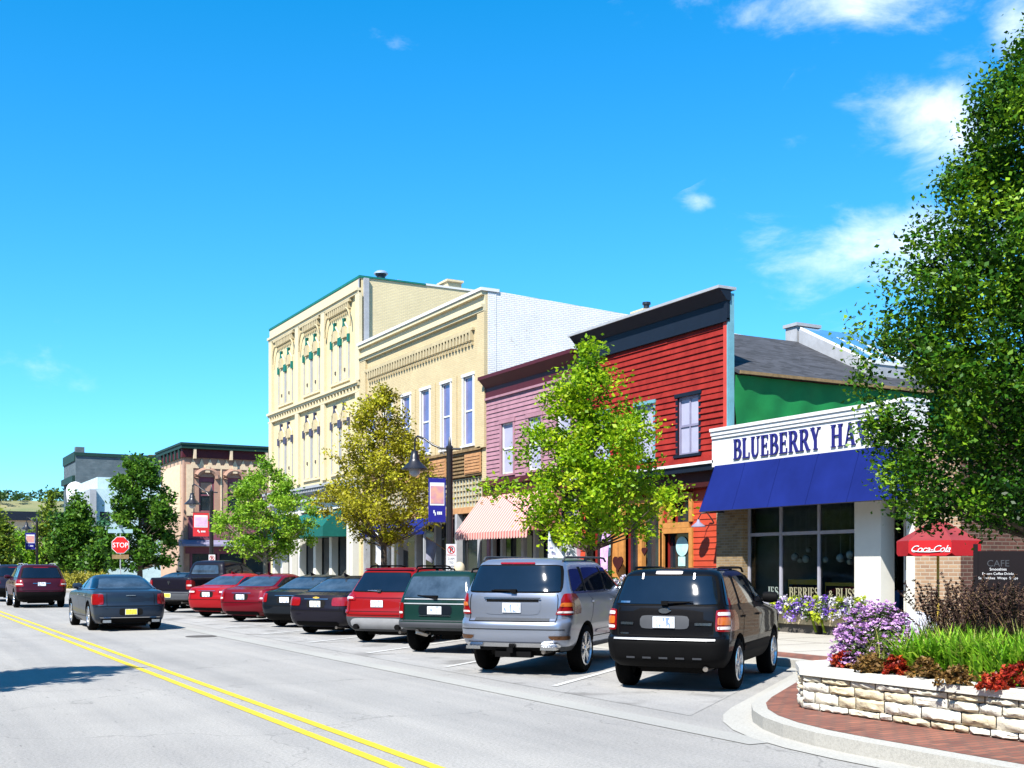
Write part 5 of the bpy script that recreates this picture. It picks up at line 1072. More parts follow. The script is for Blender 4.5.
def lights_green(sh, sd): return [('red_lens', [(sh.R(sd*.70, .68), .68), (sd*.93, .70), (sd*.93, .99), (sh.R(sd*.70, .99), .99)]), ('amber_lens', [(sd*.935, .68), (sd*1.08, .68), (sd*1.08, .97), (sd*.935, .97)]), ('clear_lens', [(sh.R(sd*.72, .78), .78), (sd*.9, .78), (sd*.9, .82), (sh.R(sd*.72, .82), .82)])]
GREEN = dict(rows=[(.45, -1.92, 2.0, .76), (.53, -2.05, 2.12, .83), (.63, -2.07, 2.12, .845), (.655, -2.01, 2.08, .85), (.95, -1.98, 2.03, .865), (1.0, -1.97, 1.85, .86), (1.04, -1.96, 1.2, .85), (1.08, -1.95, .85, .84), (1.3, -1.86, .6, .775), (1.5, -1.76, .35, .715), (1.57, -1.7, .2, .68), (1.605, -1.6, 0, .58), (1.62, -1.4, -.2, .4)],
 rear_axle=-1.25, wb=2.58, wr=.37, half=.86, paint='green_paint', trim_z=.5, trim='grey_plastic', rear_glass=(1.09, 1.50, .74, .64), surround='green_paint', rglass='clear_glass', side_glass=[(-1.8, 1.1, -1.15, 1.1, -1.15, 1.48, -1.62, 1.48), (-1.07, 1.1, -.25, 1.1, -.25, 1.5, -1.07, 1.5), (-.17, 1.1, .72, 1.1, .3, 1.49, -.17, 1.5)],
 pillar=[], belt=(.5, 1.06), seams=[-1.1, -.2, .75], handles=[-.9, -.02], mirror=.6, mirror_mat='black_plastic', lights=lights_green, windshield=(1.1, 1.52, .72), headlamp=.85, dress=dress_green, plate=(0, .85), rr=.16, rf=.3, spokes=5, twin=False, exhaust=.4, clad=(-.85, .95, .55, .1))
make_car('suv', 'boxy dark green SUV with pale rear glass, between the silver SUV and the red SUV', GREEN, place((10.14, 20.83), 38, -1.25), 38, car_group, 'SUV')

# ---- red crossover
def dress_red(sh, root, patch, rb, rw, P_):
    seam_outline(sh, root, patch, rb, .70, 1.08, .72); wiper(sh, root, .0, 1.16, -.3, 1, 'chrome')
    patch('bumper_insert', rb(.33, .56, -.66, .66), 'light_plastic', off=.016, n=14, mz=4, rnd_=.14); patch('bumper_line', rb(.62, .632, -.85, .85), 'seam', off=.006, n=14, mz=1, rnd_=0)
    for sd in (-1, 1): mb = MB(); mb.lathe([(.0, -.0), (.06, .0), (.06, .12)], (-2.27, sd*.52, .37), 14, 'x'); mb.build('exhaust_tip', 'black_plastic', root)
    patch('spoiler', rb(1.60, 1.63, -.62, .62), 'maroon_paint', off=.04, n=12, mz=1, rnd_=0); patch('crease', rb(1.0, 1.015, -.7, .7), 'maroon_paint', off=.01, n=12, mz=1, rnd_=0); rails(sh, root, -1.5, .3, 1.655, .6)
def lights_red(sh, sd): return [('red_lens', [(sh.R(sd*.55, .95), .95), (sd*1.12, .92), (sd*1.08, 1.12), (sh.R(sd*.62, 1.08), 1.08)]), ('clear_lens', [(sh.R(sd*.62, .985), .985), (sd*.96, .97), (sd*.96, 1.03), (sh.R(sd*.66, 1.02), 1.02)]), ('red_lens', [(sh.R(sd*.74, .66), .66), (sd*.95, .66), (sd*.95, .73), (sh.R(sd*.74, .73), .73)])]
REDC = dict(rows=[(.26, -2.05, 2.05, .79), (.38, -2.2, 2.2, .87), (.55, -2.25, 2.25, .905), (.66, -2.25, 2.26, .915), (.74, -2.22, 2.24, .92), (.9, -2.19, 2.15, .915), (1.0, -2.17, 1.9, .905), (1.06, -2.14, 1.4, .89), (1.1, -2.11, 1.15, .87), (1.3, -1.98, .8, .79), (1.5, -1.84, .4, .715), (1.6, -1.78, .15, .67), (1.645, -1.72, 0, .62), (1.67, -1.4, -.3, .5), (1.68, -1.1, -.5, .3)],
 rear_axle=-1.33, wb=2.69, wr=.36, half=.92, paint='red_paint', trim_z=.42, bump_z=.6, trim='grey_plastic', rear_glass=(1.15, 1.55, .72, .58), side_glass=[(-1.85, 1.18, -1.3, 1.16, -1.3, 1.5, -1.6, 1.5), (-1.2, 1.15, -.3, 1.14, -.3, 1.54, -1.18, 1.52), (-.22, 1.14, .95, 1.12, .3, 1.53, -.22, 1.54)],
 pillar=[], belt=(.46, 1.1), seams=[-1.2, -.26, .95], handles=[-1.0, -.05], mirror=.78, lights=lights_red, windshield=(1.13, 1.56, .74), headlamp=.88, dress=dress_red, plate=(0, .88))
make_car('suv', 'bright red crossover with silver bumper insert, just left of the boxy green SUV', REDC, place((10.42, 24.28), 38, -1.33), 38, car_group, 'SUV')

# ---- sedans
def sedan_dress(bow=None, chrome=True, sp=None):
    def d(sh, root, patch, rb, rw, P_):
        seam_outline(sh, root, patch, rb, .60, .95, .66); patch('bumper_line', rb(.60, .612, -.85, .85), 'seam', off=.006, n=14, mz=1, rnd_=0)
        if chrome: patch('chrome_strip', rb(.885, .90, -.34, .34), 'chrome', off=.014, n=8, mz=1, rnd_=0)
        patch('plate_recess', rb(.68, .87, -.26, .26), 'seam', off=.003, rnd_=.1, n=8)
        if bow: e = MB(); p = sh.pt(.0001, .93); x = p.x-.012; e.box(x-.006, x, -.09, .09, .912, .942); e.box(x-.0085, x, -.04, .04, .90, .954); e.build('emblem', 'gold', root)
        patch('lower_valance', rb(.24, .34, -.6, .6), 'black_plastic', off=.012, n=14, mz=2, rnd_=.08)
        mb = MB(); mb.ext([(-.9, -.02, 1.43), (-.7, -.02, 1.46), (-.95, -.02, 1.53)], (0, .04, 0)); mb.build('antenna_fin', P_, root)
    return d
def lights_sedan(ymin=.52, z0=.74, z1=.92, amber=True, clear=False):
    def f(sh, sd):
        o = [('red_lens', [(sh.R(sd*ymin, z0), z0), (sd*1.05, z0+.02), (sd*1.05, z1+.01), (sh.R(sd*ymin, z1), z1)])]
        if amber: o.append(('amber_lens', [(sd*.9, z0+.03), (sd*1.02, z0+.03), (sd*1.02, z1-.03), (sd*.9, z1-.03)]))
        if clear: o.append(('clear_lens', [(sh.R(sd*(ymin+.05), z0+.05), z0+.05), (sd*.86, z0+.05), (sd*.86, z0+.10), (sh.R(sd*(ymin+.05), z0+.10), z0+.10)]))
        return o
    return f
SR = [(.2, -2.12, 2.15, .80), (.32, -2.28, 2.3, .865), (.5, -2.33, 2.38, .895), (.62, -2.34, 2.38, .905), (.75, -2.31, 2.32, .905), (.88, -2.28, 2.1, .895), (.94, -2.26, 1.7, .88), (.99, -2.22, 1.2, .86), (1.02, -2.05, 1.0, .84), (1.05, -1.78, .9, .82), (1.22, -1.33, .48, .73), (1.36, -.98, .12, .645), (1.42, -.75, -.1, .58), (1.445, -.6, -.2, .5), (1.46, -.45, -.3, .35)]
def sedan(paintname, k=1.0, kz=1.0, **kw):
    rows = [(z*kz, a*k, b*k, w_) for z, a, b, w_ in SR]
    d = dict(rows=rows, rear_axle=-1.32*k, wb=2.72*k, wr=.33, half=.905, paint=paintname, trim_z=.22, rear_glass=(1.07*kz, 1.36*kz, .66, .52), surround=paintname, rglass='clear_glass', side_glass=[(-1.55*k, 1.08, -.42, 1.04, -.42, 1.36*kz, -.92, 1.34*kz), (-.34, 1.04, .78*k, 1.03, .12, 1.34*kz, -.34, 1.36*kz)],
      belt=(.34, 1.0*kz), seams=[-1.2*k, -.38, .85*k], handles=[-1.0, -.12], mirror=.7, lights=lights_sedan(), windshield=(1.07*kz, 1.37*kz, .72), headlamp=.68, dress=sedan_dress(), plate=(0, .775), rr=.34, rf=.7)
    d.update(kw); return d
make_car('sedan', 'dark navy sedan with gold emblem, just left of the bright red crossover', sedan('charcoal_paint', dress=sedan_dress(True), lights=lights_sedan(.45, .72, .93)), place((10.35, 27.95), 38, -1.32), 38, car_group, 'car')
make_car('sedan', 'black sedan with chrome trim over its white plate, between the navy and the maroon sedans', sedan('dark_teal_paint', .98, dress=sedan_dress(False), trim_z=.4, lights=lights_sedan(.6, .70, .95)), place((10.72, 31.6), 38, -1.30), 38, car_group, 'car')
make_car('sedan', 'maroon sedan with a clear tail lamp, parked right of the brighter red sedan', sedan('maroon_paint', 1.03, 1.01, lights=lights_sedan(.62, .66, .96, False, True)), place((10.55, 35.25), 38, -1.36), 38, car_group, 'car')
make_car('sedan', 'bright red sedan parked right of the black pickup truck', sedan('bright_red_paint', 1.0, 1.0, lights=lights_sedan(.45, .78, .94, False, True)), place((10.4, 38.85), 38, -1.32), 38, car_group, 'car')
# ---- pickup
def dress_truck(sh, root, patch, rb, rw, P_):
    patch('tailgate_seam', rb(.86, .872, -.75, .75), 'seam', off=.006, n=12, mz=1, rnd_=0); patch('rear_bumper', rb(.50, .76, -.93, .93), 'grey_plastic', off=.016, n=16, mz=3, rnd_=.03)
    e = MB(); x = sh.pt(.001, 1.1).x-.02; e.ext([(x, -.05, 1.16), (x, .05, 1.16), (x, .045, 1.08), (x, 0, 1.03), (x, -.045, 1.08)], (.015, 0, 0)); e.build('emblem', 'chrome', root)
    patch('bed_cover', [(-1.0, 1.275), (1.0, 1.275), (1.0, 1.282), (-1.0, 1.282)], 'black_plastic', off=.002, n=12, mz=1)
def lights_truck(sh, sd): return [('red_lens', [(sh.R(sd*.78, .86), .86), (sd*1.03, .86), (sd*1.03, 1.2), (sh.R(sd*.78, 1.2), 1.2)]), ('clear_lens', [(sh.R(sd*.82, .98), .98), (sd*.94, .98), (sd*.94, 1.04), (sh.R(sd*.82, 1.04), 1.04)])]
TR = dict(rows=[(.38, -2.6, 2.6, .85), (.5, -2.87, 2.85, .95), (.72, -2.88, 2.9, .98), (.79, -2.82, 2.9, .99), (1.0, -2.82, 2.85, 1.0), (1.2, -2.81, 2.75, .99), (1.26, -2.80, 2.4, .975), (1.28, -2.78, 1.9, .96), (1.30, -.95, 1.6, .93), (1.6, -.80, 1.1, .82), (1.8, -.72, .75, .75), (1.88, -.62, .5, .69), (1.92, -.4, .25, .55), (1.935, -.2, .1, .35)],
 rear_axle=-1.7, wb=3.55, wr=.4, half=1.0, paint='charcoal_paint', trim_z=.45, rear_glass=(1.40, 1.74, .66, .56), rglass='clear_glass', side_glass=[(-.66, 1.38, .2, 1.38, .2, 1.8, -.58, 1.8), (.28, 1.38, 1.22, 1.36, .72, 1.78, .28, 1.8)], belt=(.55, 1.3), seams=[-.75, .24, 1.35], handles=[-.6, .4], mirror=1.1, lights=lights_truck, windshield=(1.38, 1.82, .78), headlamp=1.0, dress=dress_truck, plate=(0, .64), plate_mat='plate_yellow', rr=.12, rf=.4)
make_car('pickup_truck', 'dark crew cab pickup truck with yellow plate, left of the bright red sedan', TR, place((10.35, 43.6), 36, -1.7), 36, car_group, 'pickup truck')
make_car('sedan', 'dark sedan mostly hidden behind the pickup truck, last in the parked row', sedan('dark_teal_paint', 1.0), place((10.6, 47.9), 38, -1.32), 38, car_group, 'car')
# ---- driving cars
def dress_300(sh, root, patch, rb, rw, P_):
    seam_outline(sh, root, patch, rb, .66, 1.0, .60); patch('bumper_line', rb(.66, .672, -.9, .9), 'seam', off=.006, n=14, mz=1, rnd_=0)
    patch('plate_recess', rb(.42, .60, -.3, .3), 'seam', off=.003, rnd_=.1, n=8); patch('chrome_strip', rb(.36, .375, -.8, .8), 'chrome', off=.02, n=14, mz=1, rnd_=0); patch('lower_valance', rb(.22, .34, -.74, .74), 'black_plastic', off=.012, n=14, mz=2, rnd_=.06)
    for sd in (-1, 1): mb = MB(); mb.obox((-2.5, sd*.62, .27), (.16, .2, .07)); mb.build('exhaust_tip', 'chrome', root)
    e = MB(); x = sh.pt(.001, .94).x-.01; e.box(x-.006, x, -.12, .12, .93, .95); e.build('emblem', 'chrome', root)
def lights_300(sh, sd): return [('red_lens', [(sh.R(sd*.68, .70), .70), (sd*1.02, .70), (sd*1.02, .98), (sh.R(sd*.68, .98), .98)]), ('amber_lens', [(sd*.95, .74), (sd*1.0, .74), (sd*1.0, .94), (sd*.95, .94)])]
r3 = [(.2, -2.3, 2.3, .84), (.32, -2.48, 2.45, .91), (.5, -2.52, 2.52, .94), (.66, -2.52, 2.52, .95), (.74, -2.48, 2.5, .95), (.92, -2.47, 2.4, .945), (1.0, -2.45, 2.1, .93), (1.045, -2.38, 1.5, .91), (1.065, -2.2, 1.2, .895), (1.085, -1.85, 1.08, .87), (1.24, -1.42, .65, .77), (1.38, -1.02, .25, .68), (1.44, -.8, 0, .61), (1.47, -.6, -.15, .5), (1.485, -.4, -.3, .35)]
S300 = sedan('slate_paint'); S300.update(rows=r3, rear_axle=-1.5, wb=3.05, wr=.37, half=.95, rear_glass=(1.11, 1.37, .70, .56), side_glass=[(-1.6, 1.12, -.4, 1.1, -.4, 1.38, -.98, 1.37), (-.3, 1.1, .92, 1.09, .22, 1.37, -.3, 1.38)], belt=(.36, 1.06), seams=[-1.3, -.35, 1.0], handles=[-1.1, -.1], mirror=.85, plate=(0, .51), plate_mat='plate_yellow', lights=lights_300, dress=dress_300, windshield=(1.11, 1.39, .76), chrome_line=[(-1.6, 1.105, .95, 1.085)], rimk=.72, handle_mat='chrome')
make_car('sedan', 'slate blue sedan with yellow plate driving away in the near lane of the road', S300, (5.97, 32.6+1.5, 0), 90, None, 'car')
EX = dict(REDC); 
def dress_ex(sh, root, patch, rb, rw, P_):
    seam_outline(sh, root, patch, rb, .72, 1.1, .72); patch('chrome_strip', rb(1.0, 1.02, -.34, .34), 'chrome', off=.014, n=8, mz=1, rnd_=0); patch('brake_light', rb(1.64, 1.66, -.3, .3), 'red_lens', off=.016, n=6, mz=1)
    rails(sh, root, -1.6, .3, 1.76, .62, 'light_plastic'); 
EX.update(rows=[(z*1.065, a*1.11, b*1.11, w_*1.08) for z, a, b, w_ in REDC['rows']], rear_axle=-1.42, wb=2.86, wr=.38, half=.99, paint='wine_paint', trim_z=.5, bump_z=.68, trim='black_plastic', rear_glass=(1.23, 1.64, .8, .66), side_glass=[(-2.0, 1.26, -1.42, 1.24, -1.42, 1.6, -1.78, 1.6), (-1.32, 1.23, -.35, 1.22, -.35, 1.64, -1.3, 1.62), (-.26, 1.22, 1.02, 1.2, .36, 1.62, -.26, 1.64)], seams=[-1.32, -.3, 1.05], belt=(.5, 1.17), mirror=.88, windshield=(1.21, 1.65, .8), plate=(0, .98), dress=dress_ex,
 lights=lambda sh, sd: [('red_lens', [(sh.R(sd*.66, .88), .88), (sd*1.1, .88), (sd*1.08, 1.16), (sh.R(sd*.72, 1.16), 1.16)]), ('clear_lens', [(sh.R(sd*.72, .95), .95), (sd*.96, .95), (sd*.96, 1.0), (sh.R(sd*.74, 1.0), 1.0)])])
make_car('suv', 'wine red SUV driving away at the far left, ahead of the slate sedan', EX, (6.05, 51.7+1.42, 0), 90, None, 'SUV')
EX2 = dict(EX); EX2.update(paint='navy_paint'); make_car('suv', 'dark blue SUV cut off by the left edge, ahead of the wine red SUV', EX2, (6.0, 62.5, 0), 90, None, 'SUV')
# ================================================================== street lamps, signs
mat('lamp_lens', (.6, .6, .62), .3); mat('banner_blue', (.02, .02, .26), .6); mat('banner_red', (.62, .03, .04), .6); mat('sign_white', (.80, .80, .82), .5, var=.03); mat('sign_red', (.62, .015, .015), .5, var=.05); mat('ink', (.03, .03, .03), .6); mat('sign_green', (.30, .45, .50), .5)
mat('banner_pic', (.55, .22, .40), .6, two=(.80, .45, .25), scale=3.5); mat('banner_pic_lilac', (.62, .35, .62), .6, two=(.8, .6, .7), scale=3)
def street_lamp(x, y, label, H=5.1, group='street lamps'):
    r = thing('street_lamp', label, 'street lamp', (x, y, .15), group)
    mb = MB(); mb.lathe([(.17, .15), (.17, .45), (.13, .6), (.11, .75), (.105, 1.0), (.085, H-.15), (.10, H-.12), (.10, H-.02), (.05, H+.02), (.02, H+.25), (0, H+.27)], (x, y, 0), 14); mb.build('pole', 'black_metal', r, 40)
    pts = []; a = -1
    # gooseneck arm reaching over the pavement towards the road, parallel to the facade line
    def q(t, z): return (x-.46*t*1.0, y+.60*t, z)
    mb = MB(); mb.tube([q(-.45, H-.10), q(0, H-.08), q(.35, H-.06), q(.7, H+.05), q(1.05, H+.24), q(1.35, H+.32), q(1.45, H+.26), q(1.47, H+.05), q(1.47, H-.12)], .03, 8); mb.tube([q(.2, H-.25), q(.35, H-.1), q(.5, H-.05)], .015, 6); mb.build('arm', 'black_metal', r, 50)
    c = q(1.47, 0); mb = MB(); mb.lathe([(.0, H-.08), (.10, H-.10), (.10, H-.2), (.13, H-.24), (.13, H-.33), (.18, H-.42), (.37, H-.60), (.37, H-.63), (.33, H-.62), (.12, H-.4)], (c[0], c[1], 0), 24); s_ = mb.build('lamp_shade', 'black_metal', r, 40)
    mb = MB(); mb.lathe([(.12, H-.45), (.17, H-.6), (.15, H-.74), (.07, H-.82), (0, H-.83)], (c[0], c[1], 0), 14); mb.build('globe', 'lamp_lens', s_, 50); return r, q
# banner across the lamp faces down the street
def banner(x, y, z0, z1, wd, cloth, pic, label, deep):
    r = thing('banner', label, 'banner', (x, y, z0)); d = Vector((-.875, .484, 0)).normalized(); nrm_ = Vector((-.484, -.875, 0))
    d = Vector((-1, .15, 0)).normalized(); nrm_ = Vector((-.15, -1, 0)).normalized(); p = Vector((x, y, 0))
    def slab(a, b, za, zb, off, m, name, th=.012, cut=0):
        c = [p+d*a+nrm_*off+Vector((0, 0, za)), p+d*b+nrm_*off+Vector((0, 0, za-cut)), p+d*b+nrm_*off+Vector((0, 0, zb)), p+d*a+nrm_*off+Vector((0, 0, zb))]
        mb = MB(); mb.ext(c, nrm_*th); return mb.build(name, m, r)
    slab(.12, .12+wd, z0, z1, 0, cloth, 'cloth')
    h = z1-z0; slab(.12+wd*.08, .12+wd*.92, z0+h*.38, z1-h*.10, .014, 'sign_white', 'picture_border', .003); slab(.12+wd*.12, .12+wd*.88, z0+h*.42, z1-h*.18, .019, pic, 'picture', .003)
    mb = MB(); mb.tube([p+Vector((0, 0, z1+.02)), p+d*(wd+.2)+Vector((0, 0, z1+.02))], .015, 6); mb.tube([p+Vector((0, 0, z0-.02)), p+d*(wd+.1)+Vector((0, 0, z0-.02))], .012, 6); mb.build('rod', 'black_metal', r)
    # small white mark on the lower field
    mb = MB()
    for k, (a, b, za, zb) in enumerate([(.28, .36, .20, .27), (.36, .42, .15, .22), (.50, .58, .17, .24), (.60, .68, .17, .24), (.70, .78, .17, .24)]):
        c = [p+d*(.12+wd*(1-u))+nrm_*.013+Vector((0, 0, z0+h*v)) for u, v in ((a, za), (b, za), (b, zb), (a, zb))]; mb.ext(c, nrm_*.004)
    mb.build('mark', 'sign_white', r)
def parking_sign(x, y, label, zt):
    r = thing('parking_sign', label, 'sign', (x, y, 2), 'no parking signs on lamp posts'); d = Vector((-1, .1, 0)).normalized(); nn = Vector((-.1, -1, 0)).normalized(); p = Vector((x, y, 0))+nn*.13
    w_ = .30; H_ = .92
    def fn(off): return lambda a, b, c=0: p-d*a+nn*(off+c)+Vector((0, 0, zt-H_/2+b))
    f = fn(0); mb = MB(); mb.ext([f(-w_/2, -H_/2), f(w_/2, -H_/2), f(w_/2, H_/2), f(-w_/2, H_/2)], nn*.006); mb.build('plate', 'sign_white', r)
    f = fn(.008); mb = MB(); R0 = .115; cz = .30
    for i in range(28):
        a, b = 2*math.pi*i/28, 2*math.pi*(i+1)/28; mb.quad(f(R0*math.cos(a), cz+R0*math.sin(a)), f(R0*math.cos(b), cz+R0*math.sin(b)), f((R0-.022)*math.cos(b), cz+(R0-.022)*math.sin(b)), f((R0-.022)*math.cos(a), cz+(R0-.022)*math.sin(a)))
    k = .7071*R0; e = .012; mb.quad(f(-k-e, cz+k-e, .003), f(-k+e, cz+k+e, .003), f(k+e, cz-k+e, .003), f(k-e, cz-k-e, .003)); mb.build('prohibition_ring', 'sign_red', r)
    mb = MB(); put_text(mb, 'P', .2, lambda a, b, c: f(a, b+cz-.07, .001), bold=.006); mb.build('letter', 'ink', r)
    mb = MB(); put_text(mb, 'PARKING', .062, lambda a, b, c: f(a, b+.13, 0)); 
    mb.build('lettering', 'sign_red', r)
    mb = MB()
    for s_, zz in (('2 AM', .02), ('TO', -.09), ('6 AM', -.20), ('DAILY', -.31)): put_text(mb, s_, .085, lambda a, b, c, zz=zz: f(a, b+zz, 0))
    mb.build('times', 'ink', r)
x1, y1 = 14.2, 29.3; street_lamp(x1, y1, 'black gooseneck street lamp with blue banner, in front of the striped awning')
banner(x1, y1, zf(440, 523, 14.2), zf(440, 480, 14.2), .50, 'banner_blue', 'banner_pic', 'navy banner with a sunset picture on the lamp post near the striped awning', 1)
parking_sign(x1, y1, 'white no parking sign on the lamp post before the striped awning', zf(453, 544, 14.2))
x2, y2 = pd(211.5, 54.0); street_lamp(x2, y2, 'black gooseneck street lamp with red banner, in front of the brown corner building', 5.25)
banner(x2, y2, zf(205, 537, x2), zf(205, 514, x2), .72, 'banner_red', 'banner_pic_lilac', 'red and lilac banner on the lamp post before the brown corner building', 1)
parking_sign(x2, y2, 'white no parking sign on the lamp post above the red sedans', 2.25)
x3, y3 = pd(37, 92); street_lamp(x3, y3, 'distant street lamp with small blue banner at the far left', 5.3)
banner(x3, y3, 3.05, 4.35, .75, 'banner_blue', 'banner_pic', 'distant small blue banner on the farthest lamp post', 1)
# stop sign
x, y = pd(120.5, 60); r = thing('stop_sign', 'red octagonal stop sign reading STOP at the far crossing', 'stop sign', (x, y, 0)); zc = EYE+(HZ-545)/F*60
mb = MB(); mb.tube([(x, y+.03, 0), (x, y+.03, zc+.95)], .03, 8); mb.build('post', 'tin', r)
d = Vector((.875, -.484, 0)); d = Vector((.93, -.367, 0)).normalized(); nn = Vector((-.367, -.93, 0)).normalized(); p = Vector((x, y, zc))
def octa(rad, off, m, nm):
    mb = MB(); mb.ext([p+nn*off+d*(rad*math.cos(R(22.5+45*i)))+Vector((0, 0, rad*math.sin(R(22.5+45*i)))) for i in range(8)], nn*.008); mb.build(nm, m, r)
octa(.47, .02, 'sign_white', 'border'); octa(.44, .03, 'sign_red', 'plate')
mb = MB(); put_text(mb, 'STOP', .34, lambda a, b, c: p+nn*.041+d*a*.95+Vector((0, 0, b*1.05-.125)), bold=.002); mb.build('lettering', 'sign_white', r)
mb = MB(); mb.ext([p+nn*.02+d*a+Vector((0, 0, b)) for a, b in ((-.42, -.72), (.42, -.72), (.42, -.5), (-.42, -.5))], nn*.01); mb.build('lower_plate', 'brown_board', r)
mb = MB()
for s, z0 in ((1, .62), ): mb.ext([p+nn*.02+d*a+Vector((0, 0, b)) for a, b in ((-.62, z0), (.62, z0), (.62, z0+.2), (-.62, z0+.2))], nn*.012)
e = Vector((nn.x, nn.y, 0)); mb.ext([p+e*a+Vector((0, 0, b)) for a, b in ((-.5, .86), (.5, .86), (.5, 1.04), (-.5, 1.04))], d*.012); mb.build('street_name_plate', 'sign_green', r)
# flags, bollard, sail banners
def flag(x, y, z, label, m, s=1):
    r = thing('flag', label, 'flag', (x, y, z), 'flags on slanted poles under the blue canopy'); mb = MB(); a = Vector((x, y, z)); b = a+Vector((-1.0, .55, .75))*s; mb.tube([a, b], .015, 6); mb.build('pole', 'orange_wood', r)
    V = []; 
    for j in range(7):
        for i in range(6):
            u, v = i/5, j/6; p = b+(a-b)*(.05+.6*u*(1-v*.45)); V.append(p+Vector((.03*math.sin(5*u+3*v), .06*math.sin(7*u), -1.0*s*v-.1*u*v)))
    mb = MB(); mb.add(V, [(j*6+i, j*6+i+1, (j+1)*6+i+1, (j+1)*6+i) for j in range(6) for i in range(5)]); mb.build('cloth', m, r, 60)
mat('flag_white', (.78, .78, .80), .8, two=(.60, .64, .72), scale=2); mat('flag_white_shaded', (.25, .25, .32), .8)  # the grey is white flag cloth with its shade mixed into the colour
flag(FX-.1, yf(402), 2.2, 'bright white flag hanging from a slanted pole left of the canopy post', 'flag_white', .95); flag(FX-.0, yf(447), 2.3, 'white flag with shade put into its colour, right of the canopy post', 'flag_white_shaded', .8)
x, y = pd(459.5, 27.5); r = thing('bollard', 'beige round-topped post showing above the green SUV roof', 'post', (x, y, .15)); mb = MB(); mb.tube([(x, y, .15), (x, y, 1.6)], .07, 12); mb.build('post', 'grey_trim', r, 40)
mb = MB(); mb.lathe([(.0, 1.55), (.13, 1.57), (.135, 1.66)]+[(.13*math.cos(R(a)), 1.68+.14*math.sin(R(a))) for a in (15, 35, 55, 75)]+[(0, 1.82)], (x, y, 0), 16); mb.build('cap', mat('beige', (.62, .52, .36), .6), r, 50)
def sail(u0, u1, vt, D, label, m):
    x, y = pd((u0+u1)/2, D); r = thing('feather_flag', label, 'flag', (x, y, .15), 'white pointed flags on the pavement behind the silver SUV'); w_ = (u1-u0)/F*D; H_ = EYE+(HZ-vt)/F*D; d = Vector((.9, -.43, 0)); b = Vector((x, y, 0))-d*w_*.35
    mb = MB(); mb.tube([b+Vector((0, 0, .15)), b+Vector((0, 0, H_+.03))], [.02, .012], 6); mb.build('pole', 'tin', r)
    V = []; n = 10
    for j in range(n+1):
        t = j/n; z = .55+(H_-.55)*t; ww = w_*min(1, (H_-z)/.62)**.9*(1 if t > .3 else .6+1.3*t)
        for i in range(5): s = i/4; V.append(b+d*ww*s+Vector((.05*math.sin(4*s+5*t), .07*math.sin(5*s+4*t), z-.12*s)))
    mb = MB(); mb.add(V, [(j*5+i, j*5+i+1, (j+1)*5+i+1, (j+1)*5+i) for j in range(n) for i in range(4)]); mb.build('cloth', m, r, 60)
    mb = MB()
    for k in range(4):
        c = b+d*w_*(.12+.1*k)+Vector((-.08, -.12, 1.75-.0*k+.12*(3-k)))
        mb.obox(c, (.08, .01, .05), R(-25))
    mb.build('lettering', 'lilac_trim', r)
sail(546, 567, 533, 25.5, 'left white pointed sail flag behind the silver SUV roof', 'flag_white'); sail(562, 579, 531, 26.3, 'right white pointed sail flag before the red siding', 'flag_white')
x, y = pd(562.8, 26.9); r = thing('flag_pole', 'slim white pole with a red band behind the two sail flags', 'pole', (x, y, .15)); mb = MB(); zt = EYE+(HZ-520)/F*26.9; mb.tube([(x, y, .15), (x, y, zt)], .028, 8); mb.build('shaft', 'sign_white', r); MB().lathe([(.033, zt-.35), (.033, zt-.2)], (x, y, 0), 10).build('band', 'sign_red', r)
# purple scarf hanging at the red shop, hanging heart
r = thing('hanging_cloth', 'long lilac cloth hanging beside the orange door frame of the red shop', 'cloth', (FX-.3, yf(611), 2)); V = []
for j in range(12):
    for i in range(5): t = j/11; V.append((FX-.18-.03*math.sin(3*i+t*4)-.25*t, yf(611)+.16-.10*i-.35*t**2+.02*math.sin(6*t+i), 2.75-1.7*t))
mb = MB(); mb.add(V, [(j*5+i, j*5+i+1, (j+1)*5+i+1, (j+1)*5+i) for j in range(11) for i in range(4)]); mb.build('cloth', mat('lilac_cloth', (.50, .22, .55), .7, two=(.7, .5, .75), scale=5), r, 60)
def heart(u, v, s, label, X=FX-.25):
    y, z = yf(u, X), zf(u, v, X); r = thing('heart_ornament', label, 'ornament', (X, y, z)); pts = []
    for k in range(24): t = 2*math.pi*k/24; pts.append((X, y+s*.062*16*math.sin(t)**3/1.0, z+s*.062*(13*math.cos(t)-5*math.cos(2*t)-2*math.cos(3*t)-math.cos(4*t))))
    mb = MB(); mb.ext(pts, (.04, 0, 0)); mb.tube([(X+.02, y, z+s*.3), (X+.02, y, z+s*.3+.5)], .006, 4); mb.build('heart', 'dark_red', r)
heart(617.5, 563, .26, 'dark heart hanging in front of the orange post by the lilac cloth'); heart(644, 551, .13, 'small dark red heart hanging on the yellow door post')
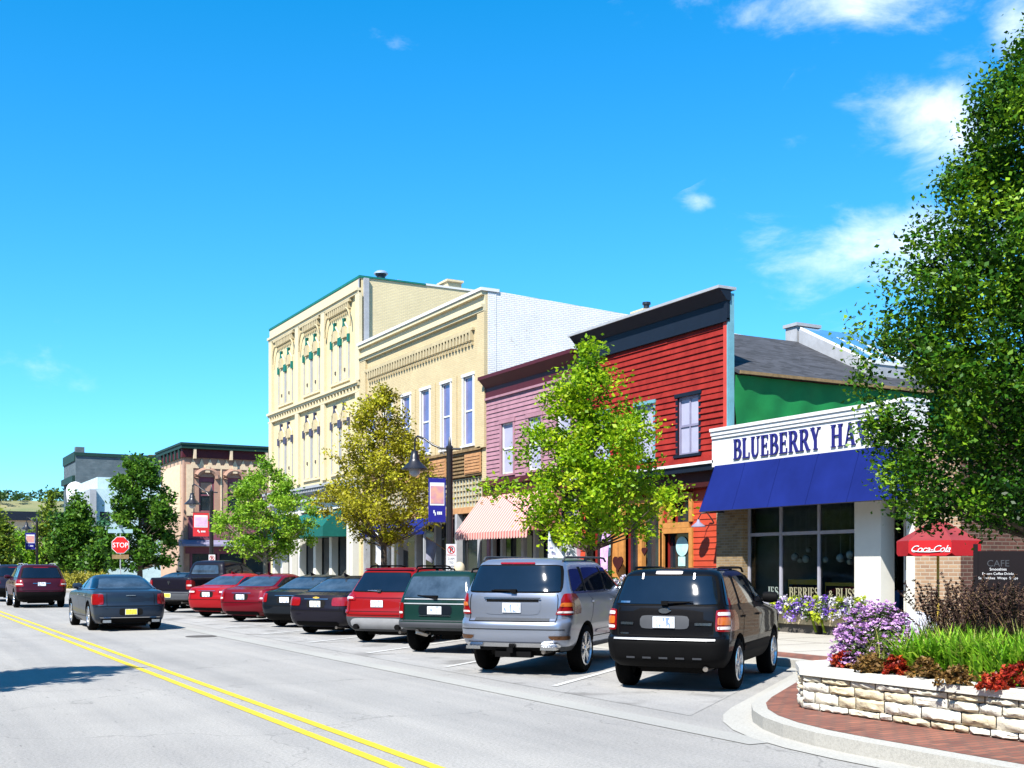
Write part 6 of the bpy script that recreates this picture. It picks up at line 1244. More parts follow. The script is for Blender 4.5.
# umbrella with red valance at the right
x0, y0, D_ = *pd(938, 20.5), 20.5; r = thing('patio_umbrella', 'red patio umbrella with white script on its valance, before the brick corner', 'umbrella', (x0, y0, .15)); z0 = EYE+(HZ-556)/F*D_; z1 = EYE+(HZ-541)/F*D_; zt = z1+.42
mat('umbrella_red', (.50, .012, .018), .8, var=.08); mat('umbrella_top_shaded', (.26, .035, .04), .8)  # canopy is the same red cloth, dimmed in colour to stand for shade
cor = [Vector((x0+.72*math.cos(R(a)), y0+.72*math.sin(R(a)), z1)) for a in (28.5+150, 28.5+210, 28.5+270, 28.5+330, 28.5+30, 28.5+90)]
mb = MB(); ap = Vector((x0, y0, zt))
for i in range(6):
    a, b = cor[i], cor[(i+1) % 6]; n = 6; V = []
    for j in range(n+1):
        for k in range(n+1): e = a+(b-a)*(k/n); t = j/n; p = ap+(e-ap)*t; p.z -= .06*math.sin(math.pi*t)*math.sin(math.pi*k/n); V.append(p)
    mb.add(V, [(j*(n+1)+k, j*(n+1)+k+1, (j+1)*(n+1)+k+1, (j+1)*(n+1)+k) for j in range(n) for k in range(n)])
cn = mb.build('canopy', 'umbrella_top_shaded', r, 25)
mb = MB()
for i in range(6):
    a, b = cor[i], cor[(i+1) % 6]; dz = Vector((0, 0, z0-z1)); mb.add([a+(b-a)*k/8+Vector((0, 0, 0)) for k in range(9)]+[a+(b-a)*k/8+dz*(1.0 if k % 8 else .82) for k in range(9)], [(k, k+1, k+10, k+9) for k in range(8)])
mb.build('valance', 'umbrella_red', cn)
mb = MB(); mb.tube([(x0, y0, .15), (x0, y0, zt+.06)], .024, 8); mb.lathe([(.28, .15), (.28, .2), (.05, .26)], (x0, y0, 0), 16, mi=1); mb.build('pole', ['gold', 'iron'], r)
for i in range(6): MB().tube([ap-Vector((0, 0, .06)), cor[i]-Vector((0, 0, .02))], .01, 5).build('rib', 'iron', r)
# script lettering on the face looking at the street
a, b = cor[0], cor[1]; mid = (a+b)/2; d = (b-a).normalized(); nn = Vector((d.y, -d.x, 0)); 
if nn.dot(Vector((x0, y0, 0))-mid) > 0: nn = -nn
if d.dot(Vector((.875, -.484, 0))) < 0: d = -d
mb = MB(); put_text(mb, 'Coca-Cola', .17, lambda u, v, w: mid+nn*.012+d*u+Vector((0, 0, (z0-z1)/2-.07+v)), shear=.45, bold=.0, spacing=.9)
for pts in ([(-.30, -.02), (-.2, -.045), (0, -.05), (.2, -.035)],): mb.tube([mid+nn*.014+d*u+Vector((0, 0, (z0-z1)/2+v-.02)) for u, v in pts], .008, 4)
mb.build('lettering', 'sign_white', r)
# menu board
x, y = pd(998, 18.6); D_ = 18.6; r = thing('menu_board', 'dark brown cafe board lettered in white, standing behind the plume grass', 'sign', (x, y, .15)); d = Vector((.875, -.484, 0)); d = Vector((.80, -.6, 0)); nn = Vector((-.6, -.8, 0)); zz = lambda v: EYE+(HZ-v)/F*D_; wd = 50/F*D_/2
o = Vector((x, y, 0)); mat('board_brown', (.007, .003, .004), .6)
mb = MB(); mb.ext([o-d*wd*.86+Vector((0, 0, .3)), o+d*wd*1.3+Vector((0, 0, .3)), o+d*wd*1.3+Vector((0, 0, zz(551))), o-d*wd*.86+Vector((0, 0, zz(551)))], -nn*.05); mb.build('panel', 'board_brown', r)
mb = MB()
for s in (-.86, 1.33): mb.obox(o+d*wd*s+Vector((0, 0, 1.1)), (.06, .06, 1.95), R(-37))
mb.build('post', 'board_brown', r); mb = MB()
for s, v, sz in (('Smoothies', 570.5, .062), ('Frozen Coffee Drinks', 574.8, .056), ('Sandwiches  Wraps  Soups', 579.2, .056)): put_text(mb, s, sz, lambda a, b, c, v=v: o+nn*.006+d*a+Vector((0, 0, zz(v)+b)))
mb.build('lettering', 'sign_white', r); mb = MB(); put_text(mb, 'CAFE', .15, lambda a, b, c: o+nn*.006+d*a+Vector((0, 0, zz(566.5)+b))); mb.build('heading', 'grey_plastic', r)
# ================================================================== planter
mat('limestone', (.72, .68, .55), .9, var=.22, scale=4, bump=.5, bscale=30); mat('cap_stone', (.68, .66, .60), .85, var=.1, scale=6, bump=.3, bscale=60); mat('soil', (.035, .022, .015), .95)
PW = [(8.93, -30), (8.93, 9.55), (9.42, 10.12), (11.9, 10.4), (11.9, 2)]
r = thing('planter', 'low rough limestone planter wall with pale cap slabs along the brick kerb strip', 'planter', (9.5, 6, .156))
rr = random.Random(5)
def stone_run(mb, P0, P1, z0, z1, y_from=None):
    P0, P1 = Vector(P0), Vector(P1); L_ = (P1-P0).length; d = (P1-P0)/L_; nn = Vector((-d.y, d.x))
    z = z0; rowi = 0
    while z < z1-.02:
        h = min(rr.choice([.075, .10, .125, .06]), z1-z)
        if z1-z-h < .05: h = z1-z
        s = -rr.uniform(0, .2)
        while s < L_:
            ln = rr.uniform(.16, .48); a, b = max(s, 0), min(s+ln, L_); s += ln
            if b-a < .03: continue
            nx, nz = max(2, int((b-a)/.045)), 4; dep = rr.uniform(.0, .03); g = .006; V = []
            for j in range(nz+1):
                for i in range(nx+1):
                    u, v = i/nx, j/nz; e = 1-max(abs(2*u-1)**6, abs(2*v-1)**4); k = .034*e*rr.uniform(.1, 1)+dep*e*rr.uniform(.6, 1); q = P0+d*(a+g+(b-a-2*g)*u)+nn*(k-.0); V.append((q.x, q.y, z+g*.6+(h-1.2*g)*v+rr.uniform(-.006, .006)))
            m0 = len(V)
            for u, v in ((0, 0), (1, 0), (1, 1), (0, 1)): q = P0+d*(a+g+(b-a-2*g)*u)-nn*.12; V.append((q.x, q.y, z+g*.6+(h-1.2*g)*v))
            fs = [(j*(nx+1)+i, j*(nx+1)+i+1, (j+1)*(nx+1)+i+1, (j+1)*(nx+1)+i) for j in range(nz) for i in range(nx)]
            fs += [tuple([i for i in range(nx+1)][::-1])+(m0, m0+1), tuple([nz*(nx+1)+i for i in range(nx+1)])+(m0+2, m0+3)]
            mb.add(V, fs, rr.randrange(3))
        z += h
mb = MB()
for i in range(1, 3): stone_run(mb, PW[i], PW[i+1], .156, .53)
stone_run(mb, (8.93, 1.0), PW[1], .156, .53); mb.build('stone_course', ['limestone', mat('limestone_pale', (.72, .69, .60), .9, var=.15, scale=5, bump=.5), mat('limestone_warm', (.62, .54, .38), .9, var=.2, scale=5, bump=.5)], r, 50)
mb = MB(); inn = offs(PW, .12)
core = [(p[0], p[1], 0) for p in offs(PW, .07)]; 
for i in range(len(PW)-1):
    a, b = offs(PW, .06)[i], offs(PW, .06)[i+1]; c, d_ = offs(PW, .3)[i+1], offs(PW, .3)[i]; mb.ext([(*a, .15), (*b, .15), (*c, .15), (*d_, .15)], (0, 0, .375))
mb.build('wall_core', mat('mortar', (.20, .17, .12), .95), r)
mb = MB(); A = offs(PW, -.05); B = offs(PW, .36)
def lerp(a, b, t): return (a[0]+(b[0]-a[0])*t, a[1]+(b[1]-a[1])*t)
for i in range(len(PW)-1):
    L_ = math.dist(A[i], A[i+1]); n = max(1, int(L_/1.15))
    for k in range(n):
        t0, t1 = k/n+.0015/ max(.2, L_), (k+1)/n-.0015/max(.2, L_); a, b, c, d_ = lerp(A[i], A[i+1], t0), lerp(A[i], A[i+1], t1), lerp(B[i], B[i+1], t1), lerp(B[i], B[i+1], t0); dz = rr.uniform(-.003, .003)
        mb.ext([(*a, .532+dz), (*b, .532+dz), (*c, .532+dz), (*d_, .532+dz)], (0, 0, .072))
mb.build('cap', 'cap_stone', r)
S_ = offs(PW, .34); mb = MB(); mb.quad((9.3, -30, .54), (9.3, 9.5, .54), (11.6, 9.9, .54), (11.6, -30, .54)); mb.build('soil', 'soil', r)
# boulder by the brick corner
x, y = pd(918, 19.5); r_ = thing('boulder', 'pale rounded boulder in front of the brick corner', 'boulder', (x, y, .15)); mb = MB(); mb.lathe([(0, .15)]+[(.38*math.cos(R(a)), .5+.45*math.sin(R(a))) for a in (-40, -15, 10, 35, 60, 80)]+[(0, .96)], (x, y, 0), 14); mb.build('stone', mat('pale_stone', (.5, .52, .58), .9, bump=.5), r_, 60)
# ================================================================== leaves
leafmat('leaf_maple', (.09, .24, .006), (.26, .46, .010), (.50, .60, .02), .42); leafmat('leaf_olive', (.17, .15, .010), (.38, .35, .02), (.56, .56, .03), .38); leafmat('leaf_dark', (.005, .030, .003), (.04, .140, .007), (.24, .40, .018), .28)
leafmat('leaf_fresh', (.12, .30, .02), (.24, .46, .03), (.40, .55, .05), .42); leafmat('leaf_mid', (.022, .085, .010), (.06, .16, .014), (.14, .27, .02), .3); leafmat('leaf_far', (.02, .06, .015), (.04, .10, .02), (.08, .15, .03), .25); leafmat('leaf_blue', (.04, .13, .06), (.07, .20, .09), (.10, .26, .12), .3)
leafmat('leaf_autumn', (.20, .20, .03), (.36, .34, .04), (.50, .38, .05), .4)
mat('bark', (.10, .075, .055), .9, var=.3, scale=12, bump=.6); mat('bark_pale', (.30, .27, .22), .9, var=.2, scale=10)
def leaves(name, centres, radii, counts, size, m, parent, seed, up=.35, squash=.8, aspect=.62, tone_bias=None, edge=None):
    g = np.random.default_rng(seed); C, T_ = [], []
    for c, r_, n in zip(centres, radii, counts):
        d = g.normal(size=(n, 3)); d /= np.linalg.norm(d, axis=1)[:, None]; rad = r_*(g.uniform(.15, 1, n)**.5)[:, None]*(1+.25*g.normal(size=(n, 1)))
        C.append(np.array(c)+d*rad*np.array([1, 1, squash])); T_.append(np.clip(g.normal(.5+g.normal()*.16+(tone_bias(c) if tone_bias else 0), .17, n), 0, 1))
    C = np.concatenate(C); T_ = np.concatenate(T_); n = len(C)
    nrm_ = g.normal(size=(n, 3)); nrm_[:, 2] = np.abs(nrm_[:, 2])+up; nrm_ /= np.linalg.norm(nrm_, axis=1)[:, None]
    a = np.cross(nrm_, g.normal(size=(n, 3))); a /= np.linalg.norm(a, axis=1)[:, None]; b = np.cross(nrm_, a); s = size*g.uniform(.5, 1.3, n)[:, None]
    o = np.array(ORG[0])
    tipp = C+a*s*.5; tail = C-a*s*.5; l = C+b*s*.5*aspect+a*s*.06-nrm_*s*.10; r2 = C-b*s*.5*aspect+a*s*.06-nrm_*s*.10
    V = np.stack([tail, l, tipp, r2], 1).reshape(-1, 3)-o
    me = bpy.data.meshes.new(name); me.vertices.add(4*n); me.vertices.foreach_set('co', V.ravel().astype(np.float32)); me.loops.add(4*n); me.polygons.add(n)
    me.loops.foreach_set('vertex_index', np.arange(4*n)); me.polygons.foreach_set('loop_start', np.arange(n)*4); me.polygons.foreach_set('loop_total', np.full(n, 4))
    at = me.attributes.new('tone', 'FLOAT', 'FACE'); at.data.foreach_set('value', T_.astype(np.float32)); me.materials.append(MATS[m]); me.update(calc_edges=True)
    ob = bpy.data.objects.new(name, me); COL.objects.link(ob)
    if parent: ob.parent = parent
    else: ob.location = ORG[0]
    return ob
def make_tree(label, x, y, H, z0, rad, prof, m, nclump, nleaf, size, seed, crad=.34, bark='bark', trunk_r=.11, group=None, lobes=.28, squash=.8, gap=0.0, name='tree', second=None, fork=.3):
    """prof: list of (height fraction, radius fraction)"""
    r = thing(name, label, 'tree', (x, y, .15), group); g = random.Random(seed); xs, ys = [p[0] for p in prof], [p[1] for p in prof]
    ph = [g.uniform(0, 6.28) for _ in range(6)]
    def env(t, a): return rad*np.interp(t, xs, ys)*(1+lobes*(math.sin(2*a+ph[0]+5*t)*.5+math.sin(3*a+ph[1]-8*t)*.4+math.sin(5*a+ph[2]+13*t)*.35))
    cs = []; tries = 0
    while len(cs) < nclump and tries < 60000:
        tries += 1; t = g.random(); a = g.uniform(0, 2*math.pi); k = np.interp(t, xs, ys)
        if g.random() > k+.08: continue
        if gap and math.sin(3*a+9*t+ph[3])*math.sin(7*t-2*a+ph[4]) > 1-gap: continue
        rr_ = env(t, a)*(g.random()**.42)*(1-.10*g.random()); cs.append((x+rr_*math.cos(a), y+rr_*math.sin(a), z0+(H-z0)*t))
    mb = MB(); tp = H-(H-z0)*.12; lean = [(x+g.uniform(-.06, .06), y+g.uniform(-.06, .06)) for _ in range(5)]
    mb.tube([(x, y, .1), (x, y, .5), (*lean[0], z0), (*lean[1], z0+(tp-z0)*.35), (*lean[2], z0+(tp-z0)*.7), (*lean[3], tp)], [trunk_r*1.35, trunk_r, trunk_r*.85, trunk_r*.6, trunk_r*.32, trunk_r*.12], 9); mb.build('trunk', bark, r, 50)
    mb = MB()
    for c in g.sample(cs, min(len(cs), 70)):
        zb = max(z0-.25, c[2]-.55*math.hypot(c[0]-x, c[1]-y)-g.uniform(.1, .4)); zb = min(zb, tp-.1); t = (c[2]-z0)/(H-z0); rb = trunk_r*max(.12, .36*(1-t)); mid = (x+(c[0]-x)*.5+g.uniform(-.1, .1), y+(c[1]-y)*.5+g.uniform(-.1, .1), zb+(c[2]-zb)*.42)
        mb.tube([(x, y, zb), mid, c], [rb, rb*.6, rb*.15], 5)
    mb.build('limb', bark, r, 60)
    cnt = [max(5, int(nleaf/nclump*g.uniform(.5, 1.5))) for _ in cs]; rd = [crad*g.uniform(.6, 1.4) for _ in cs]
    leaves('crown', cs, rd, cnt, size, m, r, seed, squash=squash)
    return r
OVAL = [(0, .35), (.12, .75), (.3, 1), (.5, .92), (.7, .68), (.88, .35), (1, .06)]
CONE = [(0, .55), (.1, .92), (.22, 1), (.4, .82), (.6, .60), (.8, .36), (1, .05)]
PEAR = [(0, .35), (.1, .85), (.25, 1), (.45, .86), (.65, .66), (.85, .42), (.95, .2), (1, .05)]
# the big dark tree at the right
make_tree('tall dark glossy-leaved tree growing out of the stone planter at the right edge', 11.78, 8.62, 7.75, 2.25, 2.13, [(0, .66), (.06, .80), (.16, .90), (.26, 1), (.47, .90), (.67, .64), (.92, .34), (.98, .2), (1, .05)], 'leaf_dark', 600, 125000, .068, 11, .29, trunk_r=.13, lobes=.15, gap=.03, squash=.9)
make_tree('bright yellow-green maple in front of the red clapboard building', 14.5, yf(588, 14.5), 7.0, 2.3, 1.98, CONE, 'leaf_maple', 165, 22000, .115, 21, .36, lobes=.38, gap=.12, group=None)
make_tree('olive and gold street tree in front of the cream brick buildings', 14.5, yf(384, 14.5), 7.4, 2.6, 2.6, [(0, .3), (.1, .6), (.25, 1), (.4, .8), (.55, .60), (.75, .42), (.9, .3), (1, .08)], 'leaf_olive', 210, 22000, .115, 33, .36, lobes=.4, gap=.16)
make_tree('fresh green young tree near the green awnings of the tall cream building', 14.5, yf(266, 14.5), 6.15, 2.1, 2.15, OVAL, 'leaf_fresh', 150, 16000, .145, 45, .36, lobes=.4, gap=.16, bark='bark_pale')
def far_tree(label, u, D, vt, vb, wpx, m, seed, prof=OVAL, n=4200, size=.32, lob=.22):
    x, y = pd(u, D); H = EYE+(HZ-vt)/F*D; z0 = EYE+(HZ-vb)/F*D; return make_tree(label, x, y, H, z0, wpx/2/F*D, prof, m, 120, n, size, seed, .6, trunk_r=.2, lobes=lob, group='trees beyond the crossing')
far_tree('dark dense tree behind the stop sign', 140, 78, 453, 566, 74, 'leaf_mid', 51, [(0, .6), (.15, .95), (.4, 1), (.65, .8), (.85, .5), (1, .1)], 15000, .30)
far_tree('dark green oval tree right of the distant lamp', 76, 92, 496, 572, 50, 'leaf_mid', 52, n=10000)
leafmat('leaf_moss', (.05, .11, .012), (.13, .21, .016), (.26, .31, .03), .35)
far_tree('yellow-green thin-topped tree left of the dark oval tree', 51, 99, 490, 566, 34, 'leaf_moss', 53, [(0, .8), (.4, 1), (.6, .7), (.8, .3), (1, .1)], n=3500)
far_tree('light green low tree under the distant lamp banner', 22, 96, 535, 572, 44, 'leaf_fresh', 54, n=3200)
far_tree('dim green tree cut off by the left edge of the view', 1, 90, 512, 575, 36, 'leaf_moss', 55, n=3500)
far_tree('blue-green tree against the pale rendered wall', 104, 100, 520, 570, 28, 'leaf_blue', 56, n=2500)
far_tree('small green tree low between the dark oval tree and the stop sign', 96, 88, 545, 575, 24, 'leaf_mid', 57, n=1500)
# out-of-frame tree whose shadow crosses the road
make_tree('leafy tree on the opposite side of the road', -1.75, 17.0, 7.4, 3.2, 1.45, OVAL, 'leaf_mid', 110, 12000, .16, 61, .36, lobes=.4, gap=.1)
# the same kinds of tree along the opposite pavement (they show as reflections in the shop glass)
def copy_tree(name, src, x, y, label):
    r = src.copy(); r.name = name; COL.objects.link(r); r.location = (x, y, .15); r.rotation_euler = (0, 0, x+y); r['label'] = label; r['group'] = 'street trees across the road'
    for ch in [o for o in bpy.data.objects if o.parent == src]: c = ch.copy(); COL.objects.link(c); c.parent = r
maple = next(o for o in bpy.data.objects if o.get('label', '').startswith('bright yellow-green maple'))
for yy, lb in ((33, 'nearest green street tree across the road'), (45, 'middle green street tree across the road'), (54.5, 'farthest green street tree across the road')): copy_tree('tree', maple, -8.2, yy, lb)
# hedge beyond the crossing
ORG[0] = Vector((12, 83, 0)); cs = []
g = random.Random(8)
for i in range(90): u = g.uniform(62, 106); D = g.uniform(80, 86); x, y = pd(u, D); cs.append((x, y, g.uniform(.2, 1.0)))
h = leaves('hedge', cs, [.5]*90, [60]*90, .2, 'leaf_autumn', None, 9); tag(h, 'low green hedge on the far corner beneath the dark oval tree', 'hedge')
ORG[0] = Vector((0, 420, 20)); cs = []
for i in range(700): a = R(g.uniform(-12, 28)); d = g.uniform(400, 470); cs.append((d*math.sin(a), d*math.cos(a), 24+g.uniform(0, 2.6)))
h = leaves('distant_wood', cs, [1.6]*700, [44]*700, 1.0, 'leaf_far', None, 10); tag(h, 'dark line of trees along the distant hill top', 'wood', kind='stuff')
# ================================================================== planting in the stone planter
leafmat('aster_leaf', (.05, .09, .02), (.09, .15, .04), (.14, .20, .06), .25); leafmat('aster_flower', (.36, .17, .46), (.56, .30, .62), (.76, .54, .80), .2, .7); leafmat('coleus', (.10, .006, .006), (.34, .022, .012), (.66, .12, .03), .25); leafmat('bronze_leaf', (.10, .05, .02), (.20, .11, .03), (.32, .20, .06), .25)
leafmat('blade', (.06, .22, .012), (.20, .46, .02), (.46, .66, .06), .4); leafmat('blade_yellow', (.20, .24, .04), (.34, .38, .08), (.50, .50, .16), .4); leafmat('plume', (.018, .008, .010), (.055, .028, .026), (.20, .13, .09), .25, .8)
leafmat('petunia', (.10, .03, .42), (.20, .08, .60), (.50, .38, .78), .2, .7); leafmat('petunia_white', (.50, .42, .66), (.70, .66, .78), (.80, .80, .80), .2, .7); leafmat('vine', (.30, .42, .02), (.50, .60, .04), (.66, .72, .08), .35)
def blades(name, x0, x1, y0, y1, z, n, h, m, parent, seed, w_=.012, bend=.5, seg=4, kind=None):
    g = np.random.default_rng(seed); mb = MB(); tn = []
    for i in range(n):
        x, y = g.uniform(x0, x1), g.uniform(y0, y1); a = g.uniform(0, 6.283); L_ = h*g.uniform(.6, 1.25); bd = bend*g.uniform(.4, 1.5); w = w_*g.uniform(.7, 1.3); px, py = -math.sin(a)*w, math.cos(a)*w; V = []
        for k in range(seg+1):
            t = k/seg; r_ = L_*bd*t*t*.8; zz = z+L_*(t-.42*bd*t*t*t); ww = (1-t**2.2)*.9+.06; V += [(x+math.cos(a)*r_-px*ww, y+math.sin(a)*r_-py*ww, zz), (x+math.cos(a)*r_+px*ww, y+math.sin(a)*r_+py*ww, zz)]
        mb.add(V, [(2*k, 2*k+1, 2*k+3, 2*k+2) for k in range(seg)]); tn += [float(np.clip(g.normal(.5, .24), 0, 1))]*seg
    return mb.build(name, m, parent, tones=tn)
def bush(name, label, cat, cx, cy, z, R_, Hh, n, size, m, seed, flowers=None, group=None):
    r = thing(name, label, cat, (cx, cy, z), group); g = random.Random(seed); cs = []
    for i in range(40): a = g.uniform(0, 6.28); t = g.random(); q = R_*math.sqrt(g.random())*math.sqrt(max(.05, 1-t*t*.85)); cs.append((cx+q*math.cos(a), cy+q*math.sin(a), z+.05+Hh*t*.9))
    leaves('foliage', cs, [R_*.22]*40, [n//40]*40, size, m, r, seed)
    if flowers:
        fm, fn_, fs, fr = flowers; fc = []
        for i in range(fn_): a = g.uniform(0, 6.28); ph = math.asin(g.uniform(-.15, 1)); k = g.uniform(.85, 1.1); fc.append((cx+R_*k*math.cos(ph)*math.cos(a), cy+R_*k*math.cos(ph)*math.sin(a), z+Hh*.12+Hh*k*.92*max(.03, math.sin(ph))))
        leaves('blossom', fc, [fr]*fn_, [7]*fn_, fs, fm, r, seed+1, up=1.0, squash=.4, aspect=.8)
    return r
cx, cy = pd(876, 12.9); bush('aster', 'large mound of lilac aster daisies at the left end of the stone planter', 'bush', cx, cy, .56, .46, .70, 2600, .06, 'aster_leaf', 71, ('aster_flower', 800, .042, .035))
def P2(u, D): return pd(u, D)
# red leaved edging plants
k = 0
for (u, D, rr2, hh, m, lab) in [(846, 12.75, .16, .22, 'coleus', 'scarlet-leaved clump at the left tip of the planter beneath the asters'), (870, 12.1, .17, .20, 'bronze_leaf', 'bronze-leaved clump in front of the middle of the asters'), (898, 11.9, .15, .2, 'coleus', 'russet-leaved clump right below the asters'), (925, 11.5, .17, .22, 'bronze_leaf', 'bronze-leaved clump between asters and bright green blades'), (955, 10.85, .16, .18, 'bronze_leaf', 'low brown clump at the cap edge under the green blades'),
        (992, 10.5, .13, .14, 'coleus', 'red-leaved clump at the cap edge before the green blades'), (1018, 10.6, .2, .26, 'coleus', 'tall crimson-leaved clump at the right edge of the photo'), (1004, 11.5, .2, .38, 'bronze_leaf', 'dull bronze clump behind the red clumps at right')]:
    x, y = P2(u, D); bush('coleus', lab, 'plant', x, y, .55, rr2, hh, 1100, .045, m, 80+k, group='red and bronze edging plants'); k += 1
ORG[0] = Vector((9.8, 7, .55))
g1 = blades('grass', 9.3, 10.9, 5.9, 8.6, .54, 7500, .56, 'blade', None, 91, .017, .7); tag(g1, 'bright green strap-leaved grass filling the stone planter', 'grass', kind='stuff')
ORG[0] = Vector((10, 7, .55)); g2 = blades('tall_grass', 9.35, 11.4, 5.9, 9.1, .54, 2200, .60, 'blade_yellow', None, 92, .008, .7); tag(g2, 'yellowish thin grass mixed through the green blades of the planter', 'grass', kind='stuff')
ORG[0] = Vector((10, 5, .55)); g2 = blades('edging_grass', 9.35, 11.4, 1, 6, .54, 2500, .5, 'blade', None, 93, .012, .5); tag(g2, 'green grass running on along the planter past the right edge', 'grass', kind='stuff')
def plume(label, x, y, n, h, seed):
    r = thing('fountain_grass', label, 'grass clump', (x, y, .54), 'dark plume grasses at the back of the planter'); g = random.Random(seed)
    blades('foliage', x-.18, x+.18, y-.18, y+.18, .54, 260, h*.8, 'plume', r, seed, .007, .7)
    mb = MB(); cs = []
    for i in range(n):
        a = g.uniform(0, 6.28); L_ = h*g.uniform(.85, 1.2); b = g.uniform(.15, .6); pts = [(x+math.cos(a)*L_*b*t*t, y+math.sin(a)*L_*b*t*t, .54+L_*(t-.25*b*t*t)) for t in (0, .35, .7, 1)]; mb.tube(pts, .0025, 3, cap=False)
        for s in np.linspace(.68, 1, 9): cs.append(tuple(np.interp(s, (0, .35, .7, 1), [p[q] for p in pts]) for q in range(3)))
    mb.build('stalk', 'brown_board', r); leaves('seed_head', cs, [.014]*len(cs), [7]*len(cs), .05, 'plume', r, seed+3, aspect=.3)
for i, (u, D, n, h, lab) in enumerate([(935, 13.4, 34, .92, 'dark plume grass clump in front of the brick corner pier'), (962, 12.8, 34, 1.0, 'dark plume grass clump under the umbrella pole'), (992, 12.4, 34, .98, 'tan-tipped plume grass clump under the cafe board'), (1020, 12.0, 30, .95, 'plume grass clump cut by the right edge of the photo')]):
    x, y = pd(u, D); plume(lab, x, y, n, h, 100+i)
ORG[0] = Vector((9.6, 8, .55)); leafmat('edging', (.04, .10, .012), (.26, .12, .03), (.46, .26, .06), .25); cs = []; g = random.Random(77)
for i in range(170): cs.append((9.32+abs(g.gauss(0, .16)), g.uniform(4.5, 9.4), .58+g.uniform(0, .12)))
h = leaves('edging_plants', cs, [.10]*170, [52]*170, .05, 'edging', None, 78); tag(h, 'mixed brown and green ground cover along the planter cap', 'ground cover', kind='stuff')
# window boxes
ORG[0] = Vector((0, 0, 0)); bx = FX-.42; mat('box_cream', (.52, .44, .28), .7, var=.1)
for i, (ua, ub, lab) in enumerate([(771, 815, 'left cream window box with purple and yellow-green trailing flowers'), (817, 862, 'right cream window box with white and purple petunias')]):
    ya, yb = yf(ub, bx), yf(ua, bx); r = thing('window_box', lab, 'planter box', (bx, ya, .15), 'window boxes under the shop window'); 
    mb = MB(); mb.ext([(bx, ya, .78), (bx+.30, ya, .78), (bx+.26, ya, .36), (bx+.05, ya, .36)], (0, yb-ya, 0)); mb.box(bx-.03, bx+.33, ya-.02, yb+.02, .74, .80); mb.build('box', 'box_cream', r)
    mb = MB(); mb.box(bx+.12, bx+.3, ya+.05, yb-.05, .15, .36); mb.build('plinth', 'iron', r)
    g = random.Random(120+i)
    mats_ = [('vine', 10), ('petunia', 10), ('vine', 4)] if i == 0 else [('petunia_white', 12), ('petunia', 6), ('vine', 4)]
    for j, (fm, n) in enumerate([('aster_leaf', 30), ('petunia', 34 if i == 0 else 20), ('petunia_white', 10 if i == 0 else 28), ('vine', 20)]):
        cs = []
        for q in range(n): yy = ya+(yb-ya)*(g.random() if fm != 'vine' else g.choice([.05, .12, .5, .56, .93, .98])); dr = g.random(); cs.append((bx+.12-.24*dr, yy, .90-.36*dr*dr*(1.3 if fm == 'vine' else 1)+g.uniform(-.05, .08)))
        leaves({'aster_leaf': 'foliage', 'petunia': 'purple_blossom', 'petunia_white': 'white_blossom', 'vine': 'trailing_vine'}[fm], cs, [.11]*n, [34]*n, .06 if fm != 'vine' else .09, fm, r, 130+i*10+j, up=.2, aspect=.85)
    for yy in (ya+.1, yb-.12): MB().ext([(bx-.02, yy, .62), (bx-.02, yy+.07, .62), (bx+.06, yy-.03, .20), (bx+.06, yy-.09, .20)], (.02, 0, 0)).build('bracket', 'vine', r)
# pale blue-violet flowers between the SUVs
x, y = pd(625, 24.0); bush('lavender', 'pale violet flowering bush between the silver and black SUVs', 'bush', x, y, .5, .42, .95, 900, .09, 'aster_leaf', 141, ('petunia_white', 220, .06, .06))
x, y = pd(606, 25.5); bush('shrub', 'small dark green shrub beside the violet bush, before the red shop', 'bush', x, y, .3, .3, 1.45, 1200, .1, 'leaf_mid', 143)
r = thing('barrel_planter', 'round brown tub under the violet bush', 'planter', (*pd(625, 24.0), .15)); mb = MB(); x, y = pd(625, 24.0); mb.lathe([(0, .15), (.26, .15), (.32, .55), (.28, .55), (0, .5)], (x, y, 0), 16); mb.build('tub', 'brown_board', r, 40)
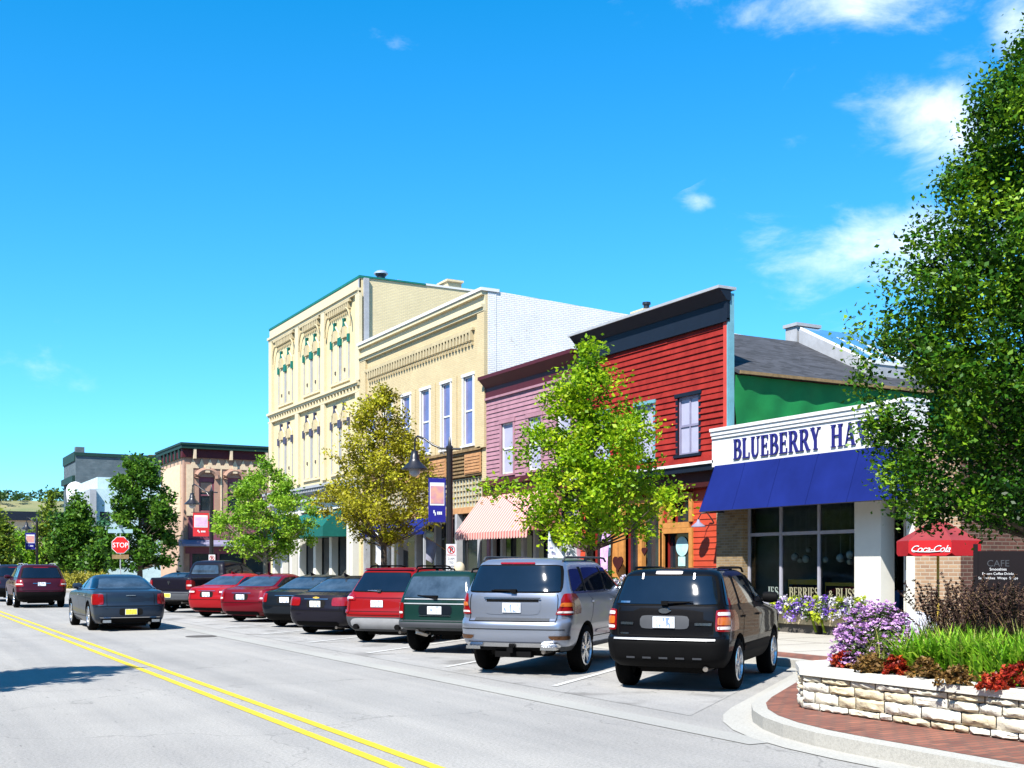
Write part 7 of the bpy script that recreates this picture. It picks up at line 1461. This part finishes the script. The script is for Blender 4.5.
# ================================================================== the row across the street (behind and left of the camera's view)
def opposite(y0, y1, h, wallm, trim, label, nb):
    X = -11.0; b = thing('brick_building' if 'brick' in label else 'shop_building', label, 'building', (X, y0, .15)); st = (y1-y0)/nb
    ops = [(y0+st*(i+.3), y0+st*(i+.7), zz, zz+1.7) for i in range(nb) for zz in ([4.9, 8.2] if h > 10 else [4.9])]+[(y0+.5, y1-.5, .6, 3.4)]
    mb = MB(); wallx(mb, X-.35, .35, y0+.02, y1-.02, .15, h, ops); mb.box(X-14, X-.35, y0+.02, y0+.4, .15, h-.1); mb.box(X-14, X-.35, y1-.4, y1-.02, .15, h-.1); mb.box(X-14, X-13.6, y0+.4, y1-.4, .15, h-.1); mb.build('wall', wallm, b)
    MB().box(X-13.6, X-.36, y0+.4, y1-.4, h-.5, h-.4).build('roof', 'roof_gravel', b)
    MB().box(X-.4, X+.35, y0, y1, h, h+.25).box(X+.001, X+.25, y0, y1, 3.6, 3.9).build('cornice', trim, b)
    for o in ops:
        f = MB(); f.box(X-.25, X-.1, o[0], o[0]+.08, o[2], o[3]); f.box(X-.25, X-.1, o[1]-.08, o[1], o[2], o[3]); f.box(X-.25, X-.1, o[0]+.08, o[1]-.08, (o[2]+o[3])/2-.04, (o[2]+o[3])/2+.04); w_ = f.build('window', trim, b)
        MB().box(X-.22, X-.2, o[0]+.08, o[1]-.08, o[2], o[3]).build('pane', 'dark_glass', w_)
opposite(-26, -6, 8.5, 'side_brick', 'maroon_trim', 'tan brick building with maroon cornice, across the street and furthest back', 6)
opposite(-5.9, 9, 11.2, 'red_tan_brick', 'navy_trim', 'three storey reddish brick building with navy cornice across the street', 5)
opposite(9.1, 24, 7.6, 'tan_brick', 'cream_trim', 'low dark brick building with cream cornice across the street', 5)
opposite(24.1, 44, 9.0, 'brown_stucco', 'dark_green', 'brown rendered shop building with dark green cornice across the street', 6)
opposite(44.1, 62, 10.8, 'grey_brick', 'white_trim', 'grey brick building with white cornice across the street', 6)
